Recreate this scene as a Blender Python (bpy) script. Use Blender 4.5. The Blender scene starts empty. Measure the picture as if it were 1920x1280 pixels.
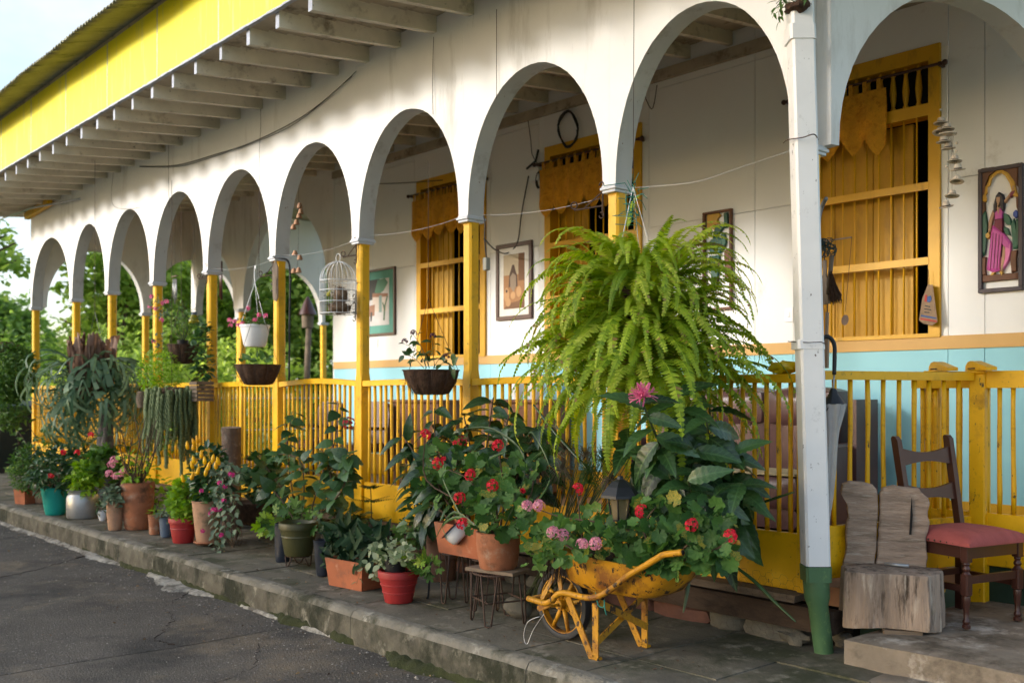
import bpy, math, random
from math import sin, cos, pi, radians, sqrt
from mathutils import Vector as V, Matrix, Quaternion, noise as mnoise
random.seed(7)
sc = bpy.context.scene
COL = sc.collection
# ---------------------------------------------------------------- camera
CH = 1.33                       # eye height over the pavement
F = 1867.0; HY = 736.0          # focal length and horizon row, in photo pixels
TH = radians(41.7)
FW = V((-cos(TH), sin(TH), 0)); RT = V((sin(TH), cos(TH), 0))
cd = bpy.data.cameras.new('camera'); cam = bpy.data.objects.new('camera', cd); COL.objects.link(cam)
cam.location = (0, 0, CH); cam.rotation_euler = (pi/2, 0, pi/2 - TH)
cd.sensor_width = 36; cd.lens = 36*F/1920; cd.shift_y = (HY-640)/1920
cd.clip_start = .05; cd.clip_end = 2000
cd.dof.use_dof = True; cd.dof.focus_distance = 5.6; cd.dof.aperture_fstop = 2.4
sc.camera = cam
# ---------------------------------------------------------------- sky, sun, exposure
SUN_EL = radians(17); SUN_AZ = radians(30)      # azimuth: degrees to the left of the facade's normal
w = bpy.data.worlds.new('World'); sc.world = w; w.use_nodes = True
nt = w.node_tree; bg = nt.nodes['Background']
sky = nt.nodes.new('ShaderNodeTexSky'); sky.sky_type = 'NISHITA'; sky.sun_disc = False
sd = V((-sin(SUN_AZ)*cos(SUN_EL), -cos(SUN_AZ)*cos(SUN_EL), sin(SUN_EL)))    # towards the sun
sky.sun_elevation = SUN_EL; sky.sun_rotation = math.atan2(sd.x, sd.y)
sky.air_density = 1.0; sky.dust_density = 2.0; sky.ozone_density = 1.0
tc = nt.nodes.new('ShaderNodeTexCoord'); mp = nt.nodes.new('ShaderNodeMapping'); mp.inputs['Scale'].default_value = (1, 1, 2.2)
nz = nt.nodes.new('ShaderNodeTexNoise'); nz.inputs['Scale'].default_value = 2.6; nz.inputs['Detail'].default_value = 7; nz.inputs['Roughness'].default_value = .55
cr = nt.nodes.new('ShaderNodeValToRGB'); cr.color_ramp.elements[0].position = .44; cr.color_ramp.elements[1].position = .64
mx = nt.nodes.new('ShaderNodeMix'); mx.data_type = 'RGBA'; mx.inputs['B'].default_value = (2.5, 2.62, 2.8, 1)
nt.links.new(tc.outputs['Generated'], mp.inputs[0]); nt.links.new(mp.outputs[0], nz.inputs[0]); nt.links.new(nz.outputs[0], cr.inputs[0])
nt.links.new(cr.outputs[0], mx.inputs['Factor']); nt.links.new(sky.outputs[0], mx.inputs['A']); nt.links.new(mx.outputs['Result'], bg.inputs[0])
bg.inputs[1].default_value = .15
sl = bpy.data.lights.new('sun', 'SUN'); sl.energy = 2.0; sl.angle = radians(11); sl.color = (1, .975, .93)
so = bpy.data.objects.new('sun', sl); COL.objects.link(so); so.rotation_euler = (-sd).to_track_quat('-Z', 'Y').to_euler(); so.location = (0, -5, 12)
sc.view_settings.view_transform = 'Standard'; sc.view_settings.look = 'None'; sc.view_settings.gamma = 1
sc.view_settings.use_curve_mapping = False; sc.view_settings.exposure = 1.42
sc.render.engine = 'CYCLES'
sc.cycles.max_bounces = 6; sc.cycles.transparent_max_bounces = 12
# ---------------------------------------------------------------- pixel -> place
def ray(x, y): return FW + RT*((x-960)/F) + V((0, 0, (HY-y)/F))
def pY(x, y, Y): d = ray(x, y); return d*(Y/d.y) + V((0, 0, CH))
def pX(x, y, X): d = ray(x, y); return d*(X/d.x) + V((0, 0, CH))
def pZ(x, y, Z=0.0): d = ray(x, y); return d*((Z-CH)/d.z) + V((0, 0, CH))
def mpp(p): return (p.x*FW.x + p.y*FW.y)/F          # metres per photo pixel at p
# ---------------------------------------------------------------- things
def setp(o, label=None, cat=None, group=None, kind=None):
    if label: o['label'] = label
    if cat: o['category'] = cat
    if group: o['group'] = group
    if kind: o['kind'] = kind
    return o
def thing(name, label, cat, loc=(0, 0, 0), rz=0, group=None):
    o = bpy.data.objects.new(name, None); COL.objects.link(o); o.location = loc; o.rotation_euler = (0, 0, rz)
    o.empty_display_size = .1
    return setp(o, label, cat, group)
def link(name, me, parent=None, mw=None, kind=None):
    o = bpy.data.objects.new(name, me); COL.objects.link(o)
    if parent is not None: o.parent = parent
    if mw is not None: o.matrix_local = mw
    if kind: o['kind'] = kind
    return o
class MB:
    """collects geometry for ONE mesh"""
    def __init__(s): s.v = []; s.f = []; s.mi = []; s.lv = []; s.m = 0; s.cur = None
    def add(s, vs, fs):
        b = len(s.v); s.v += [tuple(p) for p in vs]
        for f in fs: s.f.append(tuple(i+b for i in f)); s.mi.append(s.m)
        return s
    def box(s, lo, hi, jit=0):
        x0, y0, z0 = lo; x1, y1, z1 = hi
        vs = [(x0,y0,z0),(x1,y0,z0),(x1,y1,z0),(x0,y1,z0),(x0,y0,z1),(x1,y0,z1),(x1,y1,z1),(x0,y1,z1)]
        if jit: vs = [tuple(c+random.uniform(-jit, jit) for c in p) for p in vs]
        return s.add(vs, [(0,3,2,1),(4,5,6,7),(0,1,5,4),(1,2,6,5),(2,3,7,6),(3,0,4,7)])
    def bbox(s, lo, hi, b=.004):
        """box with chamfered vertical and horizontal edges"""
        x0,y0,z0 = lo; x1,y1,z1 = hi
        def ring(i, z): return [(x0+i,y0,z),(x1-i,y0,z),(x1,y0+i,z),(x1,y1-i,z),(x1-i,y1,z),(x0+i,y1,z),(x0,y1-i,z),(x0,y0+i,z)]
        def ring2(z): return [(x0+2*b,y0+b,z),(x1-2*b,y0+b,z),(x1-b,y0+2*b,z),(x1-b,y1-2*b,z),(x1-2*b,y1-b,z),(x0+2*b,y1-b,z),(x0+b,y1-2*b,z),(x0+b,y0+2*b,z)]
        vs = ring2(z0)+ring(b, z0+b)+ring(b, z1-b)+ring2(z1); fs = [tuple(range(7,-1,-1)), tuple(range(24,32))]
        for k in range(3):
            for i in range(8): j = (i+1) % 8; fs.append((k*8+i, k*8+j, k*8+8+j, k*8+8+i))
        return s.add(vs, fs)
    def bar(s, p0, p1, w, h, up=(0, 0, 1)):
        p0 = V(p0); p1 = V(p1); d = (p1-p0).normalized(); u = V(up)
        if abs(d.dot(u)) > .98: u = V((0, 1, 0))
        r = d.cross(u).normalized(); u = r.cross(d)
        vs = [p+r*a*w/2+u*b*h/2 for p in (p0, p1) for a, b in ((-1,-1),(1,-1),(1,1),(-1,1))]
        return s.add(vs, [(3,2,1,0),(4,5,6,7),(0,1,5,4),(1,2,6,5),(2,3,7,6),(3,0,4,7)])
    def tube(s, pts, r, n=8, cap=True, flat=1.0):
        pts = [V(p) for p in pts]; k = len(pts); rs = r if hasattr(r, '__len__') else [r]*k
        vs = []; u = None
        for i, p in enumerate(pts):
            d = (pts[min(i+1, k-1)]-pts[max(i-1, 0)])
            d = d.normalized() if d.length > 1e-9 else V((0, 0, 1))
            if u is None: u = d.orthogonal().normalized()
            else:
                u = u-d*u.dot(d); u = u.normalized() if u.length > 1e-6 else d.orthogonal().normalized()
            b = d.cross(u)
            for j in range(n):
                a = 2*pi*j/n; vs.append(p+(u*cos(a)+b*sin(a)*flat)*rs[i])
        fs = []
        for i in range(k-1):
            for j in range(n): q = (j+1) % n; fs.append((i*n+j, i*n+q, (i+1)*n+q, (i+1)*n+j))
        if cap: fs += [tuple(range(n-1, -1, -1)), tuple(range((k-1)*n, k*n))]
        return s.add(vs, fs)
    def lathe(s, prof, c=(0, 0, 0), n=24, cap0=True, cap1=False, wob=0, sq=None, lob=0, la=0):
        """prof: [(radius, z)...]; sq=(sx, sy) stretches"""
        c = V(c); vs = []; sx, sy = sq or (1, 1)
        for r, z in prof:
            for j in range(n):
                a = 2*pi*j/n; q = 1+wob*sin(3*a+z*9)+wob*.6*sin(5*a+1-z*14)-(la*(1-abs(sin(lob*a/2)))**2 if lob else 0); vs.append(c+V((r*q*cos(a)*sx, r*q*sin(a)*sy, z)))
        fs = []; k = len(prof)
        for i in range(k-1):
            for j in range(n): q = (j+1) % n; fs.append((i*n+j, i*n+q, (i+1)*n+q, (i+1)*n+j))
        if cap0: fs.append(tuple(range(n-1, -1, -1)))
        if cap1: fs.append(tuple(range((k-1)*n, k*n)))
        return s.add(vs, fs)
    def prism(s, poly, o, ux, uy, t):
        """poly in (a,b); o origin; ux, uy axes; extruded by vector t"""
        o = V(o); ux = V(ux); uy = V(uy); t = V(t); n = len(poly)
        a = [o+ux*p[0]+uy*p[1] for p in poly]; b = [p+t for p in a]
        fs = [tuple(range(n-1, -1, -1)), tuple(range(n, 2*n))]+[(i, (i+1) % n, n+(i+1) % n, n+i) for i in range(n)]
        return s.add(a+b, fs)
    def blob(s, c, r, n=10, k=7, amp=.12, sz=(1, 1, 1), seed=0):
        c = V(c); vs = []; fs = []
        for i in range(k+1):
            th = pi*i/k
            for j in range(n):
                a = 2*pi*j/n; d = V((sin(th)*cos(a), sin(th)*sin(a), cos(th)))
                q = 1+amp*mnoise.noise(d*1.7+V((seed, seed*.7, 3)))*2
                vs.append(c+V((d.x*sz[0], d.y*sz[1], d.z*sz[2]))*r*q)
        for i in range(k):
            for j in range(n): q = (j+1) % n; fs.append((i*n+j, (i+1)*n+j, (i+1)*n+q, i*n+q))
        return s.add(vs, fs)
    def leaf(s, mw, me):
        """append a template (verts, faces) transformed, with a random per-leaf value"""
        b = len(s.v); r = random.random()
        for p in me[0]: q = mw @ V(p); s.v.append((q.x, q.y, q.z))
        while len(s.lv) < b: s.lv.append(.5)
        s.lv += [r]*len(me[0])
        for f in me[1]: s.f.append(tuple(i+b for i in f)); s.mi.append(s.m)
    def mesh(s, name, mats, smooth=None):
        me = bpy.data.meshes.new(name); me.from_pydata(s.v, [], s.f)
        for m in (mats if isinstance(mats, (list, tuple)) else [mats]): me.materials.append(m)
        if any(s.mi): me.polygons.foreach_set('material_index', s.mi)
        if s.lv:
            while len(s.lv) < len(s.v): s.lv.append(.5)
            at = me.attributes.new('lv', 'FLOAT', 'POINT'); at.data.foreach_set('value', s.lv)
        if smooth is not None:
            me.polygons.foreach_set('use_smooth', [True]*len(me.polygons))
            if smooth < 180: me.set_sharp_from_angle(angle=radians(smooth))
        me.update(); return me
    def build(s, name, mats, parent=None, smooth=None, mw=None, kind=None):
        return link(name, s.mesh(name, mats, smooth), parent, mw, kind)
# ---------------------------------------------------------------- materials
def N(nt, t, **k):
    n = nt.nodes.new('ShaderNode'+t)
    for a, b in k.items():
        if a in n.inputs: n.inputs[a].default_value = b
        else: setattr(n, a, b)
    return n
def rgb(c): return (c[0], c[1], c[2], 1)
def M(name, base, rough=.6, var=.18, scale=6, bump=.15, bscale=70, dirt=None, metal=0, spec=.4, stretch=(1, 1, 1), dirt2=None, dirt3=None, trans=0, chips=None, alpha=1, bdist=.004):
    """procedural paint / stone / clay: tone variation, optional stains (colour, amount 0-1, scale) and fine relief"""
    m = bpy.data.materials.new(name); m.use_nodes = True; nt = m.node_tree; L = nt.links.new
    b = nt.nodes['Principled BSDF']; tc = N(nt, 'TexCoord'); mp = N(nt, 'Mapping'); mp.inputs['Scale'].default_value = stretch
    L(tc.outputs['Object'], mp.inputs[0])
    n1 = N(nt, 'TexNoise', Scale=scale, Detail=6, Roughness=.6); L(mp.outputs[0], n1.inputs[0])
    mr = N(nt, 'MapRange'); mr.inputs[1].default_value = .25; mr.inputs[2].default_value = .75; mr.inputs[3].default_value = 1-var; mr.inputs[4].default_value = 1+var*.7
    L(n1.outputs[0], mr.inputs[0])
    mu = N(nt, 'Mix', data_type='RGBA', blend_type='MULTIPLY'); mu.inputs['Factor'].default_value = 1; mu.inputs['A'].default_value = rgb(base)
    L(mr.outputs[0], mu.inputs['B']); col = mu.outputs['Result']
    for k, d in enumerate((dirt, dirt2, dirt3)):
        if not d: continue
        n2 = N(nt, 'TexNoise', Scale=d[2], Detail=8, Roughness=.68); mp2 = N(nt, 'Mapping'); mp2.inputs['Location'].default_value = (3.1+k*7, 1.7, 5.2+k); mp2.inputs['Scale'].default_value = d[3] if len(d) > 3 else (1, 1, 1)
        L(tc.outputs['Object'], mp2.inputs[0]); L(mp2.outputs[0], n2.inputs[0])
        r = N(nt, 'ValToRGB'); c0 = .665-.36*d[1]; r.color_ramp.elements[0].position = c0; r.color_ramp.elements[1].position = min(1, c0+(.035 if (len(d) > 4 and d[4]) else .15))
        L(n2.outputs[0], r.inputs[0]); mx = N(nt, 'Mix', data_type='RGBA'); L(r.outputs[0], mx.inputs['Factor']); L(col, mx.inputs['A']); mx.inputs['B'].default_value = rgb(d[0]); col = mx.outputs['Result']
    L(col, b.inputs['Base Color'])
    b.inputs['Roughness'].default_value = rough; b.inputs['Metallic'].default_value = metal; b.inputs['Specular IOR Level'].default_value = spec
    if trans: b.inputs['Transmission Weight'].default_value = trans
    if alpha < 1: b.inputs['Alpha'].default_value = alpha
    if bump:
        n3 = N(nt, 'TexNoise', Scale=bscale, Detail=5, Roughness=.65); L(mp.outputs[0], n3.inputs[0])
        bp = N(nt, 'Bump'); bp.inputs['Strength'].default_value = bump; bp.inputs['Distance'].default_value = bdist; L(n3.outputs[0], bp.inputs['Height']); L(bp.outputs[0], b.inputs['Normal'])
    return m
def LM(name, c1, c2, rough=.45, transl=.3, spec=.4, c3=None, veins=0, vcol=None):
    """leaf: colour varies from leaf to leaf (object or attribute) and a little across the blade; light shines through"""
    m = bpy.data.materials.new(name); m.use_nodes = True; nt = m.node_tree; L = nt.links.new
    b = nt.nodes['Principled BSDF']; out = nt.nodes['Material Output']
    oi = N(nt, 'ObjectInfo'); at = N(nt, 'Attribute', attribute_name='lv')
    ad = N(nt, 'Math', operation='ADD'); L(oi.outputs['Random'], ad.inputs[0]); L(at.outputs['Fac'], ad.inputs[1])
    fr = N(nt, 'Math', operation='FRACT'); L(ad.outputs[0], fr.inputs[0])
    tc = N(nt, 'TexCoord'); nz = N(nt, 'TexNoise', Scale=14, Detail=3); L(tc.outputs['Object'], nz.inputs[0])
    a2 = N(nt, 'Math', operation='MULTIPLY_ADD'); L(nz.outputs[0], a2.inputs[0]); a2.inputs[1].default_value = .5; 
    s2 = N(nt, 'Math', operation='SUBTRACT'); L(fr.outputs[0], s2.inputs[0]); s2.inputs[1].default_value = .25; L(s2.outputs[0], a2.inputs[2])
    r = N(nt, 'ValToRGB'); r.color_ramp.elements[0].color = rgb(c1); r.color_ramp.elements[1].color = rgb(c2)
    if c3: e = r.color_ramp.elements.new(.93); e.color = rgb(c2); r.color_ramp.elements[2].position = .99; r.color_ramp.elements[2].color = rgb(c3)
    L(a2.outputs[0], r.inputs[0]); col = r.outputs[0]
    if veins:                                     # pale midrib and side veins, drawn in the leaf's own coordinates
        sx = N(nt, 'SeparateXYZ'); L(tc.outputs['Object'], sx.inputs[0]); ab = N(nt, 'Math', operation='ABSOLUTE'); L(sx.outputs[0], ab.inputs[0])
        m1 = N(nt, 'MapRange'); m1.inputs[1].default_value = .008; m1.inputs[2].default_value = .022; m1.inputs[3].default_value = 1; m1.inputs[4].default_value = 0; L(ab.outputs[0], m1.inputs[0])
        q1 = N(nt, 'Math', operation='MULTIPLY_ADD'); L(ab.outputs[0], q1.inputs[0]); q1.inputs[1].default_value = -.9; L(sx.outputs[1], q1.inputs[2]); q2 = N(nt, 'Math', operation='MULTIPLY'); L(q1.outputs[0], q2.inputs[0]); q2.inputs[1].default_value = veins
        q3 = N(nt, 'Math', operation='PINGPONG'); L(q2.outputs[0], q3.inputs[0]); q3.inputs[1].default_value = .5
        m2 = N(nt, 'MapRange'); m2.inputs[1].default_value = .03; m2.inputs[2].default_value = .12; m2.inputs[3].default_value = .75; m2.inputs[4].default_value = 0; L(q3.outputs[0], m2.inputs[0])
        mxx = N(nt, 'Math', operation='MAXIMUM'); L(m1.outputs[0], mxx.inputs[0]); L(m2.outputs[0], mxx.inputs[1])
        mv = N(nt, 'Mix', data_type='RGBA'); mf = N(nt, 'Math', operation='MULTIPLY'); L(mxx.outputs[0], mf.inputs[0]); mf.inputs[1].default_value = .6; L(mf.outputs[0], mv.inputs['Factor']); L(col, mv.inputs['A']); mv.inputs['B'].default_value = rgb(vcol); col = mv.outputs['Result']
    L(col, b.inputs['Base Color'])
    b.inputs['Roughness'].default_value = rough; b.inputs['Specular IOR Level'].default_value = spec
    bp = N(nt, 'Bump'); bp.inputs['Strength'].default_value = .25; bp.inputs['Distance'].default_value = .003; n3 = N(nt, 'TexNoise', Scale=90, Detail=2); L(tc.outputs['Object'], n3.inputs[0]); L(n3.outputs[0], bp.inputs['Height']); L(bp.outputs[0], b.inputs['Normal'])
    t = N(nt, 'BsdfTranslucent'); hs = N(nt, 'HueSaturation'); hs.inputs['Value'].default_value = 1.5; hs.inputs['Saturation'].default_value = 1.1; L(r.outputs[0], hs.inputs['Color']); L(hs.outputs[0], t.inputs[0])
    mx = N(nt, 'MixShader'); mx.inputs[0].default_value = transl; L(b.outputs[0], mx.inputs[1]); L(t.outputs[0], mx.inputs[2]); L(mx.outputs[0], out.inputs[0])
    return m
GR = (.11, .10, .085)
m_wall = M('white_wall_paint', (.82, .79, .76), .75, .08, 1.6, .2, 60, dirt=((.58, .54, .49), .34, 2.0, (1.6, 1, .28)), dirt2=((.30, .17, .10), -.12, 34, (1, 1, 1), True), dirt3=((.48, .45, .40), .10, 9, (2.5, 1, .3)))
m_intr = M('shade_toned_reveal', (.52, .51, .50), .7, .12, 3, .2, 60, dirt=((.36, .33, .30), .3, 5), dirt2=((.16, .08, .04), .02, 26, (1, 1, 1), True))  # grey tint puts the unlit look of the arch reveals into the colour
m_back = M('porch_wall_paint', (.80, .80, .79), .7, .05, 1.2, .08, 90, dirt=((.5, .47, .42), .1, 1.5))
m_blue = M('light_blue_paint', (.30, .62, .71), .6, .06, 1.5, .08, 90, dirt=((.3, .42, .45), .1, 3))
m_tan = M('ochre_band_paint', (.60, .36, .12), .6, .08, 2, .1, 80, dirt=((.35, .22, .08), .1, 5))
m_yel = M('yellow_gloss_paint', (.82, .44, .002), .42, .14, 4, .3, 50, dirt=((.50, .25, .006), .34, 5), dirt2=((.09, .055, .02), .08, 30, (1, 1, .4), True), dirt3=((.30, .16, .01), .16, 14), spec=.45)
m_yel2 = M('yellow_window_paint', (.68, .36, .006), .45, .14, 3, .16, 60, dirt=((.32, .17, .01), .25, 5, (1, 1, .4)), spec=.45)
m_cap = M('capital_grey_paint', (.62, .63, .66), .6, .1, 5, .1, 60, dirt=((.3, .28, .24), .15, 20))
m_fas = M('lemon_fascia_paint', (.84, .72, .012), .5, .06, 1.5, .1, 40, dirt=((.66, .60, .12), .34, 4, (2.5, 1, .35)), dirt2=((.30, .28, .10), -.02, 22, (1, 1, .6), True))
m_fjoint = M('fascia_joint_filler', (.52, .53, .42), .8, .3, 30, .3, 60)
m_raft = M('rafter_cream_paint', (.68, .62, .50), .8, .2, 3, .3, 40, dirt=((.26, .21, .15), .30, 4), dirt2=((.08, .06, .045), .04, 26, (1, 1, 1), True))
m_raftend = M('rafter_end_grey', (.42, .44, .50), .8, .3, 20, .3, 60)
m_ceil = M('ceiling_boards', (.44, .38, .29), .85, .3, 3, .3, 30, dirt=((.09, .07, .05), .36, 4))
m_roof = M('fibre_cement_roof', (.30, .29, .20), .85, .25, 4, .4, 60, dirt=((.07, .08, .05), .35, 3, (3, .5, 1)))
m_dark = M('shade_black', (.012, .011, .01), .9, .1)  # near-black colour stands in for shade in rooms and hollows
m_wood = M('weathered_grey_wood', (.33, .25, .19), .85, .5, 9, 1.0, 30, stretch=(1.6, 1.6, .16), dirt=((.055, .038, .026), .42, 16, (1.3, 1.3, .22)), dirt2=((.50, .43, .35), .34, 22, (1.2, 1.2, .16)), dirt3=((.22, .21, .06), .14, 4), bdist=.012)
m_woodh = M('sawn_plank_wood', (.38, .27, .195), .85, .45, 7, 1.0, 40, stretch=(.5, 1, 2.4), dirt=((.20, .145, .10), .42, 18, (.35, 1, 2.6)), dirt2=((.48, .40, .32), .34, 26, (.3, 1, 3)), dirt3=((.10, .07, .05), .04, 30, (.4, 1, 2)), bdist=.010)
m_woodx = M('weathered_beam_wood', (.16, .12, .085), .9, .35, 5, .7, 28, stretch=(.15, 1, 1), dirt=((.05, .035, .025), .35, 6, (.3, 1, 1)))
m_beam = M('shaded_rotten_wood', (.065, .042, .028), .95, .5, 6, 1, 30, stretch=(.3, 1, 1), dirt=((.02, .014, .01), .45, 6, (.4, 1, 1)), bdist=.012)  # rotten wood, colour also deepened for the shadow under the porch
m_brown = M('dark_varnished_wood', (.060, .020, .013), .32, .25, 6, .08, 50, stretch=(1, 1, .3), spec=.5, dirt=((.13, .045, .028), .2, 5))
m_brown2 = M('brown_cabinet_wood', (.20, .085, .045), .5, .2, 4, .1, 40, stretch=(1, 1, .2))
m_road = M('worn_asphalt', (.112, .098, .083), .85, .45, 1.6, 1.0, 70, dirt=((.21, .165, .115), .40, 1.0), dirt2=((.26, .24, .22), .22, 55, (1, 1, 1), True), dirt3=((.040, .038, .036), .34, .8), bdist=.02)
m_pave = M('mossy_pavement', (.150, .134, .100), .85, .45, 2.6, .8, 45, dirt=((.052, .056, .028), .52, 2.0), dirt2=((.30, .27, .21), .30, 6), bdist=.008)
m_kerb = M('stained_kerb_concrete', (.20, .185, .15), .9, .45, 6, .9, 38, dirt=((.035, .037, .020), .52, 3.2, (1, 1, .55)), dirt2=((.46, .44, .38), .25, 6, (1, 1, .6)), bdist=.012)
m_kface = M('mossy_kerb_face', (.115, .105, .078), .95, .5, 7, 1, 34, dirt=((.022, .024, .012), .60, 3.3, (1, 1, .8)), dirt2=((.30, .28, .22), .26, 7, (1, 1, .7)), bdist=.014)
m_white = M('whitewash_spill', (.36, .34, .295), .9, .35, 12, .8, 60, dirt=((.10, .09, .075), .62, 7), bdist=.01)
m_step = M('worn_step_concrete', (.24, .20, .155), .8, .4, 3, .7, 40, dirt=((.075, .06, .042), .50, 2.6), dirt2=((.52, .48, .42), .34, 4.5), bdist=.008)
m_bounce = M('warm_bounce_floor', (.34, .17, .09), .5, .2, 6, .1)  # invented warm tone for the unseen porch floor, added for bounce light
m_shut = M('shutter_ochre_paint', (.52, .28, .003), .5, .2, 3, .16, 60, dirt=((.30, .15, .004), .35, 4, (1, 1, .3)))
m_soil = M('dark_soil', (.035, .025, .018), .95, .4, 20, 1, 60, bdist=.01)
m_moss = M('green_moss', (.032, .038, .010), .95, .4, 15, 1, 90, bdist=.01)
m_grass = M('far_lawn', (.09, .15, .03), .9, .3, 1, .5, 30)
m_terra = M('terracotta', (.36, .135, .065), .8, .25, 9, .4, 60, dirt=((.40, .27, .19), .36, 7), dirt2=((.12, .06, .035), .38, 6))
m_terra2 = M('pale_terracotta', (.42, .24, .15), .85, .25, 8, .4, 60, dirt=((.26, .19, .11), .42, 6), dirt2=((.14, .11, .06), .30, 9))
m_terra3 = M('bright_terracotta', (.37, .115, .050), .8, .22, 6, .3, 60, dirt=((.22, .09, .05), .42, 7), dirt2=((.46, .24, .15), .26, 10))
m_terra4 = M('old_brown_terracotta', (.20, .105, .065), .85, .25, 8, .35, 50, dirt=((.07, .05, .035), .3, 7), dirt2=((.36, .28, .22), .2, 14))
m_redp = M('red_plastic', (.33, .025, .025), .5, .15, 8, .08, 50, dirt=((.16, .02, .018), .25, 8))
m_teal = M('teal_plastic', (.012, .30, .25), .4, .12, 8, .05, 50)
m_olive = M('olive_plastic', (.055, .055, .018), .45, .25, 7, .1, 40, dirt=((.11, .085, .04), .2, 8))
m_black = M('black_plastic', (.012, .013, .015), .45, .2, 8, .1, 60)
m_bluep = M('slate_blue_plastic', (.09, .13, .19), .5, .2, 8, .08, 60)
m_bag = M('dark_nursery_bag', (.022, .028, .042), .35, .3, 10, .6, 25)
m_alu = M('dull_aluminium', (.42, .43, .44), .42, .15, 8, .15, 50, metal=.6, dirt=((.2, .18, .15), .25, 7))
m_enam = M('white_enamel', (.74, .76, .80), .25, .05, 5, .02)
m_navy = M('navy_enamel', (.02, .03, .07), .3, .05)
m_whpl = M('white_plastic', (.78, .79, .80), .4, .04, 5, .03)
m_coir = M('coconut_coir', (.085, .045, .027), .95, .5, 25, 1, 70, bdist=.02, dirt=((.16, .095, .055), .3, 30))
m_wire = M('rusty_wire', (.07, .042, .03), .7, .35, 20, .3, 80, metal=.3)
m_gwire = M('galvanised_wire', (.45, .46, .48), .4, .1, metal=.7)
m_blwire = M('black_cable', (.02, .02, .022), .5, .1)
m_pipe = M('white_drainpipe_paint', (.84, .82, .80), .45, .06, 4, .18, 30, dirt=((.42, .40, .38), .14, 6), dirt2=((.13, .075, .05), .05, 28, (1, 1, .7), True))
m_gpipe = M('green_drainpipe_paint', (.070, .150, .068), .42, .2, 5, .25, 40, dirt=((.17, .28, .10), .28, 14), dirt2=((.05, .08, .05), .2, 6))
m_barrow = M('chipped_yellow_paint', (.50, .235, .006), .55, .35, 6, .6, 50, dirt=((.20, .075, .012), .52, 6), dirt2=((.035, .018, .012), .30, 24, (1, 1, .7), True))
m_rubber = M('black_rubber', (.016, .018, .022), .55, .2, 20, .2, 80)
m_cush = M('faded_red_upholstery', (.36, .085, .075), .85, .2, 7, .5, 180, stretch=(1, 4, 1), dirt=((.20, .04, .035), .25, 9))
m_leather = M('brown_leather', (.105, .052, .052), .33, .18, 6, .25, 60, spec=.5)
m_curt = M('amber_lace', (.70, .33, .02), .9, .25, 9, .9, 150, dirt=((.50, .19, .006), .45, 26), bdist=.008)
_nt = m_curt.node_tree; _b = _nt.nodes['Principled BSDF']; _v = N(_nt, 'TexVoronoi', Scale=130); _tc = N(_nt, 'TexCoord'); _nt.links.new(_tc.outputs['Object'], _v.inputs['Vector'])
_r = N(_nt, 'MapRange'); _r.inputs[1].default_value = .10; _r.inputs[2].default_value = .22; _r.inputs[3].default_value = .35; _r.inputs[4].default_value = 1; _nt.links.new(_v.outputs['Distance'], _r.inputs[0]); _nt.links.new(_r.outputs[0], _b.inputs['Alpha'])
m_seam = M('panel_seam', (.40, .39, .38), .9, .2)
m_stone = M('field_stone', (.13, .12, .095), .9, .3, 9, .8, 40, bdist=.01)
m_brickd = M('old_brick', (.12, .055, .04), .9, .35, 9, .7, 50)
m_under = M('green_plinth_paint', (.018, .040, .022), .8, .3, 6, .4, 40)
# ================================================================ the setting
RZ = -.20                                   # road level; the pavement is z = 0
mb = MB(); mb.add([(-400,-400,RZ-.06),(400,-400,RZ-.06),(400,400,RZ-.06),(-400,400,RZ-.06)], [(0,1,2,3)])
setp(mb.build('ground', m_grass), kind='structure')
road = setp(bpy.data.objects.new('road', None), kind='structure'); COL.objects.link(road)
def rough_slab(x0, x1, y0, y1, z1, t, nx, ny, amp, sk0=0, sk1=0, ch=.006, seed=0):
    """slab with an uneven top, chamfered rim; sk0/sk1 shift the y0 end of the left/right side in x"""
    mb = MB(); vs = []; fs = []
    for j in range(ny+1):
        for i in range(nx+1):
            v = j/ny; u = i/nx; a = x0+sk0*(1-v); b = x1+sk1*(1-v); x = a+(b-a)*u; y = y0+(y1-y0)*v
            e = i in (0, nx) or j in (0, ny)
            vs.append((x, y, z1+amp*mnoise.noise(V((x*1.3, y*1.3, seed)))-(ch if e else 0)))
    q = nx+1
    for j in range(ny):
        for i in range(nx): fs.append((j*q+i, j*q+i+1, (j+1)*q+i+1, (j+1)*q+i))
    rim = [i for i in range(q)]+[j*q+nx for j in range(1, ny+1)]+[ny*q+i for i in range(nx-1, -1, -1)]+[j*q for j in range(ny-1, 0, -1)]
    b = len(vs)
    for r in rim: vs.append((vs[r][0], vs[r][1], z1-t))
    k = len(rim)
    for i in range(k): j = (i+1) % k; fs.append((rim[j], rim[i], b+i, b+j))
    mb.add(vs, fs); return mb
xs = [-30, -26, -22.4, -19.6, -16.8, -14.1, -11.35, -8.6, -5.85, -3.1, -.35, 2.4, 6]
for i in range(len(xs)-1):
    rough_slab(xs[i]+.006, xs[i+1]-.006, -14, 3.31, RZ, .05, 24, 60, .012, -.55, -.55, .008, 2).build('road_slab', m_road, road, 40)
m_spill = m_white
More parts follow.
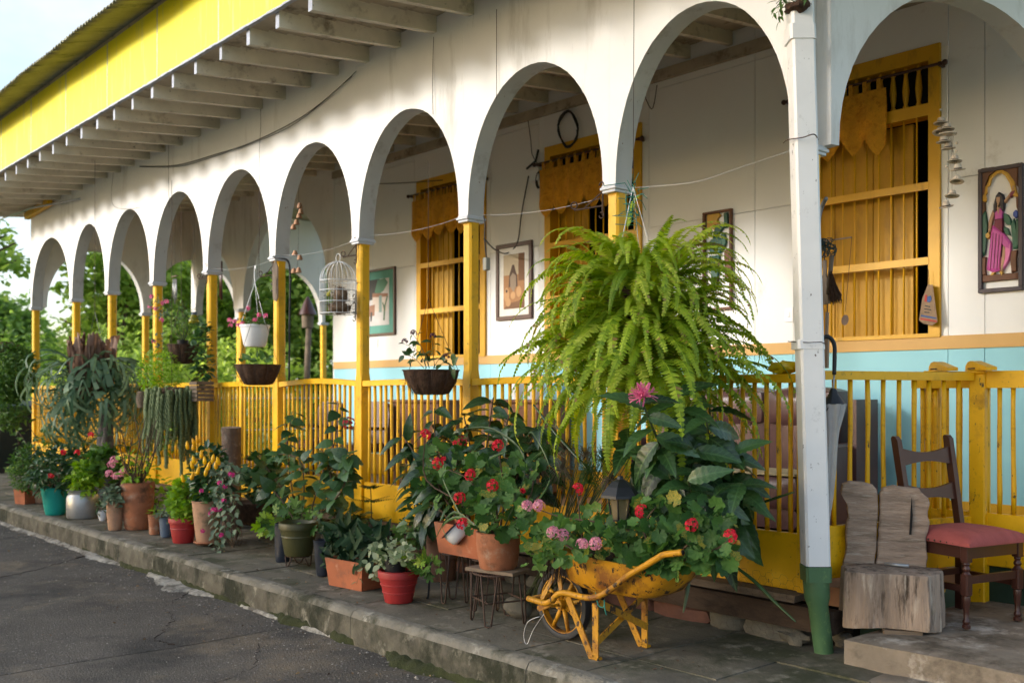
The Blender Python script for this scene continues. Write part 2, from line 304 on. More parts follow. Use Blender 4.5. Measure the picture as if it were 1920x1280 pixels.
for pts in ([(-9.6, 3.2), (-9.2, 2.7), (-8.9, 2.2), (-8.95, 1.6), (-8.7, 1.1)], [(-7.4, 3.25), (-7.0, 2.9), (-6.5, 2.75), (-6.1, 2.45), (-5.9, 2.5)], [(-11.0, 2.9), (-10.4, 2.4), (-9.9, 2.35), (-9.2, 1.9)], [(-5.6, 2.9), (-5.1, 2.6), (-4.9, 2.2), (-4.95, 1.8)], [(-12.8, 3.2), (-12.2, 2.6), (-12.0, 2.0)]):   # cracks: dark soil-filled lines
    q = []; 
    for i in range(len(pts)-1):
        for j in range(12): u = j/12; x = pts[i][0]+(pts[i+1][0]-pts[i][0])*u+random.gauss(0, .012); y = pts[i][1]+(pts[i+1][1]-pts[i][1])*u+random.gauss(0, .012); q.append((x, y, RZ-.001+.012*mnoise.noise(V((x*1.3, y*1.3, 2)))))
    MB().tube(q, [.002+.004*random.random() for _ in q], 5, False, .6).build('road_crack', m_soil, road)
# pavement: kerb, slabs, bed under the joints
pav = setp(bpy.data.objects.new('pavement', None), kind='structure'); COL.objects.link(pav)
mb = MB(); mb.box((-24, 3.40, -.12), (1.6, 4.80, -.014)); mb.build('joint_bed', m_soil, pav)
KX = [-24, -20.6, -17.3, -14.2, -11.4, -9.05, -6.9, -5.2, -3.62, -1.6, .6, 1.6]
for i in range(len(KX)-1):                                 # cast kerb lengths with a worn, stained face
    a, b = KX[i]+.003, KX[i+1]-.003; n = max(8, int((b-a)/.05)); vs = []; fs = []
    prof = [(3.315, -.24), (3.310, -.16), (3.312, -.09), (3.316, -.035), (3.332, -.006), (3.37, .003), (3.425, .000), (3.425, -.10)]
    for k in range(n+1):
        x = a+(b-a)*k/n
        for (y, z) in prof:
            q = mnoise.noise(V((x*5, y*9, z*9)))*.006+mnoise.noise(V((x*16, y*20, z*20)))*.004+mnoise.noise(V((x*.7, 0, 4)))*.010
            vs.append((x, y+q*(1 if z < .0 else .6), z+(q*.5 if z > -.05 else 0)))
    m = len(prof)
    for k in range(n):
        for j in range(m-1): fs.append((k*m+j, (k+1)*m+j, (k+1)*m+j+1, k*m+j+1))
    fs += [tuple(range(m-1, -1, -1)), tuple(range(n*m, n*m+m))]
    kb = MB(); kb.add(vs, fs); kb.mi = [1 if (i_ < n*(m-1) and i_ % (m-1) < 3) else 0 for i_ in range(len(fs))]
    kb.build('kerb_length', [m_kerb, m_kface], pav, 50)
jx = [-3.33-.505*k for k in range(-6, 42)]
rows = [(3.43, 3.79), (3.79, 4.27), (4.27, 4.76)]
for r, (y0, y1) in enumerate(rows):
    for k in range(len(jx)-1):
        x1, x0 = jx[k], jx[k+1]; off = 0
        rough_slab(x0+.004+random.uniform(0, .003), x1-.004, y0+.003, y1-.004, random.uniform(-.004, .003), .06, 4, 4, .006, 0, 0, .004, r).build('paving_slab', m_pave, pav, 40)
# spilled whitewash and moss in the gutter: uneven low crusts lying against the kerb
def crust(name, x0, x1, wfun, z, mat, label, seed):
    n = int((x1-x0)/.02); vs = []; fs = []
    for i in range(n+1):
        x = x0+(x1-x0)*i/n; w = max(.002, wfun(x))*(.45+1.1*abs(mnoise.noise(V((x*3.1, seed, 1))))+.5*abs(mnoise.noise(V((x*13, seed, 2)))))
        for q in (0, .35, .7, 1): vs.append((x, 3.318-w*q, RZ+.012*mnoise.noise(V((x*1.3, (3.31-w*q)*1.3, 2)))+z*(1-q)**.6*(.6+.8*abs(mnoise.noise(V((x*9, q*3, seed)))))-(.012 if q == 1 else 0)))
    for i in range(n):
        for j in range(3): fs.append((i*4+j+1, (i+1)*4+j+1, (i+1)*4+j, i*4+j))
    setp(MB().add(vs, fs).build(name, mat, None, 180), label, kind='stuff')
crust('whitewash_crust', -14.5, -5.0, lambda x: (.17 if x < -7.2 else max(.0, .17*(-5.0-x)/2.2))*max(.05, .55+1.5*mnoise.noise(V((x*1.1, 5, 5)))), .022, m_spill, 'pale whitewash spilled along the foot of the kerb', 3)
crust('gutter_moss', -10.3, -2.0, lambda x: (.11 if x > -5.6 else .05)*max(.02, .45+1.8*mnoise.noise(V((x*2.1, 2, 9)))), .06, m_moss, 'green moss growing along the foot of the kerb', 8)
# step platform at the right and the porch floor
def yk(x): return 4.47
pf = rough_slab(-2.56, 1.4, 4.46, 6.6, .135, .16, 44, 24, .012, 0, 0, .014, 5).build('step_platform', m_step, None, 60); setp(pf, kind='structure')
lip = rough_slab(-2.35, 1.4, 4.28, 4.49, .012, .04, 40, 4, .012, 0, 0, .01, 9).build('step_skirt', m_step, None, 60); setp(lip, kind='structure')
# ================================================================ the house
HL = thing('arcaded_house', 'long white house with an arcaded porch, yellow posts and lemon yellow fascia', 'house')
PX = [-2.905, -4.277, -5.738, -7.195, -8.645, -10.12, -11.575, -13.045, -14.42, -16.25]
YF, YB = 4.63, 4.78                         # faces of the arcade wall
SPR, CRN, WTOP = 2.64, 3.585, 4.30
SL = .0974
def zr(y): return 3.977+SL*(y-3.54)         # rafter underside
def arch_panel(P, Q, thick, half, crown, top, spring, name='arch_wall', endgap=0.0):
    """wall between two post centres P and Q (x, y) with a semi-elliptical opening; thick is the wall's depth vector"""
    P = V((P[0], P[1], 0)); Q = V((Q[0], Q[1], 0)); L = (Q-P).length; u = (Q-P)/L; t = V((thick[0], thick[1], 0)); n = 28
    a = L/2-half; mb = MB(); pts = []
    for i in range(n+1):
        th = pi*i/n; pts.append((L/2-a*cos(th), spring+(crown-spring)*sin(th)**.96+random.uniform(-.002, .002)))
    prof = [(0.0005, spring)]+pts+[(L-.0005, spring)]
    def at(s, z, k): p = P+u*s+t*k; return (p.x, p.y, z)
    vs = []; fs = []
    m = len(prof)
    tops = [(0.0005 if s < .01 else (L-.0005 if s > L-.01 else s), top) for s, z in prof]
    for k in (0, 1):
        vs += [at(s, z, k) for s, z in prof]+[at(s, z, k) for s, z in tops]
    for i in range(m-1):
        fs.append((i, i+1, m+i+1, m+i)); fs.append((2*m+i, 3*m+i, 3*m+i+1, 2*m+i+1))
        fs.append((m+i, m+i+1, 3*m+i+1, 3*m+i))
    fs.append((0, m, 3*m, 2*m)); fs.append((m-1, 2*m+m-1, 3*m+m-1, m+m-1))
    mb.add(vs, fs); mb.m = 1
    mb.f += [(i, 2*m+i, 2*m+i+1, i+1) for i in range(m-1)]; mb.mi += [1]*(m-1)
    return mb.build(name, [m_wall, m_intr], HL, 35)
for i in range(len(PX)-1):
    arch_panel((PX[i+1], YF), (PX[i], YF), (0, YB-YF), .055, CRN+random.uniform(-.01, .01), WTOP, SPR)
# return arch at the near end, end arcade, inner arch
RQ = (-2.30, 6.75); RP = (-2.875, 4.705)
arch_panel((RP[0]-.07, RP[1]+.085), (RQ[0]-.07, RQ[1]), (.14, -.034), .055, 3.60, WTOP+.1, SPR+.002)
EY = [4.705, 6.4, 8.07, 9.75]
for i in range(3): arch_panel((-16.31, EY[i]+(.08 if i == 0 else 0)), (-16.31, EY[i+1]), (.13, 0), .06, 3.58, WTOP+.28, SPR)
arch_panel((-14.45, 7.15), (-11.63, 7.15), (0, .13), .16, 4.02, 4.55, SPR)
arch_panel((-16.18, 7.152), (-14.455, 7.152), (0, .13), .16, 3.6, 4.55, SPR)
# posts and capitals
def post(x, y, z0=.27, z1=SPR-.05, w=.046):
    mb = MB(); c = .014
    def ring(z, i): a = w; return [(x-a+i, y-a, z), (x+a-i, y-a, z), (x+a, y-a+i, z), (x+a, y+a-i, z), (x+a-i, y+a, z), (x-a+i, y+a, z), (x-a, y+a-i, z), (x-a, y-a+i, z)]
    zs = [(z0, .002), (z0+1.17, .002), (z0+1.23, c), (z1-.02, c), (z1, .004)]
    vs = sum([ring(z, i) for z, i in zs], []); fs = []
    for k in range(len(zs)-1):
        for i in range(8): j = (i+1) % 8; fs.append((k*8+i, k*8+j, k*8+8+j, k*8+8+i))
    mb.add(vs, fs+[tuple(range(7, -1, -1)), tuple(range(32, 40))]); mb.build('post', m_yel, HL)
    mb = MB()
    for (a, b, za, zb) in ((.056, .080, z1, z1+.018), (.066, .092, z1+.018, z1+.036), (.058, .084, z1+.036, SPR-.001)):
        mb.bbox((x-a, y-b, za), (x+a, y+b, zb), .003)
    mb.build('capital', m_cap, HL)
for x in PX: post(x, 4.705)
for y in EY[1:]: post(-16.245, y)
post(-14.45, 7.215)
post(-2.30, 6.735, .10)
# porch floor, sill beam and the dark underfloor
MB().box((-16.4, 4.785, .20), (-2.62, 7.4, .30)).build('porch_floor', m_bounce, HL)
for i in range(len(PX)-1):
    MB().box((PX[i+1]+.004, 4.57, .232), (PX[i]-.004, 4.78, .268), .004).build('sill_plank', m_woodx, HL)
MB().box((-16.4, 4.62, .085), (-2.72, 4.74, .20), .008).build('floor_beam', m_beam, HL)
MB().box((-16.4, 4.83, -.1), (-2.72, 4.9, .2)).build('underfloor_shade', m_dark, HL)  # black sheet painted as the shade under the porch floor
x = -16.3
while x < -2.9:                                             # foundation stones under the beam
    l = random.uniform(.22, .55); b = MB(); b.blob((x+l/2, 4.72, .02), .5, 12, 6, .16, (l, .2, .17), x); b.build('foundation_stone', m_brickd if random.random() < .3 else m_stone, HL, 50); x += l*.93
# rafters: through the eaves to the back wall
rx = -16.75; k = 0
while rx < -1.1:  # rafters past the near corner are unseen, added for shade
    mb = MB(); w = .024+random.uniform(-.003, .003); y0, y1 = 3.55, 7.2; q = random.uniform(-.008, .008)
    vs = [(rx+s*w, y, z+q) for y in (y0, y1) for s, z in ((-1, zr(y)), (1, zr(y)), (1, zr(y)+.127), (-1, zr(y)+.127))]
    mb.add(vs, [(4,5,6,7),(0,1,5,4),(1,2,6,5),(2,3,7,6),(3,0,4,7)]); mb.m = 1; mb.add(vs[:4], [(3,2,1,0)])
    mb.build('rafter', [m_raft, m_raftend], HL); rx += .461+random.uniform(-.012, .012); k += 1
for i in range(24):                                         # ceiling boards above the rafters
    y0 = 3.545+i*.16; MB().box((-16.9, y0, zr(y0)+.131+.0), (-1.0, y0+.154, zr(y0)+.150)).build('ceiling_board', m_ceil, HL)
for i in range(18):
    y0 = 7.39+i*.16; MB().box((-16.9, y0, zr(7.39)+.131), (-11.67, y0+.154, zr(7.39)+.150)).build('ceiling_board', m_ceil, HL)
# fascia panels with filled joints, rafters' ends below
fx = -17.2; ws = [1.22]*14
for wd in ws:
    MB().box((fx+.005, 3.515, 4.103), (fx+wd-.005, 3.532, 4.735), .0015).build('fascia_panel', m_fas, HL)
    mb = MB(); z = 4.105
    while z < 4.73: mb.box((fx-.007-random.uniform(0, .005), 3.5125, z), (fx+.007+random.uniform(0, .005), 3.5265, z+.03)); z += .03
    mb.build('fascia_joint', m_fjoint, HL); fx += wd
mb = MB(); x = -17.2
while x < -.2: mb.box((x, 3.505, 4.090+random.uniform(0, .006)), (x+.06, 3.54, 4.106+random.uniform(0, .006))); x += .06
mb.build('fascia_drip_edge', m_raftend, HL)
# corrugated roof sheets
def roof_sheet(x0, x1):
    vs = []; fs = []; n = int((x1-x0)/.0152); ys = [3.12, 3.25, 3.6, 5.0, 9.5]
    for i in range(n+1):
        x = x0+(x1-x0)*i/n; c = .012*cos(2*pi*x/.0762); e = .012*mnoise.noise(V((x*1.1, 0, 5)))+.02*mnoise.noise(V((x*.4, 3, 5)))
        for j, y in enumerate(ys):
            for d in (0, .006): vs.append((x, y+(random.uniform(-.006, .006) if j == 0 else 0), 4.680+.30*(y-3.12)+c+e*(1 if j < 3 else 0)+d))
    q = len(ys)*2
    for i in range(n):
        for j in range(len(ys)-1):
            a = i*q+j*2; fs.append((a, a+2, a+q+2, a+q)); fs.append((a+1, a+q+1, a+q+3, a+3))
        fs.append((i*q, (i+1)*q, (i+1)*q+1, i*q+1))
    MB().add(vs, fs).build('roof_sheet', m_roof, HL, 180)
x = -17.45
while x < -.4: roof_sheet(x, x+1.02); x += 1.0  # end sheets run on past the corner unseen, added to cast shade
MB().box((-17.0, 3.60, 4.60), (-.6, 3.68, 4.70)).build('roof_purlin', m_ceil, HL)
MB().box((-17.0, 3.53, 4.72), (-.6, 3.56, 4.785)).build('eave_batten', m_ceil, HL)
MB().bar((-16.35, 4.60, 4.03), (-15.1, 4.56, 4.07), .07, .10).build('yellow_beam', m_yel, HL)
# ---------------------------------------------------------------- back wall
BY = 7.15
WX = [(-4.50, -3.33), (-7.49, -6.18), (-9.73, -8.45)]       # three barred windows
WB, WT = 1.735, 3.87
seams = [-11.63, -11.05, -9.80, -8.38, -7.60, -6.10, -4.93, -4.56, -3.28, -3.02, -2.28]
def wins(a, b): return any(a < w1 and b > w0 for w0, w1 in WX)
for i in range(len(seams)-1):
    a, b = seams[i]+.0025, seams[i+1]-.0025; hw = [w for w in WX if seams[i] < w[0]+.05 and seams[i+1] > w[1]-.05]
    if hw:
        w0, w1 = hw[0]
        MB().box((a, BY, WT-.03), (b, BY+.02, 4.6)).build('wall_panel', m_back, HL)
        MB().box((a, BY, 1.70), (w0+.03, BY+.02, WT-.033)).build('wall_panel', m_back, HL); MB().box((w1-.03, BY, 1.70), (b, BY+.02, WT-.033)).build('wall_panel', m_back, HL)
    else:
        for z0, z1 in ((1.70, 2.868), (2.873, 4.138), (4.143, 4.6)): MB().box((a, BY, z0), (b, BY+.02, z1)).build('wall_panel', m_back, HL)
    MB().box((a, BY-.004, .55), (b, BY+.02, 1.66)).build('dado_panel', m_blue, HL)
MB().box((-11.62, BY+.021, .3), (-2.29, BY+.05, 1.70)).build('wall_backing', m_seam, HL)
mb = MB(); 
for a, b in ((-11.62, -9.70), (-8.48, -7.46), (-6.21, -4.47), (-3.36, -2.29)): mb.box((a, BY+.0205, 1.70), (b, BY+.05, 4.6))
mb.build('wall_backing', m_seam, HL)
MB().box((-11.63, BY-.016, 1.648), (-2.28, BY+.001, 1.742), .0015).build('ochre_band', m_tan, HL)
MB().box((-11.63, BY-.014, .30), (-2.28, BY+.001, .555)).build('yellow_skirting', m_yel2, HL)
MB().box((-11.66, BY-.001, .30), (-11.632, 12, 4.6)).build('end_wall', m_back, HL)
MB().box((-2.279, BY, .30), (-2.25, 10, 4.6)).build('end_wall', m_back, HL)
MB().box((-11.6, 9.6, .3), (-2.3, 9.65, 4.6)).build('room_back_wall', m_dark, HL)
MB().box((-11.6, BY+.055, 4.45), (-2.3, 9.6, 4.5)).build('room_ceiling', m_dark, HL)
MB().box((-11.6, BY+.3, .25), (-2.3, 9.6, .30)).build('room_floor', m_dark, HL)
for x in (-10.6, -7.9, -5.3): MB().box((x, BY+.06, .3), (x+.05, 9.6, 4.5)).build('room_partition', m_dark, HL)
# dirty wires and a ledger beam under the porch ceiling
MB().box((-11.6, BY-.06, 4.20), (-2.4, BY-.003, 4.30), .006).build('ledger_beam', m_ceil, HL)
TURN = [(.012, 0), (.022, .02), (.013, .04), (.020, .08), (.026, .16), (.020, .24), (.013, .30), (.022, .33), (.012, .36)]
tb = MB().lathe(TURN, n=10).mesh('turned_baluster', m_yel2, 60)
def window(w0, w1, shut, key):
    fr = MB(); f = .085; y0, y1 = BY-.028, BY+.12
    fr.box((w0, y0, WB), (w0+f, y1, WT)); fr.box((w1-f, y0, WB), (w1, y1, WT)); fr.box((w0+f, y0+.001, WT-.11), (w1-f, y1, WT)); fr.box((w0+f, y0+.001, WB), (w1-f, y1, WB+.03)); fr.box((w0+f, y0+.004, 3.36), (w1-f, y1-.02, 3.45))
    W = fr.build('window', m_yel2, HL); a, b = w0+f, w1-f
    for z, hh in ((2.845, .055), (2.295, .055)): MB().box((a-.02, y0-.004, z-hh/2), (b+.005, y0+.022, z+hh/2)).build('grille_rail', m_yel2, W)
    n = int(round((b-a)/.104)); bar = MB().tube([(0, 0, WB+.03), (0, 0, 3.36)], .0075, 8).mesh('grille_bar', m_yel2, 180)
    for k in range(1, n): link('grille_bar', bar, W, Matrix.Translation((a+(b-a)*k/n, y0+.03, 0)))
    for k in range(1, n): link('transom_baluster', tb, W, Matrix.Translation((a+(b-a)*k/n, y0+.06, 3.452)) @ Matrix.Diagonal((1, 1, .86, 1)))
    for (s0, s1, ang) in shut:                               # shutter leaves of vertical boards
        nb = max(1, int((s1-s0)/.15))
        for k in range(nb):
            p, q = s0+(s1-s0)*k/nb, s0+(s1-s0)*(k+1)/nb
            MB().bbox((p+.002, BY+.125, WB+.03), (q-.002, BY+.15, 3.36), .004).build('shutter_board', m_shut, W)
    MB().box((w0, BY+.1, 3.40), (w1, BY+.105, 3.76)).build('transom_back', m_dark, W)  # black sheet painted as the dim room behind the transom
    return W
window(*WX[0], [(-4.42, -3.60, 0)], 0); window(*WX[1], [(-7.41, -7.0, 0)], 1); window(*WX[2], [(-9.65, -9.22, 0)], 2)
# ---------------------------------------------------------------- balustrades: one thing for each bay
bal_meshes = []
for k in range(6):
    pts = []; r = []
    for i in range(7):
        z = i/6; pts.append((.006*mnoise.noise(V((k*3.3, z*2, 1)))*(1 if 0 < i < 6 else .2), .005*mnoise.noise(V((k*5.1, z*2, 7))), z)); r.append(.0135+.003*mnoise.noise(V((k, z*3, 2))))
    bal_meshes.append(MB().tube(pts, r, 7).mesh('baluster', m_yel, 180))
def balustrade(P, Q, n, label, z=(.27, .575, 1.384, 1.432), warp=.0, group=None, railh=None, rise=0.0):
    P = V((P[0], P[1], 0)); Q = V((Q[0], Q[1], 0)); d = Q-P; L = d.length; ang = math.atan2(d.y, d.x)
    t = thing('balustrade', label, 'balustrade', P, ang, group)
    b = MB()                                                   # rail, bent by age
    for i in range(8):
        u0, u1 = .0+L*i/8, L*(i+1)/8
        za, zb = [warp*sin(pi*(q/L))+rise*q/L for q in (u0, u1)]; zt, zl = z[3], (z[3]-railh if railh else z[2])
        vs = [(u, y, zz) for u, dz in ((u0, za), (u1, zb)) for y, zz in ((-.032, zl+dz), (.032, zl+dz), (.032, zt-.004+dz), (.026, zt+dz), (-.026, zt+dz), (-.032, zt-.004+dz))]
        fs = [(i_, (i_+1) % 6, 6+(i_+1) % 6, 6+i_) for i_ in range(6)]
        if i == 0: fs.append((5,4,3,2,1,0))
        if i == 7: fs.append((6,7,8,9,10,11))
        b.add(vs, [tuple(reversed(f)) for f in fs])
    b.build('top_rail', m_yel, t)
    MB().bbox((.002, -.018, z[0]), (L-.002, .018, z[1]), .004).build('bottom_board', m_yel, t)
    for i in range(n):
        u = L*(i+.75)/(n+.5)+random.uniform(-.004, .004); zl = z[3]-railh if railh else z[2]; h = zl-z[1]+warp*sin(pi*u/L)+rise*u/L+.004
        link('baluster', random.choice(bal_meshes), t, Matrix.Translation((u, 0, z[1]-.002)) @ Matrix.Rotation(random.uniform(0, 6.28), 4, 'Z') @ Matrix.Diagonal((1, 1, h, 1)))
    return t
bl = ['yellow balustrade section between the white drainpipe and the hanging fern\'s post', 'yellow balustrade section behind the big bright green fern', 'yellow balustrade section behind the hanging basket with purple flowers',
      'yellow balustrade section with a gently humped rail behind the tall hibiscus', 'yellow balustrade section behind the short sawn log post', 'yellow balustrade section behind the trailing donkey tail plant',
      'yellow balustrade section behind the pot of pink flowers', 'yellow balustrade section behind the staghorn fern', 'sunlit yellow balustrade section at the far left corner of the porch']
for i in range(9): balustrade((PX[i+1]+.048, 4.70), (PX[i]-.048, 4.70), 16 if i < 8 else 20, bl[i], warp=[0, .012, .008, .028, .01, .01, .01, 0, 0][i], group='balustrade sections along the porch front')
balustrade((-2.865, 4.76), (-2.535, 5.80), 9, 'yellow balustrade section going inward beside the closed umbrella', (.34, .62, 1.40, 1.447), group='balustrade sections along the porch front')
balustrade((-2.90, 5.86), (-1.2, 5.86), 22, 'yellow gate section with a thick scuffed rail behind the wooden chair', (.34, .64, 1.35, 1.455), railh=.098, group='balustrade sections along the porch front')
balustrade((-16.245, 4.76), (-16.245, 6.35), 17, 'yellow balustrade section on the far side of the porch', group='balustrade sections along the porch front')
balustrade((-16.245, 6.45), (-16.245, 8.02), 17, 'farther yellow balustrade section closing the porch end', group='balustrade sections along the porch front')
for x, y, lab in ((-2.50, 5.85, 'yellow square post where the gate meets the inward balustrade'), (-2.80, 5.93, 'yellow square post just behind the gate\'s left end')):
    t = thing('gate_post', lab, 'post', (x, y, 0)); MB().bbox((-.045, -.045, .12), (.045, .045, 1.44), .006).build('shaft', m_yel, t); MB().bbox((-.052, -.052, 1.44), (.052, .052, 1.462), .005).build('cap', m_yel, t)
for x, lab in ((-2.72, 'left one of two curved yellow wooden latches lying on the gate rail'), (-2.50, 'right one of two curved yellow wooden latches lying on the gate rail')):
    t = thing('gate_latch', lab, 'latch', (x, 5.80, 1.457)); b = MB()
    pr = [(-.13, 0), (-.125, .03), (-.10, .052), (-.06, .058), (.12, .018), (.12, 0)]
    b.prism(pr, (0, 0, 0), (cos(-.7), sin(-.7), 0), (0, 0, 1), (.04, .045, 0)); b.build('curved_block', m_yel, t, 30); MB().bar((-.04, -.004, .012), (.01, -.05, .012), .012, .008).build('slot_pin', m_wire, t)
MB().box((-2.60, 5.87, .10), (1.0, 5.93, .34)).build('alcove_plinth', m_under, HL)
# ================================================================ things fixed to or standing by the house
def flatmat(name, c, rough=.7, bump=.08): return M(name, c, rough, .12, 9, bump, 60)
def wirething(name, pts, r, mat, label, cat, group=None, n=6):
    o = MB().tube(pts, r, n).build(name, mat, None, 180); return setp(o, label, cat, group)
def sag(p, q, s, n=16): p = V(p); q = V(q); return [p.lerp(q, i/n)-V((0, 0, s*4*(i/n)*(1-i/n))) for i in range(n+1)]
def spl(pts, n=6):
    pts = [V(p) for p in pts]; out = []; k = len(pts)
    for i in range(k-1):
        a, b, c, d = pts[max(i-1, 0)], pts[i], pts[i+1], pts[min(i+2, k-1)]
        for j in range(n):
            t = j/n; out.append(.5*((2*b)+(c-a)*t+(2*a-5*b+4*c-d)*t*t+(3*b-a-3*c+d)*t*t*t))
    return out+[pts[-1]]
# ---- white drainpipe with green foot
dp = thing('drainpipe', 'white square drainpipe with a green painted foot standing at the porch corner', 'drainpipe', (0, 0, 0))
def sqpipe(mb, p, q, w0, w1, c=.012):
    p = V(p); q = V(q); vs = []
    for P, w in ((p, w0), (q, w1)):
        w /= 2; vs += [P+RT*a+FW*b for a, b in ((-w+c,-w),(w-c,-w),(w,-w+c),(w,w-c),(w-c,w),(-w+c,w),(-w,w-c),(-w,-w+c))]
    mb.add(vs, [tuple(range(7,-1,-1)), tuple(range(8,16))]+[(i, (i+1) % 8, 8+(i+1) % 8, 8+i) for i in range(8)])
PYY = 4.55
top = pY(1496, -120, PYY); bot = pY(1529, 1058, PYY); foot = pZ(1545, 1223, 0.0)
mb = MB(); sqpipe(mb, bot, top, .124, .118); mb.build('upper_pipe', m_pipe, dp, 30)
mb = MB(); a = pY(1500, 80, PYY); b = pY(1499, 52, PYY); sqpipe(mb, a, b, .136, .134); mb.build('collar', m_pipe, dp, 30)
mb = MB(); a = pY(1515, 655, PYY); b = pY(1514, 638, PYY); sqpipe(mb, a, b, .140, .136); mb.build('strap', m_pipe, dp, 30)
mb = MB(); a = pY(1530, 1088, PYY); sqpipe(mb, a, bot-V((0, 0, .003)), .130, .133); mb.build('green_adapter', m_gpipe, dp, 30)
mb = MB(); a2 = pY(1532, 1120, PYY); c3 = foot
d = (foot-a2); prof = [(a-V((0,0,.001)), .066), (a2, .064), (a2+d*.14, .051), (foot, .049)]
mb.tube([p for p, r in prof], [r for p, r in prof], 20); mb.build('green_foot', m_gpipe, dp, 50)
wirething('strap_wire', [pY(1477, 640, 4.47), pY(1492, 641, 4.478), pY(1516, 642, 4.47), pY(1540, 641, 4.49), pY(1549, 645, 4.6)], .0025, m_wire, 'rusty wire tied round the drainpipe above the umbrella handle', 'wire')
wirething('tie_wire', spl([pY(1469, 268, 4.62), pY(1478, 262, 4.47), pY(1505, 258, 4.465), pY(1526, 252, 4.47), pY(1534, 262, 4.6)]), .003, m_wire, 'wire tied round the white drainpipe near its top', 'wire')
# ---- chair
m_tack = M('brass_tacks', (.09, .06, .04), .4, .1, metal=.6)
ch = thing('wooden_chair', 'dark brown wooden chair with a faded red cushioned seat', 'chair', (-2.345, 5.285, .14), radians(-14.8))
hw, hd = .195, .175
b = MB(); n = 14                                             # cushion: domed top, squared plan
vs = []; fs = []
for j in range(n+1):
    for i in range(n+1):
        u, v = i/n*2-1, j/n*2-1; e = (1-abs(u)**3.5)*(1-abs(v)**3.5); x = v*(hd+.035)+.015; y = u*(hw+.03)*(1+.04*v)
        vs.append((x, y, .438+.052*max(0, e)**.45+.004*mnoise.noise(V((x*14, y*14, 1)))))
for j in range(n):
    for i in range(n): fs.append((j*(n+1)+i, (j+1)*(n+1)+i, (j+1)*(n+1)+i+1, j*(n+1)+i+1))
rim = [i for i in range(n+1)]+[j*(n+1)+n for j in range(1, n+1)]+[n*(n+1)+i for i in range(n-1, -1, -1)]+[j*(n+1) for j in range(n-1, 0, -1)]
k0 = len(vs)
for r in rim: p = vs[r]; vs.append((p[0], p[1], .418))
for i in range(len(rim)): j = (i+1) % len(rim); fs.append((rim[i], rim[j], k0+j, k0+i))
b.add(vs, fs); b.build('seat_cushion', m_cush, ch, 60)
for s, side in ((-1, 'l'), (1, 'r')):
    b = MB(); x, y = hd, s*hw; q = .021
    b.bbox((x-q, y-q, .335), (x+q, y+q, .425), .003); prof = [(.016,.335),(.019,.327),(.013,.318),(.020,.305),(.020,.298),(.014,.288),(.022,.276)]
    b.lathe([(r, z) for r, z in reversed(prof)], (x, y, 0), 14, False); b.bbox((x-.023, y-.023, .165), (x+.023, y+.023, .279), .007)
    b.lathe([(.012,.0),(.021,.004),(.021,.018),(.015,.024),(.019,.032),(.019,.042),(.013,.05),(.014,.09),(.020,.135),(.021,.155),(.018,.168)], (x, y, 0), 14); b.build('front_leg', m_brown, ch, 40)
    b = MB(); pts = [(-hd+.0, y, 0), (-hd, y, .43), (-hd-.045, y*1.02, .70), (-hd-.085, y*1.04, .93)]
    for i in range(3): b.bar(pts[i], V(pts[i+1])+(V(pts[i+1])-V(pts[i])).normalized()*.004, .034, .042, (1, 0, 0))
    b.prism([(-.021, 0), (.021, 0), (.018, .016), (.008, .026), (-.008, .026), (-.018, .016)], (-hd-.087, y*1.04-.0165, .928), (1, 0, -.15), (-.15, 0, 1), (0, .033, 0)); b.build('back_post', m_brown, ch)
    MB().bar((-hd+.02, y, .385), (hd-.02, y, .385), .022, .062).build('seat_rail', m_brown, ch)
    MB().bar((-hd+.015, y, .20), (hd-.02, y, .20), .018, .034).build('stretcher', m_brown, ch)
MB().bar((hd+.004, -hw+.02, .385), (hd+.004, hw-.02, .385), .022, .062).build('seat_rail', m_brown, ch); MB().bar((-hd, -hw+.017, .385), (-hd, hw-.017, .385), .022, .062).build('seat_rail', m_brown, ch)
MB().bar((hd, -hw+.02, .245), (hd, hw-.02, .245), .018, .040).build('stretcher', m_brown, ch); MB().bar((-hd, -hw+.017, .21), (-hd, hw-.017, .21), .018, .034).build('stretcher', m_brown, ch)
for z, xo in ((.84, -.068), (.645, -.036)):
    pr = []; 
    for i in range(13): u = i/12*2-1; pr.append((u*(hw-.012), .045-.026*cos(u*pi/2)**1.0*1.0+.004))
    for i in range(12, -1, -1): u = i/12*2-1; pr.append((u*(hw-.012), -.045+.020*cos(u*pi/2)))
    MB().prism(pr, (-hd+xo+.010, 0, z), (0, 1, 0), (-.17, 0, 1), (-.022, 0, 0)).build('back_slat', m_brown, ch)
tk = MB().lathe([(.006, 0), (.0045, .003), (.001, .0045)], n=8).mesh('tack', m_tack, 180)
for i in range(9): link('tack', tk, ch, Matrix.Translation((-hd+.03+i*.038, -hw-.031, .427)) @ Matrix.Rotation(pi/2, 4, 'X'))
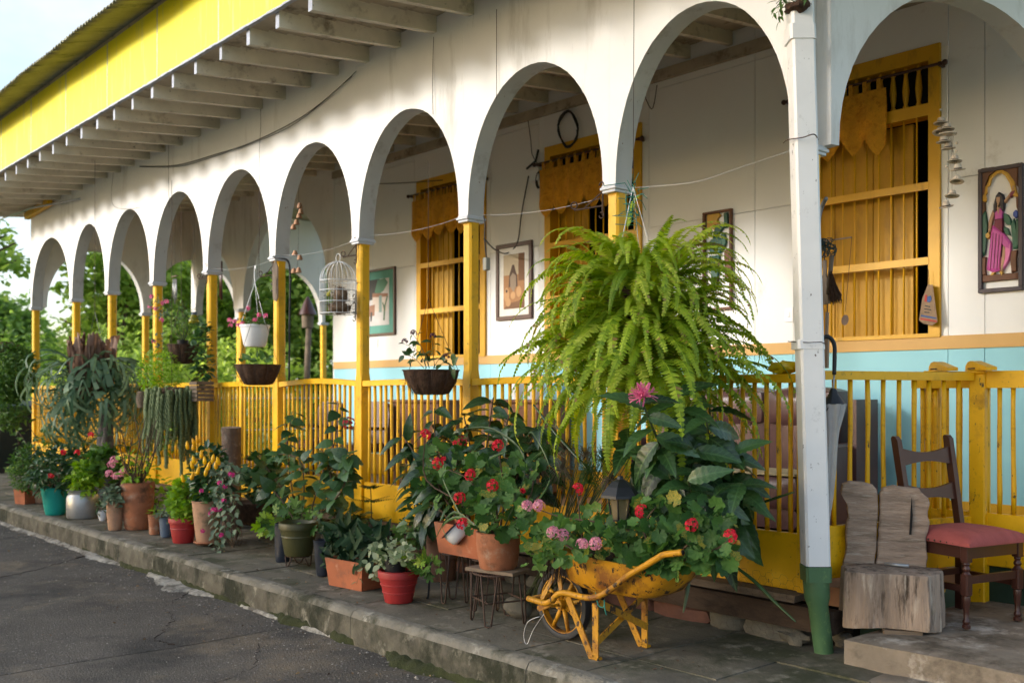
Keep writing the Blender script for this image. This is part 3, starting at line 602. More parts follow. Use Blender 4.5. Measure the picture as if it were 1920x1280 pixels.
# ---- sawn log seat
lu = V((.835, .55, 0)); ln = V((.55, -.835, 0)); lc = V((-2.52, 4.845, .15))
lg = thing('log_chair', 'rough seat sawn from a weathered log with a split plank back', 'seat', lc, math.atan2(lu.y, lu.x))
b = MB(); n = 72; vs = []; fs = []
def lgr(a): return 1+.055*sin(5*a+1)+.04*sin(9*a)+.022*sin(17*a+2)+.05*mnoise.noise(V((cos(a)*2, sin(a)*2, 3)))
lev = [0, .008, .03, .07, .11, .15, .2, .24, .265, .275, .278]
for z in lev:
    for j in range(n):
        a = 2*pi*j/n; sx = .238*(1.03-.05*z/.28); c_, s_ = cos(a), sin(a); px_ = abs(c_)**.62*(1 if c_ > 0 else -1); py_ = abs(s_)**.66*(1 if s_ > 0 else -1)
        q = lgr(a)*(1+.012*mnoise.noise(V((a*4, z*14, 2))))*(.985 if z == 0 else (.995 if z == .275 else (.975 if z == .278 else 1))); vs.append((px_*sx*q, py_*.165*q-.01, z+(.006*mnoise.noise(V((px_*3, py_*3, 1))) if z > .2 else .008*sin(3*a))))
for i in range(len(lev)-1):
    for j in range(n): q = (j+1) % n; fs.append((i*n+j, i*n+q, (i+1)*n+q, (i+1)*n+j))
fs += [tuple(range(n-1, -1, -1)), tuple(range((len(lev)-1)*n, len(lev)*n))]
b.add(vs, fs); b.build('log_block', m_wood, lg, 40)
def plank(poly, t): 
    c = V((sum(p[0] for p in poly)/len(poly), sum(p[1] for p in poly)/len(poly))); big = []
    for i, p in enumerate(poly):                                   # finer, uneven outline
        q = poly[(i+1) % len(poly)]; L = sqrt((q[0]-p[0])**2+(q[1]-p[1])**2); m = max(1, int(L/.03))
        for j in range(m): big.append((p[0]+(q[0]-p[0])*j/m+random.uniform(-.003, .003), p[1]+(q[1]-p[1])*j/m+random.uniform(-.003, .003)))
    n = len(big); ins = lambda d: [(x+(c[0]-x)*d/max(.05, abs(c[0]-x)+abs(c[1]-y)), y+(c[1]-y)*d/max(.05, abs(c[0]-x)+abs(c[1]-y))) for x, y in big]
    R = [[V((x, .125+dy+.04*y, y)) for x, y in ins(d)] for d, dy in ((.016, 0), (.006, .004), (0, .014), (0, t-.014), (.016, t))]
    b = MB(); b.add(sum(R, []), [tuple(range(n))]+[tuple(range(5*n-1, 4*n-1, -1))]+[(k*n+(i+1) % n, k*n+i, (k+1)*n+i, (k+1)*n+(i+1) % n) for k in range(4) for i in range(n)]); return b
pl = [(-.222, 0), (-.070, 0), (-.066, .25), (-.052, .42), (-.045, .60), (-.050, .668), (-.070, .694), (-.125, .704), (-.190, .712), (-.226, .695), (-.232, .65), (-.205, .59), (-.196, .52), (-.214, .44), (-.205, .36), (-.224, .28), (-.216, .14)]
pr = [(-.062, 0), (.190, 0), (.188, .20), (.196, .32), (.190, .42), (.206, .50), (.196, .56), (.208, .60), (.200, .63), (.172, .655), (.16, .676), (.10, .682), (.03, .692), (-.022, .676), (-.040, .645), (-.037, .60), (-.044, .42), (-.058, .25)]
plank(pl, .075).build('back_plank', m_woodh, lg); plank(pr, .075).build('back_plank', m_woodh, lg)
MB().prism([(0, 0), (.006, .10), (.012, .19), (.017, .10), (.01, 0)], (.105, .1245, .44), (1, 0, 0), (0, .04, 1), (0, .012, 0)).build('back_crack', m_dark, lg)
MB().bar((-.05, -.14, -.012), (.13, -.13, -.012), .07, .026).build('wedge', m_woodx, lg)
o = MB().tube([(0, 0, 0), (.115, .03, 0)], .009, 10).build('metal_rod', m_alu, None, 180); o.location = lc+lu*-.02+ln*-.085+V((0, 0, .289)); setp(o, 'small grey metal rod lying on the log seat', 'rod')
# ---- closed umbrella hanging from the corner post
um = thing('closed_umbrella', 'closed clear plastic umbrella with a black hooked handle hanging by the drainpipe', 'umbrella', pY(1562, 735, 4.70))
k = mpp(um.location)
def U(x, y): return (RT*((x-1562)*k)+V((0, 0, (735-y)*k)))
m_clear = M('clear_vinyl', (.55, .55, .55), .25, .1, 20, .5, 25, alpha=.62, spec=.6)
MB().tube(spl([U(1540, 640), U(1546, 632), U(1556, 633), U(1564, 645), U(1565, 665), U(1564, 702)]), .011, 10).build('handle', m_black, um, 180)
MB().tube([U(1564, 702), U(1562, 740)], .005, 8).build('shaft', m_alu, um, 180)
b = MB(); b.lathe([(.012, 0), (.018, -.012), (.024, -.03), (.058, -.075), (.062, -.082)], (0, 0, .02), 16, False, wob=.1); b.build('black_rim', m_black, um, 40)
b = MB(); vs = []; fs = []; n = 32
for i, (z, r, o) in enumerate([(-.06, .062, 0), (-.10, .056, -.002), (-.20, .034, -.004), (-.27, .028, -.007), (-.40, .027, -.013), (-.55, .021, -.022), (-.68, .010, -.030)]):
    for j in range(n): a = 2*pi*j/n; q = r*(1+.16*sin(8*a+i*.4)); p = RT*(q*cos(a)+o)+FW*(q*sin(a)); vs.append((p.x, p.y, z))
for i in range(6):
    for j in range(n): q = (j+1) % n; fs.append((i*n+j, i*n+q, (i+1)*n+q, (i+1)*n+j))
b.add(vs, fs); b.build('canopy', m_clear, um, 180)
b = MB(); b.tube(spl([(-.01, -.055, -.06), (-.03, -.06, -.09), (-.01, -.062, -.10), (.01, -.06, -.08)]), .004, 6); b.build('strap', m_black, um, 180)
# ---- tools on the corner post
TY = 4.86
def TP(x, y, dy=0): return pY(x, y, TY+dy)
t = thing('hand_broom', 'dark bristled hand broom hanging behind the drainpipe', 'broom', TP(1562, 480))
inv = -t.location
MB().tube([inv+TP(1560, 478), inv+TP(1556, 520), inv+TP(1553, 552)], .012, 8).build('handle', m_woodx, t, 180)
b = MB()
for i in range(130):
    a = random.random(); x = 1557+a*20; p = inv+TP(1556+random.uniform(-2, 4), 505+random.uniform(0, 30), random.uniform(-.02, .02)); b.tube([p, inv+TP(1553+a*26, 555+random.uniform(0, 17)-abs(a-.4)*6, random.uniform(-.04, .04))], .0018, 3, False)
b.build('bristles', m_coir, t, kind='stuff')
for (x0, y0, x1, y1, w, lab) in ((1546, 488, 1549, 570, .03, 'grey wooden paddle hanging beside the hand broom'), (1551, 585, 1548, 690, .025, 'long wooden stick hanging above the umbrella handle')):
    t = thing('wooden_paddle', lab, 'paddle', TP(x0, y0)); iv = -t.location
    b = MB(); q = V((x1-x0, y1-y0, 0)); b.bar(iv+TP(x0, y0), iv+TP(x0+.45*q.x, y0+.45*q.y), w*.6, .012); b.bar(iv+TP(x0+.4*q.x, y0+.4*q.y), iv+TP(x1, y1), w*1.15, .016); b.build('blade', m_wood, t)
    MB().tube([iv+TP(x0, y0), iv+TP(x0, y0-22)], .003, 5).build('cord', m_wire, t)
wirething('grey_rope', spl([TP(1549, 372, -.05), TP(1541, 388), TP(1536, 410), TP(1535, 450), TP(1537, 520), TP(1536, 640)]), .011, M('grey_rope', (.22, .23, .25), .9, .3, 40, 1, 60), 'thick grey rope hanging beside the drainpipe', 'rope', n=8)
t = thing('net_bag', 'dark green net bag hanging on a stick behind the drainpipe', 'bag', TP(1549, 462)); iv = -t.location; b = MB()
m_net = M('green_net', (.02, .05, .05), .8, .3)
for i in range(46):
    a = random.uniform(0, 6.28); c_ = iv+TP(1549+random.uniform(-11, 13), 463+random.uniform(-13, 14), random.uniform(-.03, .03)); r = random.uniform(.012, .024); b.tube([c_+RT*cos(a+q)*r+V((0, 0, sin(a+q)*r))+FW*(.01*sin(q*2)) for q in (0, .9, 1.8, 2.7, 3.6, 4.5)], .0022, 4)
b.build('net', m_net, t, kind='stuff'); MB().tube([iv+TP(1545, 452), iv+TP(1596, 445, -.02)], .004, 6).build('stick', m_wood, t)
o = MB().lathe([(.0, 0), (.019, .001), (.019, .004), (0, .005)], n=16).build('shell_disc', m_terra2, None, 40); o.location = TP(1584, 600); o.rotation_euler = (pi/2, .2, .9); o.scale = (1, 1.5, 1); setp(o, 'pale oval shell disc hanging in front of the barred window', 'ornament')
MB().tube([(0, 0, .03), (.01, 0, .30)], .0012, 4).build('thread', m_wire, o, mw=o.rotation_euler.to_matrix().to_4x4().inverted())
# ---- yellow bag on the rail
o = MB().blob(pY(1467, 688, 4.70), .065, 16, 10, .25, (1.15, .7, .62), 4).build('yellow_plastic_bag', M('yellow_polythene', (.70, .50, .01), .25, .15, 14, .9, 22, spec=.6), None, 40); setp(o, 'crumpled yellow plastic bag lying on the balustrade rail', 'bag')
# ---- curtains
def curtain(w0, w1, x1, name, label):
    """tab-top valance hung on a rod across the window head"""
    t = thing('lace_valance', label, 'curtain', (w0, BY-.075, 3.70), group='lace valances over the porch windows')
    L = x1-w0; n = 90; vs = []; fs = []
    zt, zb = -.075, -.62
    for i in range(n+1):
        u = i/n; x = L*u-.02; ph = u*L/.21; tip = abs(((ph) % 1)-.5)*2; lo = -.42-.14*(1-tip)-.02*sin(u*9)
        for j in range(7):
            v = j/6; z = zt+(lo-zt)*v; y = -.020*sin(u*L*30)*(.3+v)-.012*sin(u*L*13+1)*v
            vs.append((x+.012*sin(v*3+u*8)*v, y, z))
    for i in range(n):
        for j in range(6): fs.append((i*7+j, (i+1)*7+j, (i+1)*7+j+1, i*7+j+1))
    MB().add(vs, fs).build('lace_cloth', m_curt, t, 180)
    nt_ = max(4, int(L/.105))
    tab = MB()
    tab.add([(-.016, -.016, -.095), (.016, -.016, -.095), (-.016, -.018, -.01), (.016, -.018, -.01), (-.016, 0, .012), (.016, 0, .012), (-.016, .018, -.01), (.016, .018, -.01), (-.016, .012, -.095), (.016, .012, -.095)], [(0,1,3,2),(2,3,5,4),(4,5,7,6),(6,7,9,8)])
    tm = tab.mesh('tab', m_curt, 180)
    for i in range(nt_): link('tab', tm, t, Matrix.Translation((L*(i+.4)/nt_, 0, 0)))
    MB().tube([(-.10, 0, 0), (w1-w0+.06, 0, 0)], .011, 10).build('rod', m_brown, t, 180)
    for x in (-.07, w1-w0+.02): b = MB(); b.bar((x, 0, 0), (x, .07, 0), .02, .03); b.blob((x-.03 if x < 0 else x+.04, 0, 0), .022, 10, 6, 0); b.build('rod_bracket', m_brown, t, 50)
curtain(*WX[0], -3.70, 'a', 'amber lace valance with scalloped edge on the window beside the hat chime')
curtain(*WX[1], -6.45, 'b', 'amber scalloped valance on the window half hidden by the hanging fern')
curtain(*WX[2], -8.55, 'c', 'amber scalloped valance on the window above the purple flowered basket')
# ---- coffee sack
t = thing('small_sack', 'small printed burlap sack hanging from the window bars', 'sack', pY(1742, 570, BY-.06)); k = mpp(t.location); iv = -t.location
def B(x, y, dy=0): return iv+pY(x, y, BY-.06+dy)
sackm = M('burlap', (.28, .19, .12), .95, .25, 30, .8, 150)
pts = [(1740, 533), (1749, 534), (1758, 603), (1748, 610), (1732, 607), (1723, 600), (1729, 560)]
b = MB(); f = [B(x, y, -.016) for x, y in pts]; r = [B(x, y, .0) for x, y in pts]; n = len(pts); b.add(f+r, [tuple(range(n)), tuple(range(2*n-1, n-1, -1))]+[((i+1) % n, i, n+i, n+(i+1) % n) for i in range(n)]); b.build('sack_cloth', sackm, t)
for nm, mat, poly in (('blue_print', flatmat('print_blue', (.04, .09, .25)), [(1739, 556), (1745, 554), (1747, 561), (1743, 567), (1737, 565)]), ('red_print', flatmat('print_red', (.4, .05, .04)), [(1734, 553), (1738, 552), (1738, 566), (1733, 565)]), ('red_stripe', flatmat('print_red2', (.4, .05, .04)), [(1726, 596), (1756, 601), (1756, 604), (1725, 599)]), ('blue_stripe', flatmat('print_blue2', (.04, .09, .25)), [(1727, 590), (1755, 595), (1756, 598), (1726, 593)]), ('lettering', m_black, [(1734, 572), (1744, 574), (1744, 576), (1734, 574)]), ('lettering', m_black, [(1733, 578), (1746, 580), (1746, 582), (1733, 580)]), ('lettering', m_black, [(1733, 584), (1743, 585), (1743, 587), (1733, 586)])):
    MB().add([B(x, y, -.0185) for x, y in poly], [tuple(range(len(poly)))]).build(nm, mat, t)
MB().tube([B(1742, 535), B(1741, 505)], .002, 5).build('cord', m_wire, t)
# ---- hat wind chime
hc = thing('hat_chime', 'wind chime of small straw hats on strings hanging from the porch ceiling', 'wind chime', pY(1776, 252, 6.2)); iv = -hc.location
HP = lambda x, y, dy=0: iv+pY(x, y, 6.2+dy)
m_hat = M('pale_straw', (.50, .42, .33), .8, .25, 20, .3, 80)
m_band = M('hat_band', (.06, .04, .03), .7, .2)
hb = MB(); hb.lathe([(.047, -.004), (.043, -.009), (.034, -.009), (.025, -.004), (.0245, .012), (.020, .030), (.012, .033), (0, .028)], n=18, cap0=False); hb.m = 1; hb.lathe([(.0262, -.002), (.0258, .007)], n=18, cap0=False)
hm = hb.mesh('hat', [m_hat, m_band], 50)
hats = [(1776, 241), (1764, 222+8), (1762, 242+6), (1769, 262+3), (1778, 277), (1790, 301), (1796, 317), (1794, 339), (1785, 366), (1774, 386)]
for i, (x, y) in enumerate(hats): link('hat', hm, hc, Matrix.Translation(HP(x, y, (i % 3-1)*.03)) @ Matrix.Rotation(random.uniform(-.35, .35), 4, 'X') @ Matrix.Rotation(random.uniform(0, 6), 4, 'Z') @ Matrix.Scale(.95, 4))
MB().lathe([(0, 0), (.055, -.002), (.055, .006), (0, .008)], HP(1777, 252), 20, False).build('disc', m_hat, hc, 40)
for i, (x, y) in enumerate(hats[1:]): MB().tube([HP(x, y-4, (i % 3-1)*.03), HP(1766+i*2.7, 254, (i % 3-1)*.03)], .0008, 4).build('string', m_wire, hc)
MB().tube([HP(1776, 236), HP(1779, -30)], .0014, 4).build('string', m_gwire, hc)
bd = MB().blob((0, 0, 0), .009, 8, 6, 0).mesh('bead', m_hat, 180)
for x, y in ((1764, 206), (1778, 235), (1788, 252), (1794, 268), (1793, 284), (1774, 313)): link('bead', bd, hc, Matrix.Translation(HP(x, y)))
# ---- carved wall panels
def carved(name, label, pane, frame, fcol, pieces):
    """pieces: (part name, material, polygon in photo pixels, depth); frame: (x0,x1,z0,z1) on the wall"""
    x0, x1, z0, z1 = frame; t = thing(name, label, 'wall art', (x0, BY-.002, z0)); iv = -t.location
    w = pane; 
    for a, b in (((x0, z0), (x1, z0+w)), ((x0, z1-w), (x1, z1)), ((x0, z0+w), (x0+w, z1-w)), ((x1-w, z0+w), (x1, z1-w))):
        MB().bbox(iv+V((a[0], BY-.035, a[1])), iv+V((b[0], BY-.001, b[1])), .003).build('frame_side', fcol, t)
    for nm, mat, poly, dep in pieces:
        f = [iv+pY(x, y, BY-dep) for x, y in poly]; r = [V((p.x, iv.y+BY-.001, p.z)) for p in f]; n = len(poly)
        # rounded relief: a smaller raised face
        c = sum(f, V())/n; g = [c+(p-c)*.86+V((0, -.008, 0)) for p in f]
        fs = [tuple(range(n))]+[(i, (i+1) % n, n+(i+1) % n, n+i) for i in range(n)]+[(n+i, n+(i+1) % n, 2*n+(i+1) % n, 2*n+i) for i in range(n)]
        fs = [tuple(reversed(q)) for q in fs]
        MB().add(g+f+r, fs).build(nm, mat, t, 30)
    return t
zz = lambda pts: [(1820+x/4.571, 280+y/4.571) for x, y in pts]
m_frd = M('dark_purple_frame', (.045, .032, .042), .5, .2, 8, .1, 60); m_carv = M('carved_brown', (.14, .06, .03), .6, .25, 12, .3, 60); m_gold = M('ochre_gold', (.55, .31, .04), .5, .15, 10, .1)
m_pink = M('magenta_dress', (.50, .075, .33), .5, .12, 12, .1); m_pink2 = M('pink_lining', (.70, .18, .42), .5, .1); m_wine = M('wine_sash', (.16, .012, .04), .5, .2); m_hair = M('dark_hair', (.022, .018, .03), .5, .3); m_skin = M('painted_skin', (.42, .25, .15), .6, .1)
m_gleaf = M('painted_leaf', (.03, .13, .085), .5, .2, 12, .2); m_gleaf2 = M('painted_dark_leaf', (.015, .085, .05), .5, .2); m_bluef = M('painted_blue', (.02, .06, .32), .5, .1)
folds = [('dress_fold', m_wine, zz([(195+i*26, 700+i*8), (198+i*26, 700+i*8), (172+i*28, 1035), (168+i*28, 1032)]), .0285) for i in range(4)]
carved('carved_panel', 'carved panel of a woman in a pink dress between potted plants', .028, (-3.055, -2.755, 1.97+.06, 2.90), m_frd,
 [('corner_carving', m_carv, zz([(90,165),(200,150),(235,165),(160,225),(130,300),(115,420),(92,430)]), .016), ('corner_carving', m_carv, zz([(270,180),(250,150),(410,115),(410,330),(375,270),(320,200)]), .016), ('side_post', m_carv, zz([(92,440),(122,440),(128,520),(92,600)]), .016), ('side_post', m_carv, zz([(390,400),(410,400),(410,540),(395,500)]), .016), ('base_tile', m_carv, zz([(92,1080),(410,1055),(412,1110),(92,1140)]), .02)]
 +[('gold_arch', m_gold, zz([(100,455),(100,400),(118,390),(118,330),(140,300),(165,230),(230,178),(280,172),(330,205),(375,275),(392,370),(410,385),(410,410),(388,412),(375,370),(355,290),(310,215),(275,190),(232,196),(180,240),(160,310),(135,325),(135,380),(120,400),(130,452)]), .021)]
 +[('plant_leaf', m_gleaf2, zz([(100,540),(130,530),(145,640),(140,780),(125,905),(100,915)]), .016), ('plant_leaf', m_gleaf, zz([(280,545),(320,560),(345,600),(350,655),(310,645),(285,610)]), .018), ('plant_leaf', m_gleaf, zz([(285,660),(320,680),(340,740),(305,730),(285,700)]), .019), ('plant_leaf', m_gleaf, zz([(345,640),(370,590),(385,640),(395,700),(400,850),(365,855),(355,760)]), .017), ('plant_leaf', m_gleaf2, zz([(390,600),(412,595),(412,840),(395,850)]), .018)]
 +[('flower', m_bluef, zz([(365,540),(385,520),(408,535),(408,575),(385,592),(365,570)]), .024), ('pot', m_carv, zz([(95,925),(132,922),(125,1000),(130,1075),(100,1085)]), .02), ('pot', m_carv, zz([(345,870),(402,860),(392,930),(395,1045),(350,1058),(340,950)]), .02)]
 +[('skirt', m_pink, zz([(190,650),(270,700),(340,790),(345,850),(300,830),(270,800),(245,1040),(190,1055),(138,1030),(160,850),(175,720)]), .024), ('lining', m_pink2, zz([(300,785),(345,800),(348,880),(325,960),(280,1030),(245,1040),(250,960),(285,880)]), .022), ('leg', m_skin, zz([(280,815),(300,830),(300,920),(275,1045),(258,1040),(270,920)]), .025), ('foot', m_gold, zz([(165,1085),(185,1055),(212,1050),(200,1075)]), .024), ('foot', m_gold, zz([(245,1050),(262,1040),(278,1060),(268,1085)]), .024), ('bodice', m_pink, zz([(205,540),(232,520),(262,500),(276,530),(272,600),(210,605)]), .025), ('chest', m_skin, zz([(222,500),(255,495),(240,565)]), .027), ('sash', m_wine, zz([(205,600),(275,590),(278,720),(240,690),(200,655)]), .0275)]
 +[('arm', m_skin, zz([(190,520),(210,540),(190,610),(175,680),(172,710),(152,705),(155,620)]), .021), ('arm', m_skin, zz([(280,450),(300,460),(345,395),(375,350),(380,310),(368,305),(358,350),(325,395),(290,440)]), .021), ('bracelet', m_wine, zz([(345,365),(380,350),(380,375),(345,415),(335,405)]), .023), ('bag', m_gold, zz([(130,725),(160,705),(170,740),(150,770),(130,755)]), .024), ('hair', m_hair, zz([(215,400),(240,365),(275,385),(290,440),(285,510),(275,535),(262,490),(255,420),(222,430),(218,500),(215,555),(195,545),(195,480)]), .026), ('face', m_skin, zz([(222,405),(256,402),(258,440),(245,475),(235,490),(240,515),(228,515),(230,470),(222,445)]), .0275)]+folds)
carved('carved_panel', 'narrow carved panel with a golden sun and green cactus beside the fern', .022, (pY(1321, 450, BY).x, pY(1375, 450, BY).x, 2.05, pY(1375, 391, BY).z), m_carv,
 [('sun', m_gold, [(1325, 402), (1346, 397), (1352, 404), (1346, 411), (1350, 420), (1341, 421), (1340, 432), (1333, 428), (1329, 441), (1325, 434)], .012), ('cactus', m_gleaf, [(1332, 450), (1344, 443), (1355, 449), (1357, 466), (1350, 475), (1332, 475), (1328, 462)], .018), ('cactus', m_gleaf2, [(1336, 446), (1340, 428), (1352, 420), (1358, 426), (1348, 438)], .018), ('cactus', m_gleaf2, [(1357, 400), (1364, 398), (1366, 425), (1359, 428)], .018), ('cactus', m_gleaf, [(1352, 440), (1358, 436), (1362, 455), (1356, 468)], .02), ('pot', m_terra4, [(1358, 470), (1368, 466), (1368, 520), (1359, 520)], .018), ('leaf', m_gleaf2, [(1330, 480), (1350, 478), (1345, 540), (1335, 540)], .016)])
# ---- framed pictures
def picture(label, fx, z0, z1, fr, mat_, mw, pane, prints, fcol):
    x0, x1 = fx; t = thing('framed_picture', label, 'picture', (x0, BY-.002, z0)); iv = -t.location
    for a, b in (((x0, z0), (x1, z0+fr)), ((x0, z1-fr), (x1, z1)), ((x0, z0+fr), (x0+fr, z1-fr)), ((x1-fr, z0+fr), (x1, z1-fr))): MB().bbox(iv+V((a[0], BY-.030, a[1])), iv+V((b[0], BY-.001, b[1])), .003).build('frame_side', fcol, t)
    MB().box(iv+V((x0+fr, BY-.016, z0+fr)), iv+V((x1-fr, BY-.008, z1-fr))).build('mount', mat_, t)
    MB().box(iv+V((x0+mw, BY-.0185, z0+mw)), iv+V((x1-mw, BY-.0165, z1-mw))).build('print', pane, t)
    for i, (c, poly) in enumerate(prints):
        W, H = x1-x0-2*mw, z1-z0-2*mw
        MB().add([iv+V((x0+mw+u*W, BY-.0188-.0003*i, z0+mw+v*H)) for u, v in poly], [tuple(range(len(poly)))]).build('print_shape', c, t)
def disc(u, v, r, s=1.0): return [(u+r*cos(a*pi/5), v+r*s*sin(a*pi/5)) for a in range(10)]
sp = [flatmat('sepia%d' % i, c) for i, c in enumerate([(.42, .33, .21), (.16, .07, .025), (.30, .14, .05), (.44, .24, .10), (.07, .035, .018), (.24, .17, .11)])]
XB0, XB1 = pY(933, 530, BY).x, pY(1000, 530, BY).x
picture('brown framed sepia picture of a robed figure among clay pots', (XB0, XB1), pY(933, 602, BY).z, pY(933, 461, BY).z, .045, flatmat('cream_mount', (.66, .62, .55)), .12, sp[2],
 [(sp[0], [(0, .62), (.72, .62), (.72, 1), (0, 1)]), (sp[1], [(.72, .5), (1, .5), (1, 1), (.72, 1)]), (sp[4], [(.28, .62), (.36, .72), (.42, .80), (.52, .80), (.58, .70), (.66, .6), (.68, .4), (.25, .4)]), (sp[5], [(.32, .58), (.45, .66), (.60, .6), (.62, .42), (.5, .3), (.33, .4)]), (sp[4], disc(.47, .76, .06, .8)), (sp[1], [(.0, 0), (1, 0), (1, .16), (.3, .1)]), (sp[3], disc(.16, .26, .13, 1.1)), (sp[3], disc(.47, .24, .12, .6)), (sp[3], disc(.75, .30, .13, .8)), (sp[3], disc(.24, .12, .13, .6)), (sp[5], disc(.5, .45, .13, .8)), (sp[4], disc(.16, .33, .05, .6))], m_brown)
gm = [flatmat('wash%d' % i, c) for i, c in enumerate([(.55, .52, .50), (.10, .22, .14), (.30, .15, .09), (.22, .30, .27), (.60, .50, .42), (.05, .05, .045), (.10, .16, .09)])]
XA1 = pY(743, 560, BY).x
picture('green matted picture of an adobe house behind the yellow post', (XA1-.72, XA1), pY(743, 627, BY).z, pY(743, 499, BY).z, .03, flatmat('green_mount', (.10, .30, .24)), .13, gm[0],
 [(gm[5], [(0, .55), (.5, .6), (.55, 1), (0, 1)]), (gm[1], [(.3, .72), (.5, .66), (.75, .74), (.95, .9), (.8, 1), (.45, .98)]), (gm[4], [(.2, .3), (.9, .3), (.9, .62), (.2, .66)]), (gm[2], [(.2, .62), (.95, .6), (.95, .67), (.2, .71)]), (gm[3], [(.52, .28), (.66, .28), (.66, .64), (.52, .64)]), (gm[6], [(.72, .1), (.8, .1), (.84, .4), (.95, .6), (.9, .62), (.78, .42), (.7, .5), (.68, .47), (.75, .34)]), (gm[2], [(.0, .2), (.3, .22), (.32, .46), (.05, .44)]), (gm[5], [(.1, .1), (.16, .1), (.2, .3), (.1, .3)])], m_brown)
for x, y, l in ((706, 642, 'white light switch under the green matted picture'), (1480, 590, 'white light switch just left of the drainpipe')):
    p = pY(x, y, BY); t = thing('light_switch', l, 'switch', p); MB().bbox((-.04, -.010, -.06), (.04, 0, .06), .003).build('plate', m_whpl, t); MB().bbox((-.012, -.014, -.02), (.012, -.009, .02), .002).build('rocker', m_whpl, t)
# ---- sofa
sf = thing('leather_sofa', 'brown tufted leather sofa behind the balustrade', 'sofa', (-4.85, 6.62, .30))
def cush(x0, x1, y0, y1, z0, z1, name, bulge=.03, n=10):
    vs = []; fs = []; b = MB(); L = []
    for ax in range(3):
        pass
    def P(u, v, w):
        bx = (1-u**4); by = (1-v**4); bz = (1-w**4)
        return ((x0+x1)/2+(x1-x0)/2*u*(1-.04*(abs(v)**4+abs(w)**4))+0, (y0+y1)/2+(y1-y0)/2*v+math.copysign(bulge*bx*bz, v)*(abs(v) == 1), (z0+z1)/2+(z1-z0)/2*w+math.copysign(bulge*bx*by, w)*(abs(w) == 1))
    for (f) in ((0, 1), (0, -1), (1, 1), (1, -1), (2, 1), (2, -1)):
        base = len(vs)
        for j in range(n+1):
            for i in range(n+1):
                a, c = i/n*2-1, j/n*2-1; q = [0, 0, 0]; q[f[0]] = f[1]; q[(f[0]+1) % 3] = a; q[(f[0]+2) % 3] = c; vs.append(P(*q))
        for j in range(n):
            for i in range(n):
                k = base+j*(n+1)+i; q = (k, k+1, k+n+2, k+n+1); fs.append(q if f[1] > 0 else tuple(reversed(q)))
    b.add(vs, fs); return b.build(name, m_leather, sf, 60)
for i in range(3):
    x0 = -.86+i*.60
    bk = cush(x0, x0+.592, .10, .34, .30, 1.04, 'back_cushion', .035); cush(x0, x0+.592, -.42, .12, .20, .42, 'seat_cushion', .03)
    cush(x0+.01, x0+.585, .05, .16, .80, 1.03, 'back_roll', .03)
    for u in (.15, .45): MB().blob((x0+u, .075, .78), .014, 8, 6, 0).build('button', m_leather, sf, 180)
for x in (-.98, .95): cush(x, x+.14, -.40, .36, .0+.05, .64, 'arm', .02)
cush(1.09, 1.12, .05, .36, .1, .98, 'side_board', .0)
cush(-.9, .95, -.40, .34, .05, .2, 'base', .0)
MB().box((-.2, -.43, .425), (.9, -.1, .455), .01).build('cream_blanket', M('cream_blanket', (.55, .48, .30), .95, .2, 20, 1, 60), sf)
# ---- things standing inside the porch
t = thing('porch_cabinet', 'brown wooden cabinet inside the porch behind the hanging coir basket', 'cabinet', (-9.1, 6.85, .30)); MB().bbox((-.45, -.22, .05), (.45, .22, .92), .006).build('body', m_brown2, t); MB().bbox((-.49, -.26, .921), (.49, .25, .95), .006).build('top', m_brown2, t)
for x in (-.44, .005): MB().bbox((x+.01, -.232, .12), (x+.43, -.221, .86), .004).build('door', m_brown2, t)
for x in (-.4, .4):
    for y in (-.18, .18): MB().box((x-.025, y-.025, 0), (x+.025, y+.025, .05)).build('foot', m_brown2, t)
t = thing('porch_cabinet', 'low brown sideboard with white jars behind the glossy dark leafed plant', 'cabinet', (-7.55, 6.85, .30)); MB().bbox((-.5, -.22, .05), (.5, .22, .93), .006).build('body', m_brown2, t); MB().bbox((-.54, -.26, .931), (.54, .25, .96), .006).build('top', m_brown2, t)
for x in (-.5, 0): MB().bbox((x+.015, -.232, .12), (x+.485, -.221, .88), .004).build('door', m_brown2, t)
for x, r, h, l in ((-.05, .07, .24, 'shorter white jar on the sideboard'), (.22, .10, .30, 'taller white jar on the sideboard')):
    o = MB().lathe([(r*.7, 0), (r, h*.3), (r*.95, h*.75), (r*.6, h*.9), (r*.7, h), (r*.6, h)], (0, 0, 0), 20).build('white_jar', m_whpl, None, 60); o.location = (-7.55+x, 6.85, 1.262); setp(o, l, 'jar')
for cx, lab in ((-8.35+1.0-2.25, 'brown leather backed armchair behind the balustrade under the window'), (-10.6, 'brown leather backed armchair behind the hibiscus')):
    t = thing('porch_armchair', lab, 'chair', (cx, 6.2, .30), .15)
    for x in (-.26, .26):
        for y in (-.24, .24): MB().bar((x, y, 0), (x, y, .62 if y < 0 else .45), .05, .05).build('leg', m_brown, t)
        MB().bar((x, -.30, .64), (x, .26, .62), .06, .035).build('armrest', m_brown, t)
    MB().bbox((-.24, -.26, .36), (.24, .24, .46), .02).build('seat', m_leather, t, 30)
    b = MB(); pr = [(-.24, 0), (.24, 0), (.24, .34), (.2, .44), (.1, .48), (-.1, .48), (-.2, .44), (-.24, .34)]; b.prism(pr, (0, .23, .45), (1, 0, 0), (0, .12, 1), (0, .06, 0)); b.build('backrest', m_leather, t, 30)
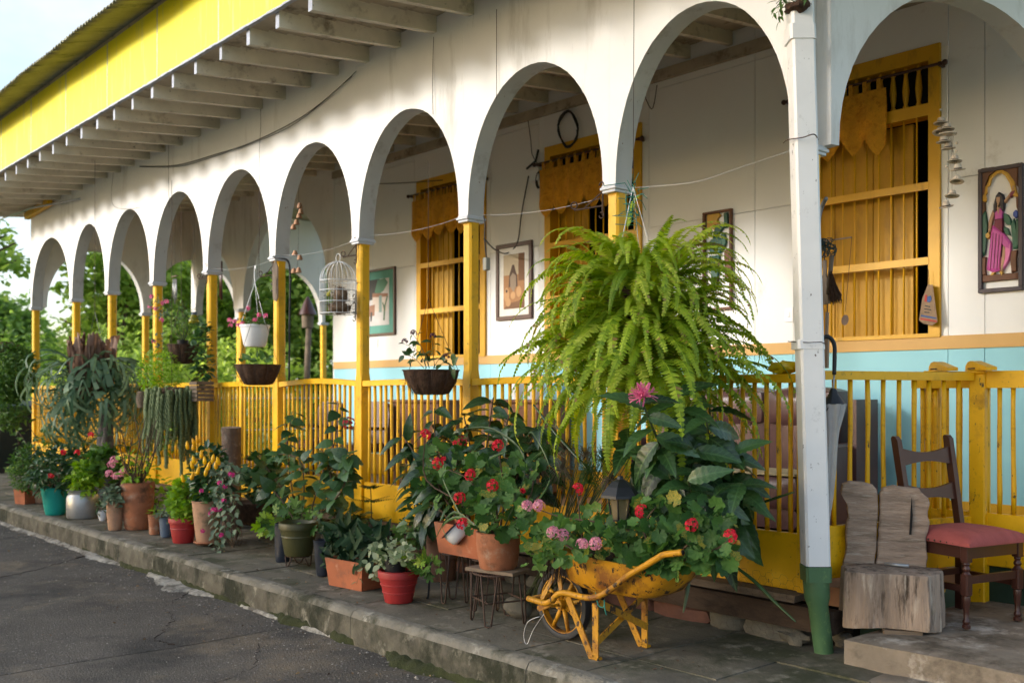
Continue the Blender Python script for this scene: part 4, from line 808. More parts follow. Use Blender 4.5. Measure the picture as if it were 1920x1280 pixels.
# ---- birdcage
m_cage = M('white_cage_wire', (.62, .64, .66), .4, .08)
bc = thing('birdcage', 'domed white wire birdcage hanging beside a yellow post', 'birdcage', pY(634, 588, 4.50)); k = mpp(bc.location); R = 34*k; H1 = 61*k; H2 = 98*k
for z in (.0, .36*H1, .70*H1, H1): MB().tube([(R*cos(a*pi/12), R*sin(a*pi/12), z) for a in range(25)], .004, 6, False).build('hoop', m_cage, bc, 180)
wm = MB().tube([(R, 0, 0), (R, 0, H1)]+[(R*cos(a), 0, H1+(H2-H1)*sin(a)) for a in (.25, .5, .75, 1.0, 1.25, 1.45)], .0028, 5).mesh('cage_wire', m_cage, 180)
for i in range(20): link('cage_wire', wm, bc, Matrix.Rotation(i*pi/10, 4, 'Z'))
MB().tube([(.035*cos(a), 0, H2+.03+.035*sin(a)) for a in [i*pi/8 for i in range(17)]], .003, 6, False).build('ring', m_cage, bc, 180)
m_nest = M('dry_grass_nest', (.17, .115, .075), .95, .4, 30, 1, 80, bdist=.01)
def nest(name, c, r, sz, label):
    t = thing(name, label, 'nest', c); b = MB(); b.blob((0, 0, 0), r, 14, 10, .12, sz, 2); b.build('core', m_nest, t, 60); b = MB()
    for i in range(150):
        a = random.uniform(0, 6.28); th = random.uniform(0, pi); p = V((sin(th)*cos(a)*sz[0], sin(th)*sin(a)*sz[1], cos(th)*sz[2]))*r*1.02; q = V((random.gauss(0, 1), random.gauss(0, 1), random.gauss(0, .5)))*.03; b.tube([p-q, p*1.06, p+q], .0015, 3, False)
    b.build('straw', m_nest, t, kind='stuff')
nest('round_nest', bc.location+V((.02, .01, H1*.55)), 13*k, (1, 1, 1.1), 'round brown woven nest hanging inside the birdcage'); nest('flat_nest', bc.location+V((.04, -.01, .045)), 20*k, (1.1, 1, .42), 'flat brown nest on the floor of the birdcage')
bd_ = thing('toy_bird', 'tiny yellow green bird figure inside the birdcage', 'bird', bc.location+V((-.10, -.03, H1*.62))); MB().blob((0, 0, 0), .022, 12, 8, .02, (1.5, .8, .9)).blob((.03, 0, .018), .014, 10, 8, 0).build('body', M('yellow_green_feather', (.35, .33, .05), .8, .2), bd_, 180); MB().bar((-.03, 0, 0), (-.075, 0, -.012), .016, .005).build('tail', m_black, bd_)
# ---- scroll brackets
def bracket(x, y, L, label, flip=1):
    t = thing('scroll_bracket', label, 'bracket', pY(x, y, 4.64)); q = -V((.75, .66, 0))*0
    d = V((-1, -.35, 0)).normalized()*L
    MB().tube([(0, 0, 0), d+V((0, 0, -.01))], .006, 6).build('arm', m_wire, t); MB().tube([(0, 0, .09), d*.62], .005, 6).build('brace', m_wire, t)
    MB().tube([(0, 0, -.06), (0, 0, .13)], .006, 6).build('back_plate', m_wire, t)
    MB().tube([d+V((0, 0, .02))+d.normalized()*(.022*cos(a))+V((0, 0, .022*sin(a))) for a in [i*.6 for i in range(11)]], .005, 6).build('scroll', m_wire, t)
    for s in (-1, 1): MB().tube([V((0, 0, .13 if s > 0 else -.06))+V((-.02*cos(a), -.01, .02*sin(a)*s)) for a in [i*.6 for i in range(10)]], .004, 6).build('scroll', m_wire, t)
    return t
bracket(1130, 386, .20, 'rusty scroll bracket on the yellow post left of the fern'); bracket(668, 478, .14, 'rusty scroll bracket holding the white birdcage'); bracket(666, 585, .20, 'plain rusty bracket under the birdcage'); bracket(512, 515, .16, 'rusty bracket beside the white hanging flowerpot'); bracket(388, 520, .12, 'small rusty hook bracket on the fifth yellow post')
# ---- chimes, feeder, carved plaque, ropes
t = thing('tube_chime', 'silver tube wind chime hanging in the porch', 'wind chime', pY(328, 518, 4.95)); k = mpp(t.location)
for i in range(5): MB().tube([(-.045+.022*i, .01*(i % 2), -.03), (-.045+.022*i, .01*(i % 2), -[40, 46, 52, 36, 44][i]*k)], .0085, 10).build('tube', m_alu, t, 180)
MB().bar((-.08, 0, 0), (.08, 0, 0), .03, .012).build('hanger', m_woodx, t); MB().tube([(0, 0, 0), (0, 0, 1.9)], .0015, 4).build('string', m_wire, t)
t = thing('wooden_chime', 'dark wooden tube chime hanging behind the yellow post', 'wind chime', pY(414, 490, 4.95)); k = mpp(t.location)
for i in range(3): MB().tube([(-.02+.02*i, 0, 0), (-.02+.02*i, 0, -(66+i*3)*k)], .011, 8).build('tube', m_brown, t, 180)
MB().tube([(0, 0, 0), (0, 0, 1.4)], .0015, 4).build('string', m_wire, t)
t = thing('hummingbird_feeder', 'small glass hummingbird feeder with yellow liquid hanging between posts', 'bird feeder', pY(364, 607, 4.72)); k = mpp(t.location)
MB().lathe([(8*k, 0), (10.5*k, 2*k), (10*k, 7*k), (5.5*k, 16*k), (5*k, 18*k)], n=18).build('bottle', M('yellow_liquid', (.35, .33, .02), .1, .1, bump=0, trans=.35), t, 180); MB().lathe([(5.4*k, 17*k), (5.4*k, 22*k), (0, 22.5*k)], n=14).build('cap', m_bluep, t, 40); MB().tube([(0, 0, 22*k), (.01, 0, .35), (0, 0, 1.7)], .0015, 4).build('wire', m_wire, t)
t = thing('bell_chime', 'chime of small terracotta bells hanging in the porch', 'wind chime', pY(560, 385, 5.0)); k = mpp(t.location); iv = -t.location
bm = MB().lathe([(5.5*k, -5*k), (4.6*k, -1*k), (3*k, 4*k), (0, 5*k)], n=12, cap0=False).mesh('bell', m_terra2, 60)
for x, y in ((562, 385), (564, 396), (561, 404), (556, 416), (550, 425), (553, 474), (562, 482), (551, 507), (560, 506)): link('bell', bm, t, Matrix.Translation(iv+pY(x, y, 5.0)))
MB().tube([iv+pY(560, 300, 5.0), iv+pY(560, 440, 5.0), iv+pY(557, 505, 5.0)], .0016, 4).build('string', m_wire, t)
t = thing('key_plaque', 'long grey wooden plaque with pegs hanging on a yellow post', 'plaque', pY(517, 563, 4.63)); k = mpp(t.location)
pr = [(-3*k, 0), (2*k, -2*k), (5.5*k, 4*k), (5.5*k, 62*k), (1*k, 74*k), (-3*k, 70*k), (-5.5*k, 58*k), (-5*k, 12*k)]; MB().prism(pr, (0, 0, 0), (.75, .66, 0), (0, 0, 1), (.012, -.014, 0)).build('board', m_wood, t)
for z in (18, 30, 43, 55): MB().tube([(-5*k, -.01, z*k), (-9*k, -.02, z*k), (-10*k, -.02, (z+2)*k)], .006, 6).build('peg', m_black, t)
rp = spl([pY(512, 481, 4.60), pY(524, 484, 4.60), pY(540, 490, 4.66), pY(544, 520, 4.70), pY(543, 600, 4.70), pY(542, 716, 4.69)])
wirething('braided_rope', rp, .009, M('black_braid', (.035, .037, .042), .8, .5, 90, 1, 120), 'black braided rope hanging down beside a yellow post', 'rope', n=8)
# ---- cables and wires
wirething('twin_cable', spl([pY(262, 312, 4.615), pY(330, 310, 4.615), pY(400, 291, 4.612), pY(470, 268, 4.612), pY(545, 232, 4.612), pY(600, 195, 4.612), pY(660, 143, 4.612)]), .0045, m_blwire, 'sagging dark cable along the top of the arcade wall', 'cable')
wirething('twin_cable', spl([pY(262, 313, 4.61), pY(335, 312, 4.61), pY(400, 294, 4.608), pY(475, 268, 4.608), pY(545, 237, 4.608), pY(605, 192, 4.608), pY(668, 134, 4.608)]), .003, m_blwire, 'thinner cable twisted along the sagging dark cable', 'cable')
wirething('service_cable', [pY(-40, 425, 4.3), pY(60, 390, 4.45), pY(150, 372, 4.57)], .012, m_gwire, 'grey service cable reaching the house corner from the left', 'cable')
for pts, l in (([(813, 70), (811, 150), (812, 215)], 'thin wire hanging down the wall above the second arch from the fern'), ([(487, 165), (489, 230), (486, 300), (487, 420), (482, 520)], 'thin wire hanging in front of the arch above the white flowerpot'), ([(318, 214), (316, 300), (317, 390)], 'thin wire hanging down the wall left of the cable sag'), ([(931, 18), (931, 185)], 'thin wire on the wall left of the arch above the sepia picture'), ([(213, 318), (212, 385), (262, 390)], 'thin bent wire on the far part of the arcade wall')):
    wirething('hanging_wire', spl([pY(x, y, 4.612) for x, y in pts]), .0022, m_wire, l, 'wire', 'thin wires hanging along the arcade wall')
for p, q, s, l in (((1125, 372), (905, 403), .03, 'thin wire stretched left from the post beside the fern'), ((862, 408), (697, 441), .03, 'thin wire stretched across the arch of the purple flowered basket'), ((664, 451), (530, 478), .04, 'thin wire stretched across the arch of the birdcage'), ((520, 483), (400, 503), .05, 'thin wire stretched across the arch of the white flowerpot')):
    wirething('line_wire', sag(pY(*p, 4.64), pY(*q, 4.64), s), .0013, m_gwire, l, 'wire', 'wires stretched between the posts')
wirething('line_wire', spl([pY(1187, 352, 4.64), pY(1300, 342, 4.64), pY(1385, 315, 4.6), pY(1476, 285, 4.5)]), .0013, m_gwire, 'thin wire stretched from the fern post to the drainpipe', 'wire', 'wires stretched between the posts')
wirething('wire_coil', [pY(1065+17*cos(a)+2*sin(a*3.1), 242+34*sin(a)+1.5*cos(a*2.3), BY-.04) for a in [i*.3 for i in range(66)]], .009, m_blwire, 'coil of black cable hanging on the porch wall above the window', 'cable coil')
wirething('wall_cable', spl([pY(991, 330, BY-.03), pY(978, 400, BY-.03), pY(970, 455, BY-.03), pY(950, 475, BY-.05), pY(928, 468, BY-.6), pY(908, 448, 5.0)]), .007, m_blwire, 'black cable drooping over the sepia picture', 'cable')
wirething('wall_cable', spl([pY(990, 225, BY-.03), pY(995, 262, BY-.03), pY(998, 290, BY-.03), pY(1010, 310, BY-.03)]), .004, m_blwire, 'thin cable dropping from the porch ceiling beside the coil', 'cable')
wirething('wall_cable', spl([pY(700, 345, BY-.03), pY(760, 343, BY-.03), pY(830, 338, BY-.03)]), .005, m_blwire, 'thin cable running above the window behind the purple flowered basket', 'cable')
wirething('wall_cable', spl([pY(1203, 165, BY-.03), pY(1222, 205, BY-.03), pY(1232, 160, BY-.03)]), .004, m_wire, 'short loop of wire on the porch wall under the ceiling', 'cable')
t = thing('pull_switch', 'small grey box hanging on a cord beside a yellow post', 'switch', pY(912, 495, 4.72)); k = mpp(t.location); MB().bbox((-5.5*k, -.02, -12*k), (5.5*k, .02, 12*k), .004).build('box', M('grey_box', (.28, .27, .22), .6, .1), t); MB().tube(spl([(0, 0, 12*k), (-3*k, 0, 30*k), (-5*k, 0, 50*k), (-4*k, 0, 75*k), (-8*k, 0, 92*k)]), .005, 6).build('cord', m_blwire, t, 180)
t = thing('wall_junction', 'white junction box with black tubing on the porch wall left of the coil', 'junction box', pY(1006, 330, BY-.02)); MB().bbox((-.07, -.04, -.06), (.07, .018, .07), .006).build('box', m_whpl, t); MB().tube([(.09+.06*cos(a), -.03, -.06+.09*sin(a)) for a in [1+i*.4 for i in range(9)]], .014, 8).build('tubing', m_blwire, t, 180); MB().tube([(-.12, -.03, .09), (.02, -.03, .15), (.06, -.03, .26)], .012, 8).build('arm', m_blwire, t, 180)
# ================================================================ leaves and plants
def blade(n, wf, fold=.12, curl=.25, wave=0.0, wn=5, cols=2):
    """leaf template along +Y (length 1), normal +Z, folded along the midrib and curling down"""
    vs = []; fs = []
    for i in range(n+1):
        t = i/n; w = wf(t); z0 = -curl*t*t
        for c in range(-1, 2):
            vs.append((c*w, t, z0+abs(c)*w*fold*2+(wave*sin(t*wn*2*pi+c)*abs(c) if 0 < i < n else 0)))
    for i in range(n):
        for c in range(2): a = i*3+c; fs.append((a, a+1, a+4, a+3))
    return vs, fs
def fan(n=29, lobes=7, cup=.18, depth=.20):
    """round scalloped geranium leaf, stalk at the origin"""
    vs = [(0, .12, 0)]; fs = []
    for ring, r in ((1, .26), (2, .5)):
        for i in range(n):
            a = -pi*.94+2*pi*.94*i/(n-1); rr = r*(1-depth*(ring-1)*abs(sin(a*lobes/2)))*(1+.06*sin(a*lobes*2)*(ring-1))
            vs.append((rr*sin(a), .12+rr*cos(a)+.12*(r/.5), cup*r*r*1.6+.035*sin(a*lobes)*(ring-1)))
    for i in range(n-1):
        fs.append((0, 1+i+1, 1+i)); a = 1+i; b = 1+n+i; fs.append((a, a+1, b+1, b))
    return vs, fs
def palm(k=5):
    """ivy / parsley leaf: k pointed lobes"""
    vs = [(0, .05, 0)]; fs = []; n = k*4+1
    for i in range(n):
        a = -2.3+4.6*i/(n-1); r = (.28+.30*abs(cos((i % 4)*pi/4)))*(.75+.25*cos(a)); vs.append((r*sin(a), .1+.25+r*cos(a)*1.05, -.05*r))
    for i in range(n-1): fs.append((0, i+2, i+1))
    return vs, fs
def blade5(n, wf, fold, curl, veins, amp, edge=0.0):
    """five-column leaf with sunken side veins and a wavy margin"""
    vs = []; fs = []
    for i in range(n+1):
        t = i/n; w = wf(t)
        for c in (-1, -.5, 0, .5, 1):
            vp = t-.10*abs(c); vs.append((c*w*(1+edge*sin(t*veins*2*pi)*(abs(c) == 1)), t, -curl*t*t+abs(c)*w*fold*2-abs(c)**2*w*.25+amp*sin(vp*veins*2*pi)*min(1, abs(c)*2)*sin(pi*t)))
    for i in range(n):
        for c in range(4): a = i*5+c; fs.append((a, a+1, a+6, a+5))
    return vs, fs
T_big = blade5(24, lambda t: .205*sin(pi*t**.80)**.9+.003, .26, .50, 7, .014, .07)
T_ov = blade(6, lambda t: .30*sin(pi*t**.8)**.9, .15, .25)
T_hib = blade5(12, lambda t: .34*sin(pi*t**.62)**.9*(1+.08*(1 if int(t*12) % 2 else -1))+.002, .16, .28, 4, .012)
T_lan = blade(6, lambda t: .16*sin(pi*t**.8), .2, .35)
T_gl = blade5(12, lambda t: .20*sin(pi*t**.8)**.85+.003, .25, .50, 4, .014, .05)
T_sm = blade(3, lambda t: .26*sin(pi*min(.98, t+.03)**.8), .15, .2)
T_strap = blade(12, lambda t: .035*(1-t**2.2)+.002, .5, 0)
T_fan = fan(); T_fan2 = fan(21, 5, .3, .22); T_palm = palm(5); T_round = blade(5, lambda t: .42*sin(pi*min(.985, t+.015)**.9)**.7, .08, .15)
T_card = ([(-.3, 0, 0), (.3, .1, .05), (.25, .8, -.03), (-.2, .95, .08)], [(0, 1, 2, 3)])
def tmesh(T, name, mat, smooth=180): return MB().add(*T).mesh(name, mat, smooth)
def lmat(p, d, n, s, sx=1.0):
    d = V(d).normalized(); n = V(n); x = d.cross(n)
    if x.length < 1e-4: x = d.orthogonal()
    x.normalize(); z = x.cross(d)
    m = Matrix(((x.x*s*sx, d.x*s, z.x*s, p[0]), (x.y*s*sx, d.y*s, z.y*s, p[1]), (x.z*s*sx, d.z*s, z.z*s, p[2]), (0, 0, 0, 1)))
    return m
def rv(s=1.0): return V((random.gauss(0, s), random.gauss(0, s), random.gauss(0, s)))
def rdir(el0=-.3, el1=.6):
    a = random.uniform(0, 2*pi); e = random.uniform(el0, el1); return V((cos(a)*cos(e), sin(a)*cos(e), sin(e)))
# leaf colours
l_fern = LM('fern_green', (.13, .23, .012), (.44, .56, .045), .5, .42, c3=(.30, .20, .07)); l_fern2 = LM('fern_yellow_green', (.26, .36, .02), (.52, .58, .08), .5, .42, c3=(.34, .24, .10))
l_dark = LM('glossy_dark_green', (.008, .030, .010), (.035, .085, .022), .26, .12, .6, veins=6, vcol=(.06, .13, .04)); l_big = LM('deep_green', (.008, .030, .010), (.045, .110, .030), .30, .15, .55, veins=8, vcol=(.09, .19, .06))
l_ger = LM('geranium_green', (.022, .070, .016), (.105, .23, .05), .55, .3, c3=(.40, .33, .06)); l_ger2 = LM('pale_geranium_green', (.05, .13, .03), (.16, .30, .07), .55, .3, c3=(.38, .30, .07))
l_hib = LM('hibiscus_green', (.014, .050, .016), (.060, .135, .038), .33, .2, .5, veins=5, vcol=(.08, .16, .05)); l_lime = LM('lime_green', (.13, .28, .02), (.30, .45, .04), .5, .35); l_mid = LM('mid_green', (.035, .10, .018), (.10, .20, .03), .5, .28)
l_grey = LM('grey_green', (.075, .12, .075), (.17, .24, .15), .55, .2); l_stag = LM('staghorn_green', (.055, .12, .060), (.20, .29, .17), .5, .25); l_brownf = LM('dry_shield_frond', (.10, .045, .025), (.40, .26, .19), .7, .2)
l_sed = LM('sedum_green', (.10, .14, .055), (.26, .33, .15), .55, .15); l_var = LM('variegated_leaf', (.10, .16, .06), (.42, .47, .30), .5, .25); l_dry = LM('dry_brown', (.09, .065, .045), (.20, .16, .11), .8, .1)
l_snake = LM('snake_plant', (.007, .024, .010), (.025, .060, .022), .62, .1, .2); l_tree = LM('tree_leaf', (.16, .26, .05), (.46, .58, .14), .5, .5); l_tree2 = LM('tree_leaf_dark', (.10, .19, .04), (.30, .43, .10), .5, .45); l_tree3 = LM('tree_leaf_bright', (.28, .40, .06), (.55, .64, .14), .5, .5)
m_stem = M('green_stem', (.06, .085, .03), .7, .25); m_twig = M('brown_twig', (.085, .055, .035), .85, .3, 20, .4, 60)
f_red = LM('red_petal', (.50, .006, .02), (.72, .015, .05), .6, .3); f_pink = LM('pink_petal', (.62, .20, .32), (.80, .42, .50), .6, .35); f_hot = LM('hot_pink_petal', (.60, .10, .24), (.78, .26, .40), .6, .3); f_dkred = LM('dark_red_petal', (.25, .005, .015), (.42, .01, .03), .6, .2); f_mag = LM('magenta_petal', (.45, .02, .16), (.6, .05, .25), .6, .3); f_pur = LM('dark_purple_petal', (.05, .012, .03), (.10, .03, .06), .7, .2); f_vio = LM('violet_petal', (.12, .015, .25), (.2, .04, .35), .6, .3); f_yel = LM('yellow_fruit', (.75, .38, .005), (.85, .55, .01), .35, .2)
def head_mesh(name, mat, nf=14, pr=.011, R=.028, star=False):
    """round flower head of small five-petalled florets, unit: metres"""
    mb = MB()
    for i in range(nf):
        th = math.acos(1-1.35*(i+.5)/nf); a = i*2.39996; d = V((sin(th)*cos(a), sin(th)*sin(a), cos(th))); c = d*R*random.uniform(.85, 1.08)
        u = d.orthogonal().normalized(); w = d.cross(u)
        for k in range(5):
            q = k*2*pi/5+random.uniform(-.2, .2); r = u*cos(q)+w*sin(q); s = d.cross(r); p = pr*random.uniform(.85, 1.2)
            mb.leaf(Matrix.Identity(4), ([c, c+r*p*.75+s*p*.45+d*p*.25, c+r*p*1.15+d*p*.1, c+r*p*.75-s*p*.45+d*p*.25], [(0, 1, 2, 3)]))
    return mb.mesh(name, mat)
H_red = head_mesh('flower_head', f_red); H_pink = head_mesh('flower_head', f_pink, 11, .014, .028); H_dk = head_mesh('flower_head', f_dkred, 12, .010, .03); H_pur = head_mesh('flower_head', f_pur, 10, .008, .016); H_mag = head_mesh('flower_head', f_mag, 4, .010, .008); H_sred = head_mesh('flower_head', f_red, 4, .011, .010); H_spk = head_mesh('flower_head', f_hot, 4, .012, .010)
jm = MB()                                                     # brush-like pink flower of curved tubes
for i in range(60):
    th = math.acos(1-1.5*(i+.5)/60); a = i*2.39996; d = V((sin(th)*cos(a), sin(th)*sin(a), cos(th)+.2)).normalized(); jm.leaf(lmat(d*.01, d+rv(.08), rv(), .058), blade(4, lambda t: .07*(1-.3*t), .4, .5))
J_pink = jm.mesh('brush_flower', f_hot)
MESH = {}
def lm_(T, mat, key):
    if key not in MESH: MESH[key] = tmesh(T, 'leaf', mat)
    return MESH[key]
def plant(name, label, base, cat='plant', group=None): return thing(name, label, cat, base, 0, group)
def stem_obj(t, pts, r0, r1, mat=None, name='stem'):
    k = len(pts); iv = t.location; return MB().tube([p-iv for p in pts], [r0+(r1-r0)*i/(k-1) for i in range(k)], 6).build(name, mat or m_stem, t, 180)
def leaf_obj(t, me, p, d, n, s, sx=1.0, name='leaf'): return link(name, me, t, lmat(V(p)-t.location, d, n, s, sx))
def along(t, pts, me, n, size, start=.2, droop=.25, up=.0, joined=None, spread=1.0, T=None, end=1.0):
    """leaves round a stem path; droop tips them down"""
    k = len(pts)-1; a = random.uniform(0, 6.28)
    for i in range(n):
        u = (start+(end-start)*(i+random.random()*.6)/n)*k; u = min(u, k-.001); j = int(u); p = pts[j].lerp(pts[j+1], u-j); ax = (pts[j+1]-pts[j]).normalized(); a += 2.4+random.uniform(-.4, .4)
        o = ax.orthogonal().normalized(); b = ax.cross(o); d = (o*cos(a)+b*sin(a))*spread+ax*(.25+up)+V((0, 0, -droop+random.uniform(-.2, .2))); d.normalize(); s = size*random.uniform(.7, 1.15)
        nn = V((.2, -.55, .8))+rv(.25)
        if joined is not None: joined.leaf(lmat(p-t.location, d, nn, s), T)
        else: leaf_obj(t, me, p+d*size*.08, d, nn, s)
def flowers(t, me, pts, Y, sc_=1.0, name='flower', jig=.05, dirv=(.35, -.6, .7)):
    for x, y in pts: p = pY(x, y, Y+random.uniform(-jig, jig)); link(name, me, t, lmat(p-t.location, V((random.uniform(-1, 1), random.uniform(-1, 1), .2)), V(dirv)+rv(.2), sc_))
def cloud(t, T, mat, c, rad, n, size, name='foliage', el=(-.5, .8), hollow=.3, zmin=None, me=None, upn=1.0):
    """joined mass of small leaves in an ellipsoid (uncountable foliage), or single leaf objects when me is given"""
    mb = MB(); c = V(c); rad = V(rad) if hasattr(rad, '__len__') else V((rad,)*3)
    for i in range(n):
        while True:
            q = V((random.uniform(-1, 1), random.uniform(-1, 1), random.uniform(-1, 1)))
            if hollow < q.length < 1: break
        if mnoise.noise(V((q.x*2.4+c.x, q.y*2.4+c.y, q.z*2.4))) < -.12 and random.random() < .75: continue
        p = c+V((q.x*rad.x, q.y*rad.y, q.z*rad.z))
        if zmin is not None and p.z < zmin: continue
        d = V((q.x, q.y, q.z*.6))+rdir(*el)*.9; nn = V((0, -.25, upn))+q*.5+rv(.35); s = size*random.uniform(.65, 1.2)
        if me is not None: leaf_obj(t, me, p, d, nn, s)
        else: mb.leaf(lmat(p-t.location, d, nn, s), T)
    if me is None: return mb.build(name, mat, t, None, None, 'stuff')
# ================================================================ pots
def potthing(name, label, x, yb, wt, wb, h, mat, cat='pot', prof=None, Z=0.0, Y=None, soil=True, group=None, n=28, wob=.0):
    """pot standing on the pavement; sizes in photo pixels (widths at rim and base, height)"""
    p = pZ(x, yb-3, Z) if Y is None else pY(x, yb, Y); k = mpp(p); a, b, H = wt*k/2, wb*k/2, h*k
    if Y is None: p = p+V((FW.x, FW.y, 0))*(b*.75)
    t = thing(name, label, cat, p, random.uniform(0, 1), group)
    pr = [(b*.93, 0), (b, .006)]+[(b+(a-b)*u**.85, H*u) for u in (.2, .45, .7, .9)] if prof is None else [(b+(a-b)*u if r is None else a*r, H*u) for u, r in prof]
    rim = [(a*1.0, H*.985), (a*1.03, H), (a*.97, H+.003), (a*.92, H-.004), (a*.88, H*.86)]
    MB().lathe(pr+rim, n=n, wob=wob).build('pot_body', mat, t, 50)
    if soil: MB().lathe([(a*.9, H*.88), (a*.5, H*.90), (0, H*.91)], n=18, cap0=False).build('soil', m_soil, t, 180)
    t['H'] = H; t['R'] = a; return t
def topof(t): return t.location+V((0, 0, t['H']*.9))
RIBS = [(0, .66), (.02, .68), (.30, .76), (.31, .80), (.34, .80), (.35, .78), (.55, .86), (.56, .90), (.59, .90), (.60, .88), (.78, .95), (.79, 1.0), (.95, 1.02)]
URN = [(0, .74), (.03, .78), (.3, .90), (.55, .97), (.75, 1.0), (.84, .98), (.87, 1.03), (.95, 1.03)]
BAND = [(0, .70), (.02, .72), (.4, .84), (.55, .88), (.56, .91), (.60, .91), (.61, .89), (.80, .95), (.81, 1.02), (.95, 1.03)]
def rectpot(name, label, c, L, W, H, rz, mat):
    t = thing(name, label, 'planter', c, rz); q = .86; w = .012
    vs = []
    for (z, s) in ((0, q), (H, 1.0)): vs += [(-L/2*s, -W/2*s, z), (L/2*s, -W/2*s, z), (L/2*s, W/2*s, z), (-L/2*s, W/2*s, z)]
    vs += [(-L/2+w, -W/2+w, H), (L/2-w, -W/2+w, H), (L/2-w, W/2-w, H), (-L/2+w, W/2-w, H), (-L/2+w*1.5, -W/2+w*1.5, H*.86), (L/2-w*1.5, -W/2+w*1.5, H*.86), (L/2-w*1.5, W/2-w*1.5, H*.86), (-L/2+w*1.5, W/2-w*1.5, H*.86)]
    fs = [(3, 2, 1, 0)]
    for a, b in ((0, 4), (4, 8), (8, 12)):
        for i in range(4): j = (i+1) % 4; fs.append((a+i, a+j, b+j, b+i))
    MB().add(vs, fs).build('trough', mat, t); MB().add([(-L/2+w, -W/2+w, H*.87), (L/2-w, -W/2+w, H*.87), (L/2-w, W/2-w, H*.87), (-L/2+w, W/2-w, H*.87)], [(0, 1, 2, 3)]).build('soil', m_soil, t); t['H'] = H; t['R'] = L/2; return t
def hairpin(name, label, c, r, H, legs=3, low=True, square=False):
    """bent-wire plant stand: ring on hairpin legs"""
    t = thing(name, label, 'plant stand', c)
    MB().tube([(r*cos(a*pi/12), r*sin(a*pi/12), H-.006) for a in range(25)], .006, 6, False).build('ring', m_wire, t, 180)
    for i in range(legs):
        a = i*2*pi/legs+.5; o = V((cos(a), sin(a), 0)); w = V((-sin(a), cos(a), 0)); MB().tube([o*r+w*.05+V((0, 0, H-.006)), o*r*1.12+w*.018+V((0, 0, .012)), o*r*1.13+V((0, 0, .005)), o*r*1.12-w*.018+V((0, 0, .012)), o*r-w*.05+V((0, 0, H-.006))], .0055, 6).build('hairpin_leg', m_wire, t, 180)
    return t
# ---- the row of pots, from the far left
P = {}
def sqpot(label, x, yb, w, h, mat): 
    p = pZ(x, yb-3); k = mpp(p); return rectpot('square_planter', label, p+V((FW.x, FW.y, 0))*w*k*.4, w*k*.8, w*k*.8, h*k, .35, mat)
P['sq'] = sqpot('small square orange clay planter at the far left end of the row', 42, 948, 40, 27, m_terra3)
P['pk'] = potthing('clay_pot', 'pinkish clay pot half hidden behind the teal pot', 74, 946, 34, 28, 42, m_terra2)
P['teal'] = potthing('teal_pot', 'teal plastic pot tapering downward near the kerb', 98, 969, 52, 34, 52, m_teal)
P['can'] = potthing('milk_can', 'dented grey aluminium pot standing right of the teal pot', 146, 976, 58, 56, 54, m_alu, prof=[(0, .90), (.05, .98), (.5, 1.0), (.75, .98), (.86, .86), (.93, .80), (.97, .82)])
P['bowl'] = potthing('white_bowl', 'small white bowl planted with dark leaves', 191, 979, 22, 12, 18, m_enam)
P['tt'] = potthing('clay_pot', 'tall narrow clay pot left of the big terracotta urn', 212, 997, 32, 24, 54, m_terra2)
P['urn'] = potthing('terracotta_urn', 'big terracotta urn with a thick rim', 252, 996, 60, 46, 88, m_terra, prof=URN)
P['sc'] = potthing('clay_pot', 'small plain clay pot right of the big urn', 288, 1005, 25, 20, 37, m_terra)
P['bl'] = potthing('blue_pot', 'small slate blue plastic pot beside the red pot', 309, 1010, 26, 20, 36, m_bluep)
P['red'] = potthing('red_pot', 'round red plastic pot with bright lime green foliage', 339, 1021, 52, 36, 47, m_redp, prof=BAND)
P['tan'] = potthing('tan_pot', 'tall pale terracotta pot on a saucer with yellow peppers', 384, 1027, 56, 38, 80, m_terra2)
k = mpp(P['tan'].location); MB().lathe([(20*k, -.003), (25*k, .012), (24*k, .022), (20*k, .012), (0, .011)], n=24).build('saucer', m_terra, P['tan'], 40); P['tan'].location.z += .02
P['oli'] = potthing('olive_pot', 'large dark olive plastic pot on a low wire stand', 556, 1066, 72, 46, 62, m_olive, prof=BAND)
P['oli'].location.z += .085; hairpin('wire_stand', 'low wire stand under the olive pot', P['oli'].location-V((0, 0, .085)), .085, .085)
P['bag1'] = potthing('nursery_bag', 'dark plastic nursery bag pot left of the olive pot', 528, 1057, 30, 26, 72, m_bag, wob=.05); P['bag2'] = potthing('nursery_bag', 'dark plastic nursery bag pot between the olive pot and the clay trough', 606, 1083, 40, 30, 66, m_bag, wob=.05)
P['rib'] = potthing('red_pot', 'ribbed dark red pot holding a small black pot', 745, 1134, 78, 56, 60, m_redp, prof=RIBS)
q = P['rib'].location+V((0, 0, P['rib']['H']*.72)); k = mpp(q)
P['blk'] = potthing('black_pot', 'small black plastic pot set inside the ribbed red pot', 736, 1082, 38, 30, 34, m_black); P['blk'].location = q+RT*(-.02)
P['br'] = potthing('brown_pot', 'old brown clay pot with a chipped double rim behind the orange trough', 828, 1092, 66, 48, 90, m_terra4, prof=[(0, .72), (.03, .75), (.45, .86), (.47, .95), (.52, .95), (.54, .9), (.82, .97), (.84, 1.03), (.95, 1.04)])
p1 = pZ(655, 1108); rz = 0.12
P['tr'] = rectpot('clay_trough', 'low rectangular clay trough full of dark leaves', pZ(668, 1098), .40, .23, .19, .12, m_terra3)
p2 = pZ(865, 1150); P['or'] = rectpot('orange_trough', 'bright orange clay trough raised on wire stands', V((pY(868, 1040, 3.88).x, 3.93, .32)), .50, .17, .19, 0.0, m_terra3)
for dx, l in ((-.15, 'wire stand under the left end of the orange trough'), (.15, 'wire stand under the right end of the orange trough')): hairpin('wire_stand', l, P['or'].location+V((dx, 0, -.32)), .075, .318)
